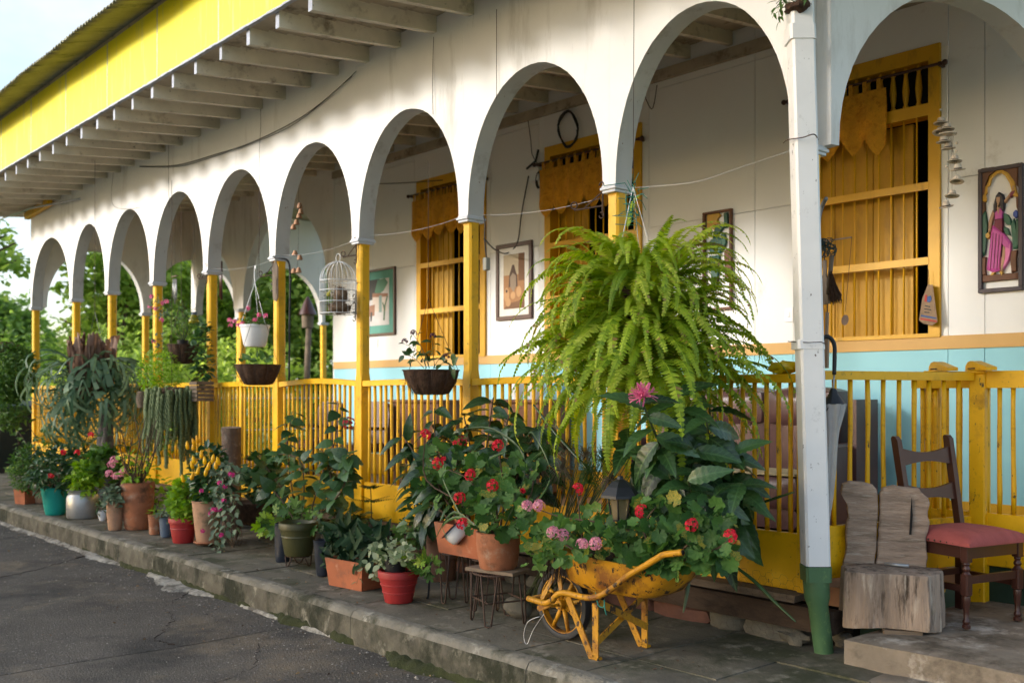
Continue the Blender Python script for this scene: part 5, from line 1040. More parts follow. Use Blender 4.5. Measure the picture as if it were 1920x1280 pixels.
pb = pY(935, 1065, 3.75); P['ger'] = potthing('ribbed_clay_pot', 'round ribbed clay pot of red geraniums on a tall wire stand', 934, 1064, 82, 70, 68, m_terra, prof=[(0, .80), (.03, .84), (.2, .90), (.22, .915), (.4, .95), (.42, .965), (.6, .985), (.62, 1.0), (.95, 1.01)], Y=3.78)
H = P['ger'].location.z; o = MB().box((-.17, -.09, -.019), (.17, .09, -.001), .003).build('stand_board', m_woodx, None); o.location = P['ger'].location; o.rotation_euler = (0, 0, .2); setp(o, 'weathered wooden board under the ribbed clay pot', 'board')
st = hairpin('wire_stand', 'tall rusty wire stand carrying the ribbed clay pot', V((P['ger'].location.x, P['ger'].location.y, 0)), .145, H-.019, 4)
MB().tube([(.165*cos(a), .165*sin(a), .14) for a in (.5, 2.07, 3.64, 5.21, .5)], .005, 6).build('brace_ring', m_wire, st)
# coir pot on a stand, log post, stone gourd, black hook
t = thing('coir_planter', 'round coconut fibre planter on a wire stand beside the log post', 'planter', pZ(480, 1008)); k = mpp(t.location); MB().lathe([(24*k, 26*k), (34*k, 36*k), (40*k, 52*k), (43*k, 66*k), (41*k, 68*k), (36*k, 64*k), (0, 62*k)], n=26, wob=.03).build('coir_bowl', m_coir, t, 60)
for i in range(3): a = i*2.1+.4; o_ = V((cos(a), sin(a), 0)); w_ = V((-sin(a), cos(a), 0)); MB().tube([o_*30*k+w_*.04+V((0, 0, 30*k)), o_*38*k+V((0, 0, .006)), o_*30*k-w_*.04+V((0, 0, 30*k))], .0055, 6).build('hairpin_leg', m_wire, t, 180)
P['coir'] = t; t['H'] = 66*k; t['R'] = 40*k
t = thing('log_post', 'short sawn log standing upright in front of the balustrade', 'log', pZ(434, 990)); k = mpp(t.location); b = MB(); b.lathe([(17*k, 0), (18*k, 60*k), (17.5*k, 120*k), (18*k, 190*k)], n=20, wob=.03); b.build('bark', M('grey_brown_bark', (.12, .085, .065), .95, .4, 12, 1, 40, dirt=((.26, .22, .19), .3, 9), bdist=.012), t, 60); MB().lathe([(17.8*k, 190*k), (0, 191*k)], n=20, cap0=False, wob=.03).build('cut_end', m_wood, t, 180); t.rotation_euler = (.03, .06, 0)
t = thing('stone_gourd', 'mossy rounded stone bowl lying on the paving left of the wheelbarrow', 'stone', pZ(962, 1160)); b = MB(); b.blob((0, .04, .065), .075, 16, 12, .06, (1.25, .9, .8), 3); b.build('body', m_stone, t, 180); t.rotation_euler = (0, .2, .4)
wirething('black_hook', spl([pZ(800, 1122)+V((0, 0, .005)), pZ(800, 1122)+V((.005, .01, .03)), pZ(802, 1118)+V((0, .02, .2)), pZ(802, 1118)+V((0, .05, .24))]), .007, m_black, 'bent black metal rod standing beside the ribbed red pot', 'rod')
t = thing('enamel_pot', 'white enamel chamber pot tipped over on the orange trough', 'pot', pY(868, 1018, 3.86)); b = MB(); b.lathe([(.052, 0), (.07, .012), (.078, .05), (.078, .085), (.074, .085), (.07, .05), (0, .012)], n=24); b.build('bowl', m_enam, t, 50); MB().lathe([(.078, .083), (.094, .088), (.095, .092), (.078, .091)], n=24, cap0=False).build('navy_rim', m_navy, t, 50); MB().tube([(.07, 0, .07), (.11, 0, .065), (.115, 0, .035), (.075, 0, .025)], .006, 6).build('handle', m_navy, t, 180); t.rotation_euler = (.25, -.75, .3); t.location.z += .03
# ================================================================ wheelbarrow
NY, FY = 3.60, 3.98; MY = 3.79
wb = thing('wheelbarrow', 'chipped yellow wheelbarrow planted with pink and red geraniums', 'wheelbarrow', (-3.4, MY, 0)); iv = -wb.location
WP = lambda x, y, Y=NY: iv+pY(x, y, Y)
side = [(996, 1120), (1012, 1125), (1028, 1129), (1040, 1124), (1052, 1112), (1068, 1110), (1095, 1117), (1122, 1118), (1150, 1104), (1180, 1080), (1210, 1062), (1240, 1044), (1252, 1038), (1270, 1036), (1286, 1034)]
for Y in (NY, FY): 
    pts = [WP(x, y, NY)+V((0, Y-NY+(-.022 if Y == NY else .022), 0)) for x, y in side]; k = 1
    MB().tube(spl(pts, 3), .0155, 12).build('handle_tube', m_barrow, wb, 180)
o = [WP(1286, 1034, NY)+V((0, -.022, 0))]; MB().tube([o[0]-V((.004, 0, 0)), o[0]+V((.0015, 0, .0003))], .0115, 12).build('handle_bore', m_dark, wb, 180)  # dark plug painted as the shaded inside of the tube
MB().tube([WP(1000, 1120, NY), WP(1000, 1120, NY)+V((0, FY-NY, 0))], .012, 8).build('front_cross_tube', m_barrow, wb, 180)
# tray: pressed pan
rimr = [(-3.80, .49), (-2.72, .50)]
def ringp(xc, yc, a, b, z, n=32, e=3.2, tilt=0):
    r = []
    for i in range(n):
        q = 2*pi*i/n; c, s = cos(q), sin(q); x = xc+a*abs(c)**(2/e)*(1 if c > 0 else -1); y = yc+b*abs(s)**(2/e)*(1 if s > 0 else -1); r.append(iv+V((x, y, z+tilt*(x-xc))))
    return r
n = 32
def loft(rs, rev=False):
    vs = sum(rs, []); fs = []
    for i in range(len(rs)-1):
        for j in range(n): q = (j+1) % n; f = (i*n+j, i*n+q, (i+1)*n+q, (i+1)*n+j); fs.append(f if rev else tuple(reversed(f)))
    return vs, fs
XC = -3.375
outer = [ringp(XC, MY, .41, .197, .500, tilt=-.02), ringp(XC, MY, .40, .192, .486, tilt=-.02), ringp(XC-.01, MY, .37, .182, .43), ringp(XC-.02, MY, .32, .168, .365), ringp(XC-.03, MY, .26, .14, .335)]
b = MB(); v, f = loft(outer, True); b.add(v, f); b.add(outer[-1], [tuple(range(n))]); inn = [ringp(XC, MY, .395, .187, .505, tilt=-.02), ringp(XC, MY, .35, .17, .45)]
v, f = loft([outer[0]]+inn, False); b.add(v, f); b.build('tray', m_barrow, wb, 60); b = MB(); b.add(ringp(XC, MY, .38, .18, .478), [tuple(range(n))]); b.build('soil', m_soil, wb)
# legs, braces, wheel
def strap(p, q, w=.034, t=.006, nm='leg'):
    MB().bar(p, q, t, w, (1, 0, 0)).build(nm, m_barrow, wb)
for Y in (NY+.005, FY-.005):
    dy = Y-NY; ft = iv+V((-3.432, Y, .004)); a = WP(1063, 1114)+V((0, dy, -.01)); b_ = WP(1099, 1124)+V((0, dy, -.01)); ft.y = a.y
    for p, q in ((a, ft+V((-.012, 0, 0))), (V((b_.x+.06, b_.y, b_.z)), ft+V((.012, 0, 0)))):
        d = (q-p).normalized(); w = .019; u = d.cross(V((0, 1, 0))).normalized(); g = MB(); g.prism([(-w, 0), (w, 0), (w, (q-p).length), (-w, (q-p).length)], p+V((0, -.004, 0)), u, d, (0, .008, 0)); g.prism([(-w, 0), (-w+.006, 0), (-w+.006, (q-p).length), (-w, (q-p).length)], p+V((0, .004, 0)), u, d, (0, .024, 0)); g.build('leg', m_barrow, wb)
    MB().bbox(ft+V((-.03, -.006, -.003)), ft+V((.03, .03, .012)), .003).build('foot', m_barrow, wb)
za, zb_ = .30, .07
for z0, z1, off in ((.075, .27, -.014), (.29, .115, .012)):
    p = iv+V((-3.42+off, NY+.012, z0)); q = iv+V((-3.41+off, FY-.012, z1)); MB().bar(p, q, .008, .034, (0, 0, 1)).build('cross_brace', m_barrow, wb)
wc = iv+V((-3.835, MY, .19)); R = .186
tp = [(R, -.022), (R+.004, -.01), (R+.004, .01), (R, .022), (R-.022, .026), (R-.03, .02), (R-.03, -.02), (R-.022, -.026)]
vs = []; fs = []; n = 40
for j in range(n):
    a = 2*pi*j/n
    for r, y in tp: vs.append(wc+V((r*cos(a), y, r*sin(a))))
for j in range(n):
    q = (j+1) % n
    for i in range(8): i2 = (i+1) % 8; fs.append((j*8+i, j*8+i2, q*8+i2, q*8+i))
tyre = MB().add(vs, fs).build('wheel', m_rubber, wb, 60)
vs = []; fs = []; rp = [(R-.028, -.02), (R-.028, .02), (R-.036, .02), (R-.036, -.02)]
for j in range(n):
    a = 2*pi*j/n
    for r, y in rp: vs.append(wc+V((r*cos(a), y, r*sin(a))))
for j in range(n):
    q = (j+1) % n
    for i in range(4): i2 = (i+1) % 4; fs.append((j*4+i, j*4+i2, q*4+i2, q*4+i))
MB().add(vs, fs).build('rim', m_barrow, tyre, 40)
for i in range(8): a = i*pi/4+.25; MB().tube([wc+V((.02*cos(a), 0, .02*sin(a))), wc+V(((R-.034)*cos(a), 0, (R-.034)*sin(a)))], [.013, .011], 8).build('spoke', m_barrow, tyre, 180)
MB().tube([wc+V((0, -.04, 0)), wc+V((0, .04, 0))], .026, 14).build('hub', m_barrow, tyre, 40)
MB().tube([wc+V((0, NY-MY, 0)), wc+V((0, FY-MY, 0))], .009, 8).build('axle', m_barrow, wb, 180)
for Y in (NY, FY):
    dy = Y-NY; MB().bar(wc+V((0, Y-MY, 0)), WP(1028, 1129)+V((.02, dy, 0)), .006, .03, (1, 0, 0)).build('axle_bracket', m_barrow, wb); 
    MB().bar(WP(1016, 1126)+V((0, dy, .01)), iv+V((-3.70, Y+(.03 if Y < MY else -.03), .44)), .006, .026, (1, 0, 0)).build('front_strut', m_barrow, wb); MB().bar(WP(1052, 1112)+V((0, dy, .01)), iv+V((-3.72, Y+(.03 if Y < MY else -.03), .44)), .006, .024, (1, 0, 0)).build('front_strut', m_barrow, wb)
m_tie = M('green_twine', (.03, .20, .15), .7, .2)
wirething('green_twine', spl([pY(1117, 1110, NY-.02), pY(1118, 1120, NY-.02), pY(1123, 1135, NY-.018), pY(1132, 1137, NY-.01), pY(1133, 1124, NY), pY(1134, 1140, NY-.01), pY(1137, 1152, NY)]), .003, m_tie, 'green twine knotted round the wheelbarrow frame', 'twine')
wirething('loose_wire', spl([pY(1012, 1155, NY), pY(990, 1165, NY-.02), pY(982, 1190, NY-.03), pY(988, 1207, NY-.03), pY(1000, 1180, NY-.01), pY(1020, 1150, NY)]), .0018, m_gwire, 'tangle of thin loose wire by the wheelbarrow wheel', 'wire')
# ================================================================ plants near the camera
ME_fan = lm_(T_fan, l_ger, 'fan'); ME_fan2 = lm_(T_fan2, l_ger2, 'fan2'); ME_big = lm_(T_big, l_big, 'big'); ME_gl = lm_(T_gl, l_dark, 'gl'); ME_hib = lm_(T_hib, l_hib, 'hib'); ME_palm = lm_(T_palm, l_mid, 'palm'); ME_lime = lm_(T_palm, l_lime, 'lime'); ME_snake = lm_(blade(9, lambda t: .13*sin(pi*min(.99, t*.9+.1)**.7)**.7, .25, .05), l_snake, 'snake'); ME_var = lm_(T_round, l_var, 'var'); ME_lan = lm_(T_lan, l_mid, 'lan'); ME_ov = lm_(T_ov, l_mid, 'ov'); ME_grey = lm_(T_ov, l_grey, 'grey'); ME_strap = lm_(T_strap, l_hib, 'strap')
# ---- geraniums filling the wheelbarrow: a pink one on the left, a red one on the right
def blobleaf(t, me, cx, cy, rx, ry, Y, n, px, dep=.16, nrm=(.3, -.75, .6)):
    for i in range(n):
        while True:
            u, v, w = random.uniform(-1, 1), random.uniform(-1, 1), random.uniform(-1, 1)
            if u*u+v*v+w*w*.6 < 1: break
        if mnoise.noise(V((u*2.1+cx*.01, v*2.1, w))) < -.25: continue
        X_, Y_ = cx+u*rx, cy+v*ry; p = pY(X_, Y_, max(Y-w*dep, 3.64) if (X_ > 1105 and Y_ > 1000) else Y-w*dep); k = mpp(p); d = RT*u*1.0+V((0, 0, -v*.7))+V((0, -.5, 0))+rv(.45); leaf_obj(t, me, p, d, V(nrm)+rv(.38), px*k*random.uniform(.6, 1.2))
g = plant('pink_geranium', 'pink flowered geranium spilling over the front of the wheelbarrow', (-3.55, 3.75, .48)); g2 = plant('red_geranium', 'red flowered geranium at the handle end of the wheelbarrow', (-3.2, 3.75, .48))
for (t_, cx, cy, rx, ry, Y, n, px, me) in ((g, 1060, 1015, 60, 50, 3.60, 120, 25, ME_fan2), (g, 1125, 1022, 66, 46, 3.58, 100, 27, ME_fan), (g, 1010, 1035, 38, 36, 3.64, 46, 24, ME_fan2), (g, 1130, 972, 60, 22, 3.74, 36, 25, ME_fan2), (g2, 1240, 985, 75, 58, 3.70, 110, 33, ME_fan), (g2, 1315, 995, 58, 58, 3.78, 90, 34, ME_fan), (g2, 1250, 1045, 62, 28, 3.62, 60, 38, ME_fan), (g2, 1335, 1040, 38, 34, 3.74, 36, 34, ME_fan), (g2, 1190, 1010, 50, 40, 3.68, 40, 30, ME_fan)): blobleaf(t_, me, cx, cy, rx, ry, Y, n, px)
flowers(g, H_pink, [(1036, 997), (1010, 947), (988, 948), (1092, 1020), (1116, 1018), (1055, 1002)], 3.42, .95); flowers(g2, H_red, [(1083, 916), (1203, 958), (1297, 984), (1369, 1005)], 3.52, 1.02); flowers(g2, H_sred, [(980, 920)], 3.6)
for pts in ([(1205, 1060), (1200, 1030), (1175, 990), (1120, 978), (1050, 968), (1000, 950)], [(1205, 1060), (1215, 1020), (1205, 985), (1230, 950)], [(1240, 1060), (1290, 1020), (1300, 990)], [(1250, 1060), (1340, 1030), (1366, 1012)], [(1170, 1060), (1100, 1030), (1083, 925)], [(1120, 1060), (1060, 1020), (1036, 1004)]): stem_obj(g, spl([pY(x, y, 3.66) for x, y in pts], 4), .008, .003, m_twig)
b = MB()                                                       # dark trailing roots at the front of the tray
for i in range(60): x = random.uniform(1015, 1060); p = pY(x, 1050+random.uniform(-5, 10), 3.6+random.uniform(-.03, .1)); b.tube([p-g.location, p+V((random.uniform(-.03, .01), random.uniform(-.03, .02), -random.uniform(.04, .12)))-g.location], [.004, .002], 4)
b.build('trailing_roots', m_soil, g, kind='stuff')
b = MB(); c = pY(1170, 1045, 3.75)-g.location; b.blob(c, .075, 14, 10, .2, (.8, .8, 1.1), 6); b.build('root_ball', m_coir, g, 60)
# fine grassy sprays (papyrus heads) in the barrow and behind
def spray(t, x, y, Y, R, n, mat, name='grass_head', up=.3, r=.0013):
    b = MB(); c = pY(x, y, Y)-t.location
    for i in range(n): d = rdir(-.9, 1.3); d.z += up; d.normalize(); q = R*random.uniform(.6, 1.1); b.tube([c, c+d*q*.6+V((0, 0, .01)), c+d*q+V((0, 0, -.02))], [r, r, r*.5], 3, False)
    return b.build(name, mat, t, kind='stuff')
pp = plant('papyrus', 'fine grassy papyrus with brown tufts behind the wheelbarrow', (-3.9, 4.2, 0))
for x, y, R, m in ((1098, 855, .10, l_dry), (1105, 885, .10, l_mid), (1060, 840, .10, l_dry), (1030, 850, .09, l_mid), (1105, 905, .11, l_mid), (1130, 860, .10, l_mid), (1055, 880, .10, l_dry), (1085, 1010, .09, l_mid), (1040, 905, .10, l_mid), (1145, 900, .08, l_dry), (1010, 880, .08, l_dry)): spray(pp, x, y, 4.05, R, 90, m, up=-.1 if m is l_dry else .3)
for i in range(46): x = random.uniform(1060, 1190); p0 = pZ(1130+random.uniform(-30, 30), 1110)+V((0, .25, 0)); p0.y = 4.25+random.uniform(-.1, .15); p1 = pY(x, 840+random.uniform(-20, 60), 4.15+random.uniform(-.1, .1)); stem_obj(pp, [p0, p0.lerp(p1, .5)+rv(.015), p1], .0035, .002, m_stem)
# ---- big glossy leafed plant with the pink brush flower
bg_ = plant('brush_flower_shrub', 'tall shrub of large dark green leaves with one pink brush flower', pZ(1270, 1120)+V((0, .42, 0)))
bases = bg_.location
tips = [(1205, 756, 3.46), (1270, 745, 3.80), (1325, 790, 3.85), (1240, 850, 3.85), (1375, 850, 4.05), (1290, 900, 3.8), (1340, 930, 3.9), (1180, 830, 3.95), (1230, 940, 3.85), (1330, 760, 4.2), (1390, 905, 4.05), (1300, 840, 3.85), (1255, 890, 3.8), (1265, 745, 4.1)]
for i, (x, y, Y) in enumerate(tips):
    tp_ = pY(x, y, Y); p0 = bases+V((random.uniform(-.08, .08), random.uniform(-.08, .08), 0)); mid = p0.lerp(tp_, .55)+V((0, 0, .05))+rv(.02); pts = spl([p0, mid, tp_], 5); stem_obj(bg_, pts, .009, .005, m_stem)
    k = mpp(tp_); a0 = random.uniform(0, 6.28)
    for j in range(13):
        a = a0+j*2.4; lev = j/13; q = pts[-1].lerp(pts[-5], lev); d = RT*cos(a)+FW*sin(a)*.75-FW*.35+V((0, 0, .35-1.9*lev+random.uniform(-.45, .45)))+rv(.2); leaf_obj(bg_, ME_big, q, d, V((.35, -.75, .75))+d*-.3+rv(.25), k*random.uniform(78, 116)*(.75+.35*lev))
flowers(bg_, J_pink, [(1206, 742)], 3.42, .92, jig=0, name='brush_flower')
# ---- black lantern
lt = thing('garden_lantern', 'black hexagonal garden lantern half hidden in the plants', 'lantern', pY(1163, 972, 3.66)); k = mpp(lt.location)
b = MB(); b.lathe([(38*k, 40*k), (37*k, 45*k), (26*k, 60*k), (15*k, 70*k), (7*k, 74*k), (5*k, 80*k), (0, 81*k)], n=6, cap0=True); b.build('roof', m_black, lt)
for i in range(6): a = i*pi/3; MB().bar((24*k*cos(a), 24*k*sin(a), 42*k), (17*k*cos(a), 17*k*sin(a), 0), .006, .006).build('corner_bar', m_black, lt)
MB().lathe([(15*k, 0), (21*k, 41*k)], n=6).build('glass', M('ribbed_glass', (.35, .28, .16), .15, .1, 30, .3, 60, trans=.5), lt); MB().lathe([(18*k, -4*k), (18*k, 0)], n=6, cap1=True).build('base', m_black, lt); MB().tube([(0, 0, -4*k), (0, 0, .54-lt.location.z)], .012, 8).build('stake', m_black, lt, 180)
# ---- red geranium in the ribbed clay pot
rg = plant('red_geranium', 'bushy red flowered geranium growing in the ribbed clay pot', topof(P['ger']))
for (cx, cy, rx, ry, Y, n, px) in ((935, 950, 60, 46, 3.70, 118, 32), (900, 905, 74, 46, 3.80, 66, 30), (850, 870, 60, 46, 3.9, 34, 28), (960, 900, 56, 42, 3.8, 48, 30), (985, 985, 30, 30, 3.70, 20, 26), (810, 900, 30, 60, 3.95, 14, 28), (900, 985, 26, 18, 3.66, 12, 26)): blobleaf(rg, ME_fan, cx, cy, rx, ry, Y, n, px)
flowers(rg, H_red, [(924, 910), (934, 835), (883, 890), (862, 933), (820, 868), (797, 815), (868, 982)], 3.58, 1.15); flowers(rg, H_dk, [(866, 826), (655, 792)][:1], 3.85, 1.05); flowers(rg, H_sred, [(980, 920), (853, 830), (832, 860)], 3.66)
for pts in ([(935, 1005), (920, 960), (880, 900), (840, 880)], [(935, 1005), (930, 940), (925, 915)], [(935, 1005), (945, 930), (935, 845)], [(930, 1005), (880, 950), (800, 900), (797, 825)], [(940, 1005), (990, 940), (1000, 900)]): stem_obj(rg, spl([pY(x, y, 3.76) for x, y in pts], 4), .007, .003, m_twig)
# ---- glossy dark shrub behind it
gs = plant('glossy_shrub', 'dark glossy leafed shrub spreading in front of the balustrade', pZ(880, 1090)+V((0, .55, 0)))
for pts in ([(890, 1040), (870, 950), (800, 880), (755, 815)], [(890, 1040), (870, 930), (820, 850), (815, 765)], [(895, 1040), (890, 920), (880, 830), (870, 780)], [(900, 1040), (905, 900), (915, 820), (925, 745)], [(900, 1040), (930, 920), (940, 840), (955, 775)], [(905, 1040), (960, 920), (990, 840), (1015, 790)], [(895, 1040), (850, 960), (790, 930), (770, 870)], [(900, 1040), (930, 930), (975, 870), (985, 800)], [(895, 1040), (850, 960), (820, 900), (830, 830)], [(900, 1040), (900, 960), (860, 880), (845, 800)], [(905, 1040), (1000, 940), (1020, 880), (1025, 830)], [(890, 1040), (830, 960), (800, 950), (810, 990)]):
    Y = 4.2+random.uniform(-.12, .15); q = spl([pY(x, y, Y) for x, y in pts], 5); stem_obj(gs, q, .009, .004, m_twig); k = mpp(q[-1]); along(gs, q, ME_gl, 22, 52*k, .38, .45, .15)
# ---- hibiscus
hb_ = plant('tall_hibiscus', 'tall leafy hibiscus with one dark red flower in the olive pot', topof(P['oli']))
for pts in ([(560, 990), (545, 900), (540, 830), (548, 770)], [(575, 990), (600, 900), (625, 840), (635, 755)], [(560, 990), (530, 940), (500, 910), (450, 885)], [(575, 990), (640, 920), (650, 870), (655, 850)], [(565, 990), (570, 910), (560, 860), (520, 850)], [(570, 990), (610, 940), (640, 900), (660, 895)], [(560, 990), (545, 940), (510, 890), (495, 870)], [(575, 990), (620, 930), (615, 870), (610, 850)]):
    Y = 4.1+random.uniform(-.1, .12); q = spl([pY(x, y, Y) for x, y in pts], 5); stem_obj(hb_, q, .007, .003, m_twig); k = mpp(q[-1]); along(hb_, q, ME_hib, 24, 31*k, .22, .45, .1)
flowers(hb_, H_dk, [(654, 793)], 4.05, 1.5)
cl = plant('parsley_leafed_plant', 'low bright green lobed plant filling the rim of the olive pot', topof(P['oli'])+V((0, 0, .02)))
blobleaf(cl, ME_palm, 545, 975, 55, 26, 3.98, 60, 26, .15); blobleaf(cl, ME_lime, 510, 985, 28, 18, 3.95, 16, 22, .08)
# ---- planter of snake plants and the low plants beside it
sn = plant('dark_bird_nest_sansevieria', 'dense rosettes of dark waxy leaves in the clay trough', topof(P['tr']))
for i in range(230):
    c = pY(random.uniform(606, 732), random.uniform(985, 1066), P['tr'].location.y+random.uniform(-.12, .14)); d = rdir(.2, 1.25)+RT*((c-sn.location).dot(RT))*1.2; leaf_obj(sn, ME_snake, c-d.normalized()*.05, d, V((0, -.7, .5))+rv(.5), random.uniform(.08, .15), 1.3)
for x in (633, 641, 655): leaf_obj(sn, ME_snake, pY(x, 1010, 4.1), (random.uniform(-.1, .1), 0, 1), (0, -1, 0), .26)
vg = plant('variegated_trailer', 'pale variegated trailing plant in the small black pot', topof(P['blk']))
blobleaf(vg, ME_var, 735, 1034, 40, 26, P['blk'].location.y-.02, 190, 12, .09)
for pts in ([(725, 1045), (700, 1050), (680, 1065), (668, 1095)], [(720, 1055), (703, 1065), (702, 1085)], [(740, 1040), (765, 1030), (772, 1040)], [(728, 1040), (705, 1035), (690, 1030)]): q = spl([pY(x, y, P['blk'].location.y-.08) for x, y in pts], 5); stem_obj(vg, q, .002, .001); along(vg, q, ME_var, 9, .05, .1, .3)
iv2 = plant('ivy_geranium', 'green ivy leafed plant at the right rim of the ribbed red pot', topof(P['rib'])+V((.08, 0, .02)))
blobleaf(iv2, ME_palm, 795, 1062, 30, 20, P['rib'].location.y, 30, 26, .08); blobleaf(iv2, ME_lime, 778, 1045, 18, 8, P['rib'].location.y, 8, 24, .05)
np_ = plant('norfolk_seedling', 'small tiered conifer seedling in front of the yellow board', pZ(698, 1060)+V((0, .45, 0))); 
stem_obj(np_, [pY(697, 1000, 4.35), pY(696, 945, 4.35), pY(695, 915, 4.35)], .005, .003, m_twig)
for (x, y, R) in ((697, 975, .16), (696, 938, .19), (695, 912, .10)):
    c = pY(x, y, 4.35)
    for a in range(5):
        d = V((cos(a*1.257+R*9), sin(a*1.257+R*9), .12)); b = MB()
        for j in range(26): u = j/25; b.leaf(lmat(c+d*R*u-np_.location, d*.5+V((-d.y, d.x, 0))*(1 if j % 2 else -1)*.8+V((0, 0, -.1)), (0, 0, 1), .045*(1.1-u*.8)), T_lan)
        b.build('branch', l_dark, np_)
iv3 = plant('ground_ivy', 'dark ivy plants growing under the balustrade behind the brown pot', pZ(770, 1070)+V((0, .5, 0))); blobleaf(iv3, ME_palm, 770, 1000, 30, 22, 4.45, 30, 26, .1); blobleaf(iv3, ME_palm, 835, 960, 26, 40, 4.3, 34, 26, .1)
dt = plant('strappy_plant', 'arching strap leaves rising among the geraniums', pZ(935, 1080)+V((0, .2, 0)))
for pts in ([(905, 1000), (850, 960), (815, 1010)], [(940, 1000), (985, 870), (925, 805), (860, 805)], [(960, 990), (1030, 900), (1000, 815), (985, 820)], [(930, 1000), (905, 880), (950, 845)], [(880, 1000), (830, 900), (842, 880)], [(910, 1000), (860, 970), (830, 985), (838, 1010)]):
    q = spl([pY(x, y, 3.7) for x, y in pts], 6); b = MB(); vs = []; fs = []
    for i, p in enumerate(q): w = .009*(1-(i/len(q))**2)+.001; vs += [p-dt.location+V((0, .004, w)), p-dt.location, p-dt.location+V((0, .004, -w))]
    for i in range(len(q)-1): fs += [(3*i, 3*i+1, 3*i+4, 3*i+3), (3*i+1, 3*i+2, 3*i+5, 3*i+4)]
    b.add(vs, fs).build('leaf', l_hib, dt, 180)
for pts, l in (([(1000, 758), (1040, 810), (1085, 860), (1100, 878)], 'stiff dark pointed blade leaning among the papyrus'), ([(1365, 965), (1420, 945), (1470, 928), (1490, 922)], 'stiff dark blade crossing the balustrade beside the drainpipe'), ([(1355, 1045), (1410, 1085), (1450, 1125), (1492, 1165)], 'long green bean-like pod arching down beside the drainpipe'), ([(1292, 1060), (1290, 1100), (1281, 1148)], 'thin pale shoot hanging under the wheelbarrow handle')):
    q = spl([pY(x, y, 4.0 if x < 1300 else 4.3) for x, y in pts], 5); o = MB().tube(q, [.002+.008*sin(pi*min(.98, .1+.85*i/(len(q)-1))) for i in range(len(q))], 6, flat=.5).build('stiff_blade', l_dark if pts[0][1] != 1060 else l_grey, None, 180); setp(o, l, 'leaf')
# ================================================================ the hanging fern
def frond_mesh(L, el0, bend, key, mat, npair=34, wid=.046):
    pts = []; p = V((0, 0, 0)); e = el0; n = 26
    for i in range(n+1):
        pts.append(p.copy()); u = i/n; e -= bend*(.35+1.2*u)/n; e = max(e, -1.50); p = p+V((0, cos(e), sin(e)))*(L/n)
    b = MB(); b.tube(pts, [.0025*(1-.7*i/n) for i in range(n+1)], 4, False); 
    for j in range(npair):
        u = .06+.93*j/npair; q = u*n; i = min(int(q), n-1); c = pts[i].lerp(pts[i+1], q-i); ax = (pts[i+1]-pts[i]).normalized(); nz_ = V((1, 0, 0)).cross(ax)
        w = wid*(min(1, u*7)**.7)*(1-max(0, u-.45)/.58)**.8+.004
        for s in (-1, 1):
            d = (V((s, 0, 0))+ax*.22+nz_*(-.22+random.uniform(-.2, .2))).normalized(); h = L/npair*.56
            b.leaf(Matrix.Identity(4), ([c-ax*h*.8, c+d*w*.55-ax*h*.55, c+d*w, c+d*w*.55+ax*h*.8, c+ax*h*.8], [(0, 1, 3, 4), (1, 2, 3)] if s > 0 else [(4, 3, 1, 0), (3, 2, 1)]))
    return b.mesh('frond', mat)
fr = thing('hanging_fern', 'huge bright green Boston fern hanging in front of the arcade', 'fern', pY(1198, 556, 4.12))
fm = []
for i, (L, e0, bd_) in enumerate(((.52, 1.0, 2.2), (.62, .85, 2.3), (.74, .7, 2.5), (.50, .5, 1.6), (.62, .35, 1.5), (.66, 1.1, 2.8), (.44, 1.25, 1.5), (.54, .2, 1.0), (.78, .45, 2.1), (.60, -.3, 1.2), (.70, .0, 1.6))): fm.append(frond_mesh(L, e0, bd_, i, l_fern2 if i in (1, 5, 7, 9) else l_fern))
def fput(i, n, seedoff, parent_mb=None):
    a = i*2.39996+random.uniform(-.3, .3); lay = (i+.5)/n; r = .20*sqrt(random.random()); o_ = V((cos(a)*r*1.15, sin(a)*r, .16-.62*lay)); m_ = random.choice(fm[:3]+fm[5:7] if lay < .25 else fm)
    return m_, Matrix.Translation(o_) @ Matrix.Rotation(a-pi/2, 4, 'Z') @ Matrix.Rotation(random.uniform(-.5, .4)-.40*lay+.1, 4, 'X') @ Matrix.Rotation(random.uniform(-.4, .4), 4, 'Y') @ Matrix.Scale(random.uniform(.76, 1.08)*(.88+.34*lay*lay), 4)
for i in range(298): m_, w_ = fput(i, 298, 0); link('frond', m_, fr, w_)
inner = MB()
for i in range(240):
    m_, w_ = fput(random.randrange(298), 298, 1); w_ = w_ @ Matrix.Scale(.82, 4); inner.leaf(w_, ([v.co for v in m_.vertices], [tuple(p.vertices) for p in m_.polygons]))
inner.build('inner_fronds', l_fern, fr, kind='stuff')
b = MB(); b.blob((0, 0, -.08), .17, 18, 12, .1, (1.1, 1, .95), 2); b.build('moss_basket', m_coir, fr, 60)
hw_ = pY(1187, 340, 4.12)-fr.location
for a in (0, 2.1, 4.2): MB().tube([V((.17*cos(a), .16*sin(a), .0)), V((hw_.x, hw_.y, hw_.z-.03))], .002, 4).build('chain', m_gwire, fr)
MB().tube([hw_, pY(1189, -40, 4.12)-fr.location], .002, 5).build('hanging_wire', m_wire, fr)
b = MB()
for i in range(26): p = hw_+V((random.uniform(-.03, .03), random.uniform(-.03, .03), -random.uniform(0, .22))); b.tube([p, p+rv(.03), p+rv(.05)], .0022, 4)
b.build('twine_knot', m_tie, fr, kind='stuff')
link('frond', fm[3], fr, Matrix.Translation(hw_+V((-.02, -.02, -.26))) @ Matrix.Rotation(1.1, 4, 'X') @ Matrix.Scale(.55, 4))
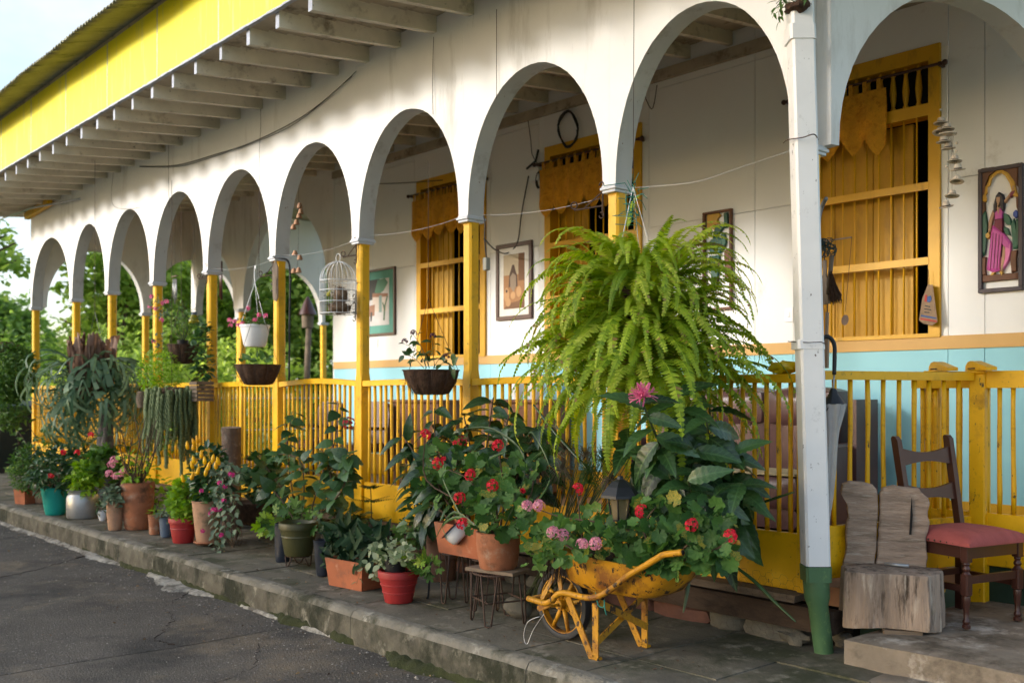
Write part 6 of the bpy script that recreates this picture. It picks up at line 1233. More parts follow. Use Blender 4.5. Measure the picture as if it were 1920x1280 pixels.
# epiphyte at the top of the pipe
ep = plant('epiphyte', 'small leafy epiphyte growing on top of the drainpipe collar', pY(1497, 14, 4.5)); MB().blob((0, 0, .0), .06, 12, 8, .25, (1.2, 1, .5), 5).build('root_clump', m_coir, ep, 60)
for pts in ([(1490, 8), (1465, 5), (1448, 25)], [(1488, 10), (1462, 18), (1463, 42)], [(1490, 4), (1470, -5), (1455, 8)], [(1492, 2), (1500, -10), (1515, -6)]): q = spl([pY(x, y, 4.47) for x, y in pts], 4); stem_obj(ep, q, .003, .0015); along(ep, q, ME_lan, 7, .05, .2, .5)
# ================================================================ hanging baskets
def basket(name, label, x, yrim, w, h, Y, chains=None, kind='coir'):
    p = pY(x, yrim, Y); k = mpp(p); t = thing(name, label, 'hanging basket', p); R = w*k/2; Hh = h*k
    MB().lathe([(R*.42, -Hh), (R*.62, -Hh*.94), (R*.80, -Hh*.62), (R*.93, -Hh*.28), (R*1.0, 0), (R*.95, .004), (R*.88, -Hh*.15), (0, -Hh*.2)], n=60, wob=.03, lob=10, la=.10).build('coir_liner', m_coir, t, 60)
    for i in range(10): a = i*pi/5; MB().tube([(q*R*1.03*cos(a), q*R*1.03*sin(a), z*Hh) for q, z in ((1.0, .02), (.94, -.28), (.81, -.62), (.63, -.95))], .0028, 5).build('wire_rib', m_wire, t, 180)
    MB().tube([(R*1.02*cos(a*pi/12), R*1.02*sin(a*pi/12), 0) for a in range(25)], .0035, 5, False).build('wire_rim', m_wire, t, 180)
    b = MB()
    for i in range(140): a = random.uniform(0, 6.28); z = -random.random()**.7; q = R*(1-.45*z*z*.9+.02); b.tube([V((q*cos(a), q*sin(a), z*Hh)), V((q*cos(a), q*sin(a), z*Hh))+rv(.02)], .0012, 3, False)
    b.build('loose_fibre', m_coir, t, kind='stuff')
    if chains:
        tp_ = pY(*chains, Y)-p
        for i in range(3): a = i*2.094+.6; MB().tube([(R*cos(a), R*sin(a), 0), tp_], .002, 5).build('chain', m_wire, t)
        MB().tube([tp_, tp_+V((0, 0, 1.0))], .002, 5).build('hanging_wire', m_wire, t)
    t['R'] = R; return t
B1 = basket('coir_basket', 'coir lined hanging basket with dark purple flowers', 808, 694, 106, 46, 4.35, (803, 560)); B2 = basket('coir_basket', 'coir hanging basket below the white flowerpot', 483, 684, 84, 38, 4.35, (486, 560)); B3 = basket('coir_basket', 'small coir basket holding a black nursery pot between posts', 343, 646, 56, 36, 4.45, (340, 560))
b1 = plant('purple_flowered_plant', 'sparse plant with dark purple pompom flowers in the coir basket', B1.location)
for pts in ([(800, 690), (785, 660), (760, 645)], [(805, 690), (790, 650), (773, 625)], [(815, 690), (812, 660), (810, 632)], [(812, 690), (830, 665), (850, 660)], [(805, 690), (800, 670), (790, 660)], [(815, 690), (835, 680), (855, 690)], [(795, 690), (775, 670), (757, 665)]): q = spl([pY(x, y, 4.33) for x, y in pts], 4); stem_obj(b1, q, .003, .0015); along(b1, q, lm_(T_ov, l_hib, 'ovh'), 6, .075, .3, .2)
flowers(b1, H_pur, [(775, 624), (759, 640), (812, 630), (837, 668)], 4.3, 1.3)
b2 = plant('basket_greens', 'few small green leaves in the coir basket below the white pot', B2.location); blobleaf(b2, ME_ov, 483, 676, 36, 9, 4.35, 26, 14, .12)
b3 = plant('spiky_basket_plant', 'upright thin stemmed plant in the small coir basket', B3.location); MB().lathe([(.05, -.03), (.062, .05), (.055, .05)], n=16).build('nursery_pot', m_black, b3, 50)
for i in range(16): q = [B3.location+V((0, 0, .03)), B3.location+V((random.uniform(-.1, .1), random.uniform(-.1, .1), .2)), B3.location+V((random.uniform(-.25, .25), random.uniform(-.15, .15), random.uniform(.25, .5)))]; q = spl(q, 4); stem_obj(b3, q, .003, .0015); along(b3, q, lm_(T_lan, l_ger2, 'lanl'), 6, .06, .3, .1)
wp = thing('white_hanging_pot', 'white plastic hanging pot with pink and red flowers', 'hanging pot', pY(478, 650, 4.40)); k = mpp(wp.location); MB().lathe([(18*k, 0), (21*k, 4*k), (26*k, 30*k), (26.5*k, 36*k), (28*k, 37*k), (28*k, 41*k), (25*k, 41*k), (24*k, 34*k), (0, 33*k)], n=28).build('pot_body', m_whpl, wp, 50)
for a in (.3, 2.4, 4.5): MB().tube([(27*k*cos(a), 27*k*sin(a), 40*k), (0, 0, 120*k)], .003, 5).build('hanger_strand', m_whpl, wp)
MB().tube(spl([(0, 0, 120*k), (-.01, 0, 140*k), (.005, 0, 152*k), (.015, 0, 146*k)], 4), .005, 6).build('hook', m_whpl, wp)
w1 = plant('petunia', 'small leaved plant with coral pink flowers in the white hanging pot', wp.location+V((0, 0, 38*k))); cloud(w1, T_ov, l_mid, wp.location+V((0, 0, 48*k)), (.13, .12, .07), 170, .045); flowers(w1, H_spk, [(466, 577), (440, 602), (430, 600), (447, 610), (486, 590), (498, 592), (455, 606), (478, 600), (432, 610)], 4.3, 1.4)
# ---- staghorn fern
def antler(L, seed):
    random.seed(seed); b = MB(); n = 14
    def strip(p, ang, e, l, w, lev):
        k = 7; vs = []; fs = []; q = V(p)
        for i in range(k+1):
            u = i/k; d = V((sin(ang), cos(ang)*cos(e), sin(e))); ww = w*(1.1-.2*u+.5*(u**4)) if lev < 2 else w*(1-u**2)+.001; s = V((cos(ang), -sin(ang), 0)); vs += [q-s*ww, q+s*ww]; q = q+d*l/k; e -= .20
        for i in range(k): fs.append((2*i, 2*i+1, 2*i+3, 2*i+2))
        b.add(vs, fs)
        if lev < 2:
            for s in ((-.30, .32) if lev == 0 else (-.25, .28)): strip(q-V((0, 0, .0)), ang+s*random.uniform(.7, 1.3), e+.1, l*random.uniform(.55, .85), w*.55, lev+1)
    strip((0, 0, 0), 0, .55, L*.55, .022, 0); return b.mesh('antler_frond', l_stag, 180)
am = [antler(L, s) for s, L in enumerate((.55, .65, .5, .75, .6, .45))]; random.seed(21)
sg = thing('staghorn_fern', 'large staghorn fern with brown shield fronds hanging at the left', 'fern', pY(172, 690, 4.15)); k = mpp(sg.location)
for i in range(150):
    a = i*2.39996; z = random.uniform(-.50, .12); link('antler_frond', random.choice(am), sg, Matrix.Translation((.24*cos(a), .22*sin(a), z)) @ Matrix.Rotation(a-pi/2+random.uniform(-.4, .4), 4, 'Z') @ Matrix.Rotation(random.uniform(-.75, .45), 4, 'X') @ Matrix.Rotation(random.uniform(-.6, .6), 4, 'Y') @ Matrix.Scale(random.uniform(.8, 1.35), 4))
for i in range(90):                                            # papery brown shields, upright and overlapping
    a = i*2.39996; z = random.uniform(-.25, .12); w = random.uniform(.045, .095); hgt = random.uniform(.16, .36); b = MB(); vs = []; fs = []
    for j in range(6):
        for q in range(6): u, v = q/5*2-1, j/5; vs.append((u*w*(1-.45*v), .03*sin(u*6+i)*v+.05*u*u-.06*v*v, v*hgt*(1-.35*u*u)+.03*sin(u*11+i)*v))
    for j in range(5):
        for q in range(5): c = j*6+q; fs.append((c, c+1, c+7, c+6))
    b.add(vs, fs).build('shield_frond', l_brownf, sg, 180, Matrix.Translation((.20*cos(a), .18*sin(a), z)) @ Matrix.Rotation(a-pi/2, 4, 'Z') @ Matrix.Rotation(random.uniform(-.5, -.1), 4, 'X'))
MB().blob((0, 0, -.1), .22, 16, 10, .1, (1, 1, 1.3), 3).build('root_mass', m_coir, sg, 60)
for x in (166, 192): MB().tube([pY(x, 640, 4.15)-sg.location, pY(178, 585, 4.15)-sg.location], .003, 5).build('chain', m_blwire, sg)
MB().tube([pY(178, 585, 4.15)-sg.location, pY(178, 300, 4.15)-sg.location], .0025, 5).build('hanging_wire', m_wire, sg)
t = thing('tree_stump', 'grey forked trunk standing under the staghorn fern', 'stump', pZ(195, 942)); k = mpp(t.location)
b = MB(); b.tube([(0, 0, 0), (-.02, 0, 60*k), (-.01, .02, 110*k), (.02, .02, 180*k)], [.13, .12, .10, .07], 12); b.tube([(0, 0, 60*k), (.10, 0, 120*k), (.16, .03, 190*k)], [.08, .06, .04], 10); b.build('wood', M('grey_driftwood', (.13, .12, .125), .9, .4, 8, 1, 30, bdist=.01), t, 60)
# ---- donkey tail sedum
def strand(L, seed):
    n = int(L/.0075); b = MB()
    for i in range(n):
        z = -i*L/n
        for j in range(3): a = i*2.4+j*2.094; d = V((cos(a), sin(a), -.75)); b.leaf(lmat(V((.004*sin(z*20+seed), .004*cos(z*17), z)), d, V((0, 0, 1)), .021), ([(-.33, .15, 0), (.33, .15, 0), (.36, .6, .1), (0, 1, 0), (-.36, .6, .1), (0, .5, .38)], [(0, 1, 5), (1, 2, 5), (2, 3, 5), (3, 4, 5), (4, 0, 5)]))
    return b.mesh('strand', l_sed)
smesh = [strand(L, i) for i, L in enumerate((.25, .4, .55, .7, .8))]
sd_ = thing('donkey_tail', 'trailing donkey tail succulent hanging in long grey green strands', 'succulent', pY(322, 735, 4.25)); k = mpp(sd_.location)
for i in range(180):
    a = i*2.39996; r = 47*k*(.35+.65*random.random()**.5); link('strand', random.choice(smesh[:3] if random.random() < .6 else smesh), sd_, Matrix.Translation((r*cos(a), r*sin(a), random.uniform(-.04, .05)+.06*(1-r/(47*k)))) @ Matrix.Rotation(random.uniform(-.08, .08), 4, 'X') @ Matrix.Scale(random.uniform(.8, 1.15), 4))
MB().blob((0, 0, -.02), 34*k, 16, 10, .1, (1, 1, .45), 4).build('root_mass', m_coir, sd_, 60)
MB().tube([(0, 0, 0), (0, 0, 2.2)], .0025, 5).build('hanging_wire', m_wire, sd_)
sf_ = plant('feathery_fern', 'soft bright green feathery fern above the donkey tail', pY(300, 705, 4.22)); cloud(sf_, T_lan, l_lime, pY(298, 700, 4.22), (.34, .2, .26), 1500, .05, hollow=.1); cloud(sf_, T_lan, l_lime, pY(318, 820, 4.15), (.06, .06, .22), 130, .05, hollow=0)
t = thing('twine_basket', 'small round twine basket hanging left of the donkey tail', 'hanging basket', pY(268, 764, 4.3)); k = mpp(t.location)
for i in range(9): MB().tube([((8+3*sin(i/8*pi))*k*cos(a*pi/10), (8+3*sin(i/8*pi))*k*sin(a*pi/10), (i+.5)*3.4*k) for a in range(21)], 1.9*k, 6, False).build('coil', m_woodx, t, 180)
t = thing('wood_planter', 'small square wooden hanging planter beside the yellow post', 'planter', pY(378, 752, 4.45)); k = mpp(t.location)
for i in range(5):
    for s in (-1, 1): MB().box((-.09, s*.085-.008, i*.042), (.09, s*.085+.008, i*.042+.034)).build('slat', m_woodx, t); MB().box((s*.085-.008, -.075, i*.042+.003), (s*.085+.008, .075, i*.042+.037)).build('slat', m_woodx, t)
iv4 = plant('climbing_ivy', 'dark glossy ivy climbing up the yellow post', pY(380, 700, 4.5)); cloud(iv4, T_round, l_hib, pY(378, 660, 4.5), (.12, .1, .42), 240, .07, hollow=0)
fu = plant('hanging_fuchsia', 'fuchsia sprays with pink flowers hanging in front of a yellow post', pY(300, 590, 4.45)); cloud(fu, T_ov, l_grey, pY(298, 570, 4.4), (.13, .1, .14), 70, .05, hollow=0); cloud(fu, T_ov, l_grey, pY(300, 650, 4.4), (.12, .1, .16), 50, .045, hollow=0); flowers(fu, H_spk, [(285, 556), (305, 568), (292, 578), (303, 600), (288, 640), (312, 565), (281, 575)], 4.35, 1.6)
# ---- fern and asparagus at the far left
af = plant('asparagus_fern', 'soft drooping asparagus fern at the left edge', pY(20, 700, 4.0)); cloud(af, T_lan, l_mid, pY(18, 700, 4.0), (.50, .34, .42), 6500, .075, hollow=.1); cloud(af, T_lan, l_mid, pY(12, 765, 3.95), (.42, .25, .30), 1600, .075, hollow=.1); MB().blob(pY(12, 652, 4.0)-af.location, .16, 12, 8, .3, (1.4, 1, .6), 2).build('dry_crown', m_coir, af, 60)
# ================================================================ plants of the far pots
def potplant(key, name, label, rx, ry, n, size, T, mat, dz=.0, fl=None, stems=0, off=(0, 0), extra=None):
    p = P[key]; tp_ = topof(p); k = mpp(tp_); t = plant(name, label, tp_)
    c = tp_+V((0, 0, ry*k*.8+dz))+RT*off[0]*k+V((0, 0, off[1]*k)); cloud(t, T, mat, c, (rx*k*1.08, rx*k*.85, ry*k*1.08), int(n*1.7), size*k*.92, hollow=.1)
    for i in range(stems): a = i*2.4; stem_obj(t, [tp_+V((.02*cos(a), .02*sin(a), -.02)), c+V((rx*k*.5*cos(a), rx*k*.5*sin(a), ry*k*.5*random.random()))], .005, .003, m_twig)
    if fl: flowers(t, fl[0], fl[1], c.y-rx*k*.5, fl[2])
    return t
potplant('sq', 'mounded_green_plant', 'rounded mid green feathery plant in the square orange planter', 34, 48, 900, 10, T_lan, l_mid, stems=4)
potplant('pk', 'twiggy_plant', 'thin twiggy plant in the pinkish clay pot', 30, 50, 160, 13, T_ov, l_mid, stems=6)
potplant('teal', 'red_flowered_plant', 'dark leaved plant with red flowers in the teal pot', 52, 46, 420, 22, T_lan, l_hib, stems=7, fl=(H_sred, [(119, 848), (145, 848), (170, 815), (95, 892)], 1.9))
potplant('can', 'bright_leafy_plant', 'bright green leafy plant spilling from the aluminium pot', 34, 30, 300, 16, T_ov, l_lime, stems=3, off=(6, 0)); potplant('can', 'celery_leafed_plant', 'fresh green celery leafed plant above the aluminium pot', 32, 26, 240, 17, T_palm, l_mid, off=(38, 34))
potplant('bowl', 'small_dark_plant', 'small dark plant in the white bowl', 14, 16, 60, 12, T_lan, l_hib); potplant('tt', 'grey_leaved_plant', 'greyish leaved plant in the tall narrow clay pot', 22, 18, 130, 15, T_ov, l_grey)
u = potplant('urn', 'crown_of_thorns', 'bare branched plant with pale pink flowers in the terracotta urn', 40, 40, 90, 14, T_ov, l_lime, stems=10, fl=(H_pink, [(209, 870), (204, 887), (218, 892), (228, 888), (214, 862), (232, 884)], 1.2))
for i in range(14): a = i*2.4; q0 = topof(P['urn']); stem_obj(u, spl([q0, q0+V((.12*cos(a), .12*sin(a), .2)), q0+V((.28*cos(a+.4), .2*sin(a+.4), .3+.4*random.random()))], 4), .008, .004, m_twig)
potplant('sc', 'little_succulent', 'tiny plant in the small plain clay pot', 12, 8, 30, 9, T_ov, l_lime); potplant('bl', 'grey_tufted_plant', 'low grey green tuft in the small slate blue pot', 24, 9, 110, 11, T_lan, l_grey)
potplant('red', 'lime_fern', 'bright lime green feathery plant in the round red pot', 32, 42, 900, 12, T_palm, l_lime, off=(2, 0), stems=3)
pe = potplant('tan', 'yellow_pepper_plant', 'ornamental pepper plant with upright yellow fruit in the tall tan pot', 40, 58, 420, 18, T_ov, l_hib, stems=6, off=(6, 4))
pm = MB().lathe([(.003, 0), (.016, .014), (.017, .038), (.011, .064), (.002, .078)], n=8).mesh('fruit', f_yel, 180)
for x, y in ((366, 837), (362, 845), (372, 832), (365, 870), (362, 880), (384, 872), (390, 882), (398, 868), (412, 872), (385, 893), (370, 890), (358, 900), (352, 843), (405, 880), (345, 905), (378, 860)): link('fruit', pm, pe, Matrix.Translation(pY(x, y, P['tan'].location.y-.17)-pe.location) @ Matrix.Rotation(random.uniform(-.4, .4), 4, 'X'))
fs_ = plant('trailing_fuchsia', 'trailing fuchsia with magenta flowers spilling over the tall tan pot', topof(P['tan'])+V((.06, 0, 0))); Yf = P['tan'].location.y-.06
for pts in ([(400, 940), (420, 880), (430, 870)], [(400, 940), (425, 950), (420, 1010)], [(395, 940), (402, 980), (400, 1030)], [(405, 940), (440, 930), (440, 1000)], [(400, 935), (415, 900), (400, 880)], [(405, 940), (410, 990), (415, 1040)], [(405, 940), (435, 900), (450, 885)]): q = spl([pY(x, y, Yf) for x, y in pts], 5); stem_obj(fs_, q, .003, .002, m_twig); along(fs_, q, lm_(T_ov, l_grey, 'ovg'), 22, .07, .1, .3)
flowers(fs_, H_mag, [(410, 868), (432, 888), (436, 890), (412, 905), (420, 938), (400, 955), (395, 962), (412, 955), (405, 955), (380, 995), (378, 920), (415, 1003), (422, 912)], Yf-.06, 1.5); flowers(fs_, H_mag.copy(), [], Yf)
ag = plant('small_agave', 'pale blue green agave rosette in the coir planter', topof(P['coir']))
for i in range(18): a = i*2.4; leaf_obj(ag, lm_(blade(6, lambda t: .07*(1-t)**.6, .3, .0), l_grey, 'agave'), topof(P['coir']), V((cos(a), sin(a), .9)), (0, 0, 1), random.uniform(.16, .26))
tw = plant('dry_vine', 'tangle of dry brown vine hanging from the coir planter', topof(P['coir'])+V((-.1, 0, 0)))
for i in range(14): c = pY(random.uniform(425, 455), 945, 4.0); b = MB(); b.tube(spl([c-tw.location, c+V((-.08, -.05, -.12))-tw.location+rv(.03), c+V((.02, -.05, -.28))-tw.location+rv(.05), c+V((-.05, 0, -.34))-tw.location+rv(.06)], 4), .0025, 4); b.build('vine', m_twig, tw)
lf = plant('tall_leafy_shoots', 'loose leafy shoots rising left of the staghorn trunk', pZ(70, 945)+V((0, .3, 0)))
for pts in ([(70, 930), (100, 860), (85, 790)], [(80, 930), (60, 850), (20, 790)], [(60, 930), (40, 860), (30, 800)], [(90, 930), (80, 850), (40, 770)], [(95, 930), (130, 880), (150, 850)]): q = spl([pY(x, y, 4.2) for x, y in pts], 5); stem_obj(lf, q, .006, .003, m_twig); along(lf, q, lm_(T_ov, l_mid, 'ov'), 14, .10, .25, .3)
def filler(name, label, x, y, Y, rx, ry, n, size, T, mat, zb=None):
    c = pY(x, y, Y); k = mpp(c); t = plant(name, label, V((c.x, c.y, 0))); cloud(t, T, mat, c, (rx*k, .16, ry*k), n, size*k, hollow=.05)
    for i in range(5): stem_obj(t, [t.location+V((random.uniform(-.05, .05), 0, .0)), c+V((random.uniform(-.6, .6)*rx*k, 0, random.uniform(-.2, .5)*ry*k))], .005, .003, m_twig)
    return t
filler('broad_leafed_plant', 'dark leaved plant behind the teal pot with long pointed leaves', 150, 870, 4.45, 55, 40, 260, 26, T_lan, l_hib)
filler('young_leafy_plant', 'fresh green plant behind the tall narrow clay pot', 196, 890, 4.5, 30, 26, 150, 18, T_palm, l_mid)
filler('fine_leafed_plant', 'loose fine leaved plant between the big urn and the red pot', 292, 925, 4.4, 30, 40, 140, 14, T_ov, l_lime)
filler('glossy_leafed_plant', 'glossy leaved plant between the log post and the hibiscus', 490, 895, 4.35, 55, 48, 170, 26, T_hib, l_hib)
filler('low_leafy_plant', 'low dark plant behind the clay trough', 640, 975, 4.4, 55, 30, 160, 24, T_hib, l_hib)
filler('wiry_leafed_plant', 'wiry leaved plant at the foot of the staghorn trunk', 228, 870, 4.5, 30, 40, 120, 14, T_ov, l_mid)
filler('mixed_leaf_plant', 'mixed leafy growth behind the brown clay pot', 800, 965, 4.4, 40, 50, 170, 24, T_ov, l_hib)
STREET = [(-27.5, -13.5, 7.6, 3.2), (-23, -14, 7.8, 3.2), (-19.6, -13.6, 8.2, 3.0), (-15.2, -13.4, 11.5, 2.7), (-11.4, -13.8, 12, 2.8)]
# ================================================================ background: garden, trees, things beyond the porch
def tree(name, label, base, H, crown, mat, n, size, trunk_r=.15, T=T_card, group='garden trees', fork=4):
    t = thing(name, label, 'tree', base, 0, group); b = MB(); base = V(base)
    cs = crown; top = V((0, 0, H*.55)); b.tube(spl([V((0, 0, -.3)), V((.1, 0, H*.25)), top], 4), [trunk_r*(1-.5*i/8) for i in range(9)], 8)
    for c, r in cs: b.tube(spl([V((0, 0, H*.28)), V(c)*.5+V((0, 0, H*.22)), V(c)], 3), [trunk_r*.5, trunk_r*.42, trunk_r*.36, trunk_r*.3, trunk_r*.25, trunk_r*.2, trunk_r*.12], 6)
    b.build('trunk', m_twig, t, 180); mb = MB(); tot = sum(r[0]*r[1]*r[2] for c, r in cs)**1.0
    for c, r in cs:
        c = V(c); m = int(n*r[0]*r[1]*r[2]/tot); sub = []
        for i in range(max(6, m//90)):
            q = rdir(-1.2, 1.4)*random.uniform(.35, 1.0); sub.append((c+V((q.x*r[0], q.y*r[1], q.z*r[2])), random.uniform(.16, .34)*min(r)))
        for i in range(int(m*.62)):
            sc_, sr = random.choice(sub); q = rv(.55); p = sc_+q*sr*1.3; d = rdir(-1.0, .3)+q*.3; mb.leaf(lmat(p, d, V((0, 0, 1))+rv(.6), size*random.uniform(.6, 1.3)), T)
    mb.build('crown', mat, t, None, None, 'stuff'); return t
def at(x, y, D): return FW*D+RT*((x-960)/F*D)+V((0, 0, CH+(HY-y)/F*D))
def gtree(label, D, xb, mat, n, size, blobs, r=.16):
    """tree at distance D whose trunk stands under photo column xb; blobs: (x, y, radius m, flatten)"""
    base = at(xb, HY, D); base.z = -.26; cr = []
    for x, y, q, fl in blobs: c = at(x, y, D+random.uniform(-.6, .6))-base; cr.append((tuple(c), (q, q, q*fl)))
    H = max(c[2] for c, q in cr)*1.15; return tree('garden_tree', label, base, H, cr, mat, n, size, r)
gtree('tall broad leafed tree whose branch hangs into the sky beside the house corner', 22, -330, l_tree, 5200, .20, [(-60, 470, 1.1, .8), (12, 440, .42, .7), (40, 485, .40, .8), (-10, 520, .35, .7), (-200, 430, 2.2, .9), (30, 455, .3, .7)])
gtree('sunlit tree seen through the arches nearest the corner', 24, 215, l_tree, 8000, .17, [(190, 500, 1.0, .8), (140, 555, .6, .7), (230, 560, 1.3, .8), (120, 600, .45, .8), (260, 480, 1.2, .8), (200, 640, 1.2, .8)])
gtree('dense sunlit tree filling the arches at the end of the porch', 26, 360, l_tree, 13000, .19, [(330, 480, 1.7, .9), (400, 520, 1.8, .9), (360, 600, 1.8, .8), (450, 560, 1.6, .9), (290, 600, 1.4, .9), (420, 650, 1.6, .8)])
gtree('dark leafed tree behind the birdcage', 25, 590, l_tree2, 12000, .20, [(560, 500, 1.7, .9), (620, 560, 1.7, .9), (520, 580, 1.6, .9), (600, 650, 1.6, .8)])
gtree('pale green tree seen beyond the end arches', 36, 480, l_tree3, 9000, .28, [(470, 560, 2.6, .8), (380, 580, 2.4, .8), (540, 620, 2.4, .8)])
gtree('rounded far tree at the left edge below the sky', 56, 18, l_tree2, 9000, .36, [(10, 610, 2.2, .9), (-40, 600, 2.4, .9), (45, 640, 1.6, .8), (20, 690, 2.2, .8)], .3)
gtree('far tree in the gap under the first arch', 60, 130, l_tree, 6000, .42, [(130, 665, 2.2, .7), (90, 690, 2.2, .7), (180, 650, 2.6, .7)], .3)
gtree('far leafy tree behind the shrubs', 48, 300, l_tree, 8000, .38, [(290, 600, 3.0, .8), (380, 640, 3.0, .8), (220, 650, 2.4, .7)], .3)
sh = [(-19.5, 5.6, 1.3, l_tree3, 'bright yellow green shrub beyond the far balustrade'), (-20.5, 7.6, 1.6, l_tree, 'green shrub beyond the second end arch'), (-20, 10, 1.9, l_tree3, 'lime green shrub behind the small coir basket'), (-21, 12.5, 2.0, l_tree, 'leafy shrub behind the white hanging pot'), (-19, 14.5, 1.7, l_tree2, 'dark shrub behind the birdcage'), (-22, 9, 2.4, l_tree, 'tall loose shrub behind the porch end'), (-23, 5.0, 1.9, l_tree3, 'yellow green shrub left of the corner post'), (-26, 7.2, 2.2, l_tree2, 'dark green shrub farther behind the corner'), (-17.8, 12.3, 1.2, l_tree, 'low green shrub just outside the porch end'), (-30, 5.4, 1.9, l_tree2, 'rounded dark shrub down the street'), (-38, 8, 2.6, l_tree, 'large green bush down the street'), (-20.5, 18, 2.4, l_tree, 'leafy bush behind the wooden bird table')]
for x, y, h, mt, l in sh:
    t = thing('garden_shrub', l, 'shrub', (x, y, -.2), 0, 'garden shrubs'); b = MB()
    for i in range(7): a = i*.9; b.tube([(0, 0, -.1), (.3*cos(a)*h*.5, .3*sin(a)*h*.5, h*.4), (.6*cos(a)*h*.5, .6*sin(a)*h*.5, h*.8)], [.03, .02, .01], 5)
    b.build('stems', m_twig, t); cloud(t, T_ov, mt, (x, y, h*.62), (h*.75, h*.8, h*.72), int(1500*h), .16, hollow=.25)
    t.children[-1].name = 'crown'
bn = plant('banana_like_plant', 'sunlit plant with upright yellow green leaves left of the corner post', (-23.5, 3.9, -.2), group=None)
for i in range(16): a = i*2.4; leaf_obj(bn, lm_(T_big, l_tree3, 'ban'), V((-23.5, 3.9, 1.0))+rv(.2), V((cos(a)*.5, sin(a)*.5, 1)), (0, -1, .2), random.uniform(.8, 1.3))
# bird table, dark bin, iron fence beyond
t = thing('bird_table', 'dark wooden bird table with a pointed roof on a crooked pole beyond the porch', 'bird table', (pX(577, 700, -18.5).x, pX(577, 700, -18.5).y, -.2)); k = mpp(t.location)*.72; z0 = pX(577, 590, -18.5).z
MB().lathe([(24*k, 0), (22*k, 6*k), (10*k, 34*k), (3*k, 46*k), (0, 48*k)], (0, 0, z0+.2), 14).build('roof', m_brown, t, 60); MB().lathe([(15*k, -34*k), (16*k, 0)], (0, 0, z0+.2), 10).build('box', m_woodx, t, 60); MB().tube([(0, 0, 0), (.1, 0, .8), (-.05, 0, 1.6), (.05, 0, z0)], [.09, .08, .07, .06], 8).build('pole', m_woodx, t, 180)
t = thing('iron_fence', 'thin dark iron fence beyond the porch end', 'fence', (-18.0, 8.5, -.2))
for i in range(14): MB().tube([(0, i*.9, 0), (0, i*.9, 1.5)], .02, 6).build('fence_post', m_blwire, t)
for z in (1.42, .8): MB().tube([(0, 0, z), (0, 11.7, z)], .014, 6).build('fence_rail', m_gwire, t)
t = thing('dark_bin', 'large dark green wheeled bin at the left edge behind the plants', 'bin', V((-18.4, 4.95, -.02)))
b = MB(); b.prism([(-.5, .12), (.5, .12), (.62, 1.05), (-.62, 1.05)], (0, -.35, 0), (1, 0, 0), (0, 0, 1), (0, .7, 0)); b.build('body', M('dark_green_plastic', (.010, .018, .018), .6, .2), t); b = MB(); b.prism([(-.66, 0), (.66, 0), (.60, .08), (.3, .16), (-.3, .16), (-.60, .08)], (0, -.40, 1.055), (1, 0, 0), (0, 0, 1), (0, .8, 0)); b.build('lid', M('dark_blue_plastic', (.016, .022, .035), .4, .2), t, 30)
for x in (-.45, .45):
    for y in (-.3, .3): MB().tube([(x-.03, y, .06), (x+.03, y, .06)], .06, 12).build('wheel', m_rubber, t, 40)
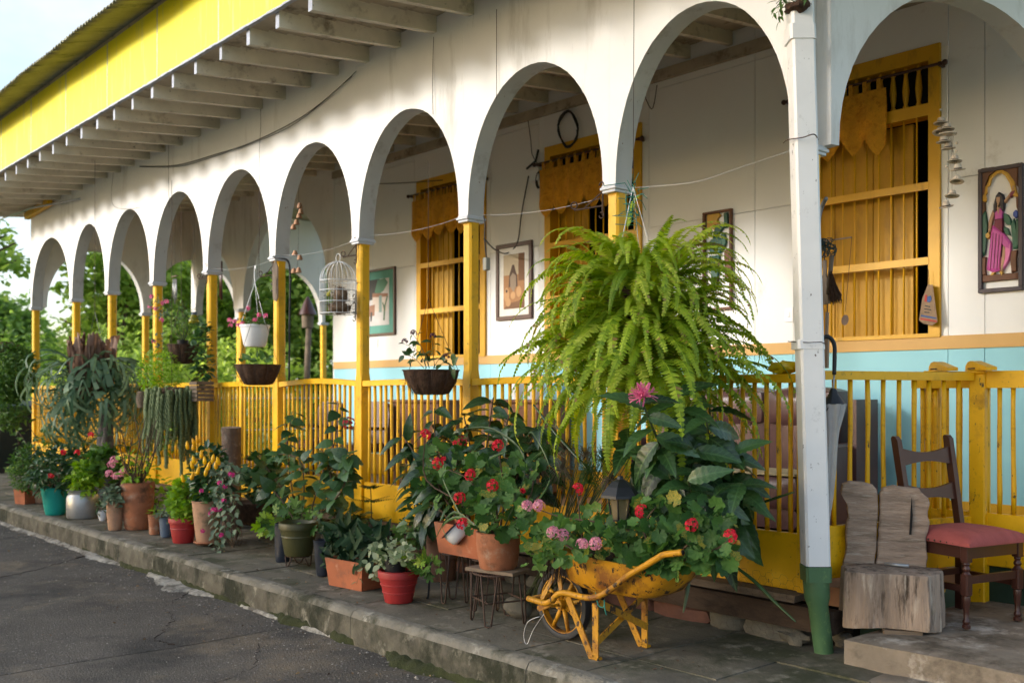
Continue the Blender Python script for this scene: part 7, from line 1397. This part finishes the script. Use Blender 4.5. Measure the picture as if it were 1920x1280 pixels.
# small litter on road and pavement, each piece its own thing is below a pixel or two: one scatter
mb = MB()
for i in range(900):
    x = random.uniform(-13, -3.0); on = random.random() < .5; y = random.uniform(3.45, 4.6) if on else 3.27-abs(random.gauss(0, .5)); p = V((x, y, .004 if on else RZ+.008+.012*mnoise.noise(V((x*1.3, y*1.3, 2))))); mb.leaf(lmat(p, rdir(-.1, .2), V((0, 0, 1))+rv(.3), random.uniform(.008, .03)), T_sm)
setp(mb.build('leaf_litter', LM('litter', (.05, .03, .02), (.22, .14, .07), .8, .05)), 'small dry leaves and petals scattered on the road and paving', kind='stuff')
mb = MB()
for i in range(1500):
    x = random.uniform(-14, -3); y = 3.29-abs(random.gauss(0, .28)) if random.random() < .8 else random.uniform(1.0, 3.2); s = random.uniform(.003, .010)*(1.5 if random.random() < .08 else 1); c = V((x, y, RZ+.012*mnoise.noise(V((x*1.3, y*1.3, 2)))))
    mb.leaf(Matrix.Translation(c) @ Matrix.Rotation(random.uniform(0, 6.28), 4, 'Z') @ Matrix.Diagonal((s, s*.8, s*.6, 1)), ([(1, 0, 0), (0, 1, 0), (-1, 0, 0), (0, -1, 0), (.1, 0, 1), (0, 0, -.6)], [(0, 1, 4), (1, 2, 4), (2, 3, 4), (3, 0, 4), (1, 0, 5), (2, 1, 5), (3, 2, 5), (0, 3, 5)]))
setp(mb.build('road_grit', LM('grit', (.07, .06, .05), (.34, .31, .27), .9, .0)), 'small stones and grit gathered along the gutter', kind='stuff')
# stones at the foot of the pipe
for x, y, r, l in ((1490, 1205, .055, 'grey broken stone at the foot of the drainpipe'), (1582, 1212, .05, 'brown crumbled stone beside the step edge')):
    o = MB().blob((0, 0, .03), r, 12, 8, .35, (1.3, .9, .75), x).build('loose_stone', m_stone, None, 40); o.location = pZ(x, y); setp(o, l, 'stone')
# chicken wire under the porch edge
t = thing('chicken_wire', 'torn piece of chicken wire under the porch sill left of the drainpipe', 'wire mesh', pY(1430, 1130, 4.56)); b = MB(); s = .028
for i in range(12):
    for j in range(7):
        c = V(((i-6)*s*1.5, 0, (j-3.5)*s*1.73+(s*.866 if i % 2 else 0))); 
        for a in (0, 1, 2): p, q = [c+V((s*cos(pi/3*(a+w)), .02*mnoise.noise(c*9+V((a, 0, w))), s*sin(pi/3*(a+w)))) for w in (0, 1)]; b.tube([p, q], .0006, 3, False)
b.build('mesh', m_wire, t, kind='stuff')
# ---- trees across the street, behind the camera: they shade the road and the lower part of the house
l_street = LM('street_tree_leaf', (.05, .11, .02), (.14, .24, .04), .5, .3)
def street_tree(label, x, y, H, R, n, z0=.35):
    cr = []; m = 9
    for i in range(m): a = i*2.4; q = sqrt((i+.5)/m); cr.append(((R*.75*q*cos(a), R*.75*q*sin(a), H*(z0+.15)+H*(.85-z0-.15)*random.random()), (R*.5, R*.5, H*.17)))
    cr.append(((0, 0, H*.86), (R*.5, R*.5, H*.14)))
    return tree('street_tree', label, (x, y, -.26), H, cr, l_street, n, .42, .28, group='trees across the street')
for i, (x, y, H, R) in enumerate(STREET): street_tree('%s leafy tree across the street, opposite the %s' % (('lowest', 'low', 'rounded', 'tall', 'tallest')[i], ('garden', 'porch corner', 'far arches', 'middle arches', 'fern')[i]), x, y, H, R, 3600)
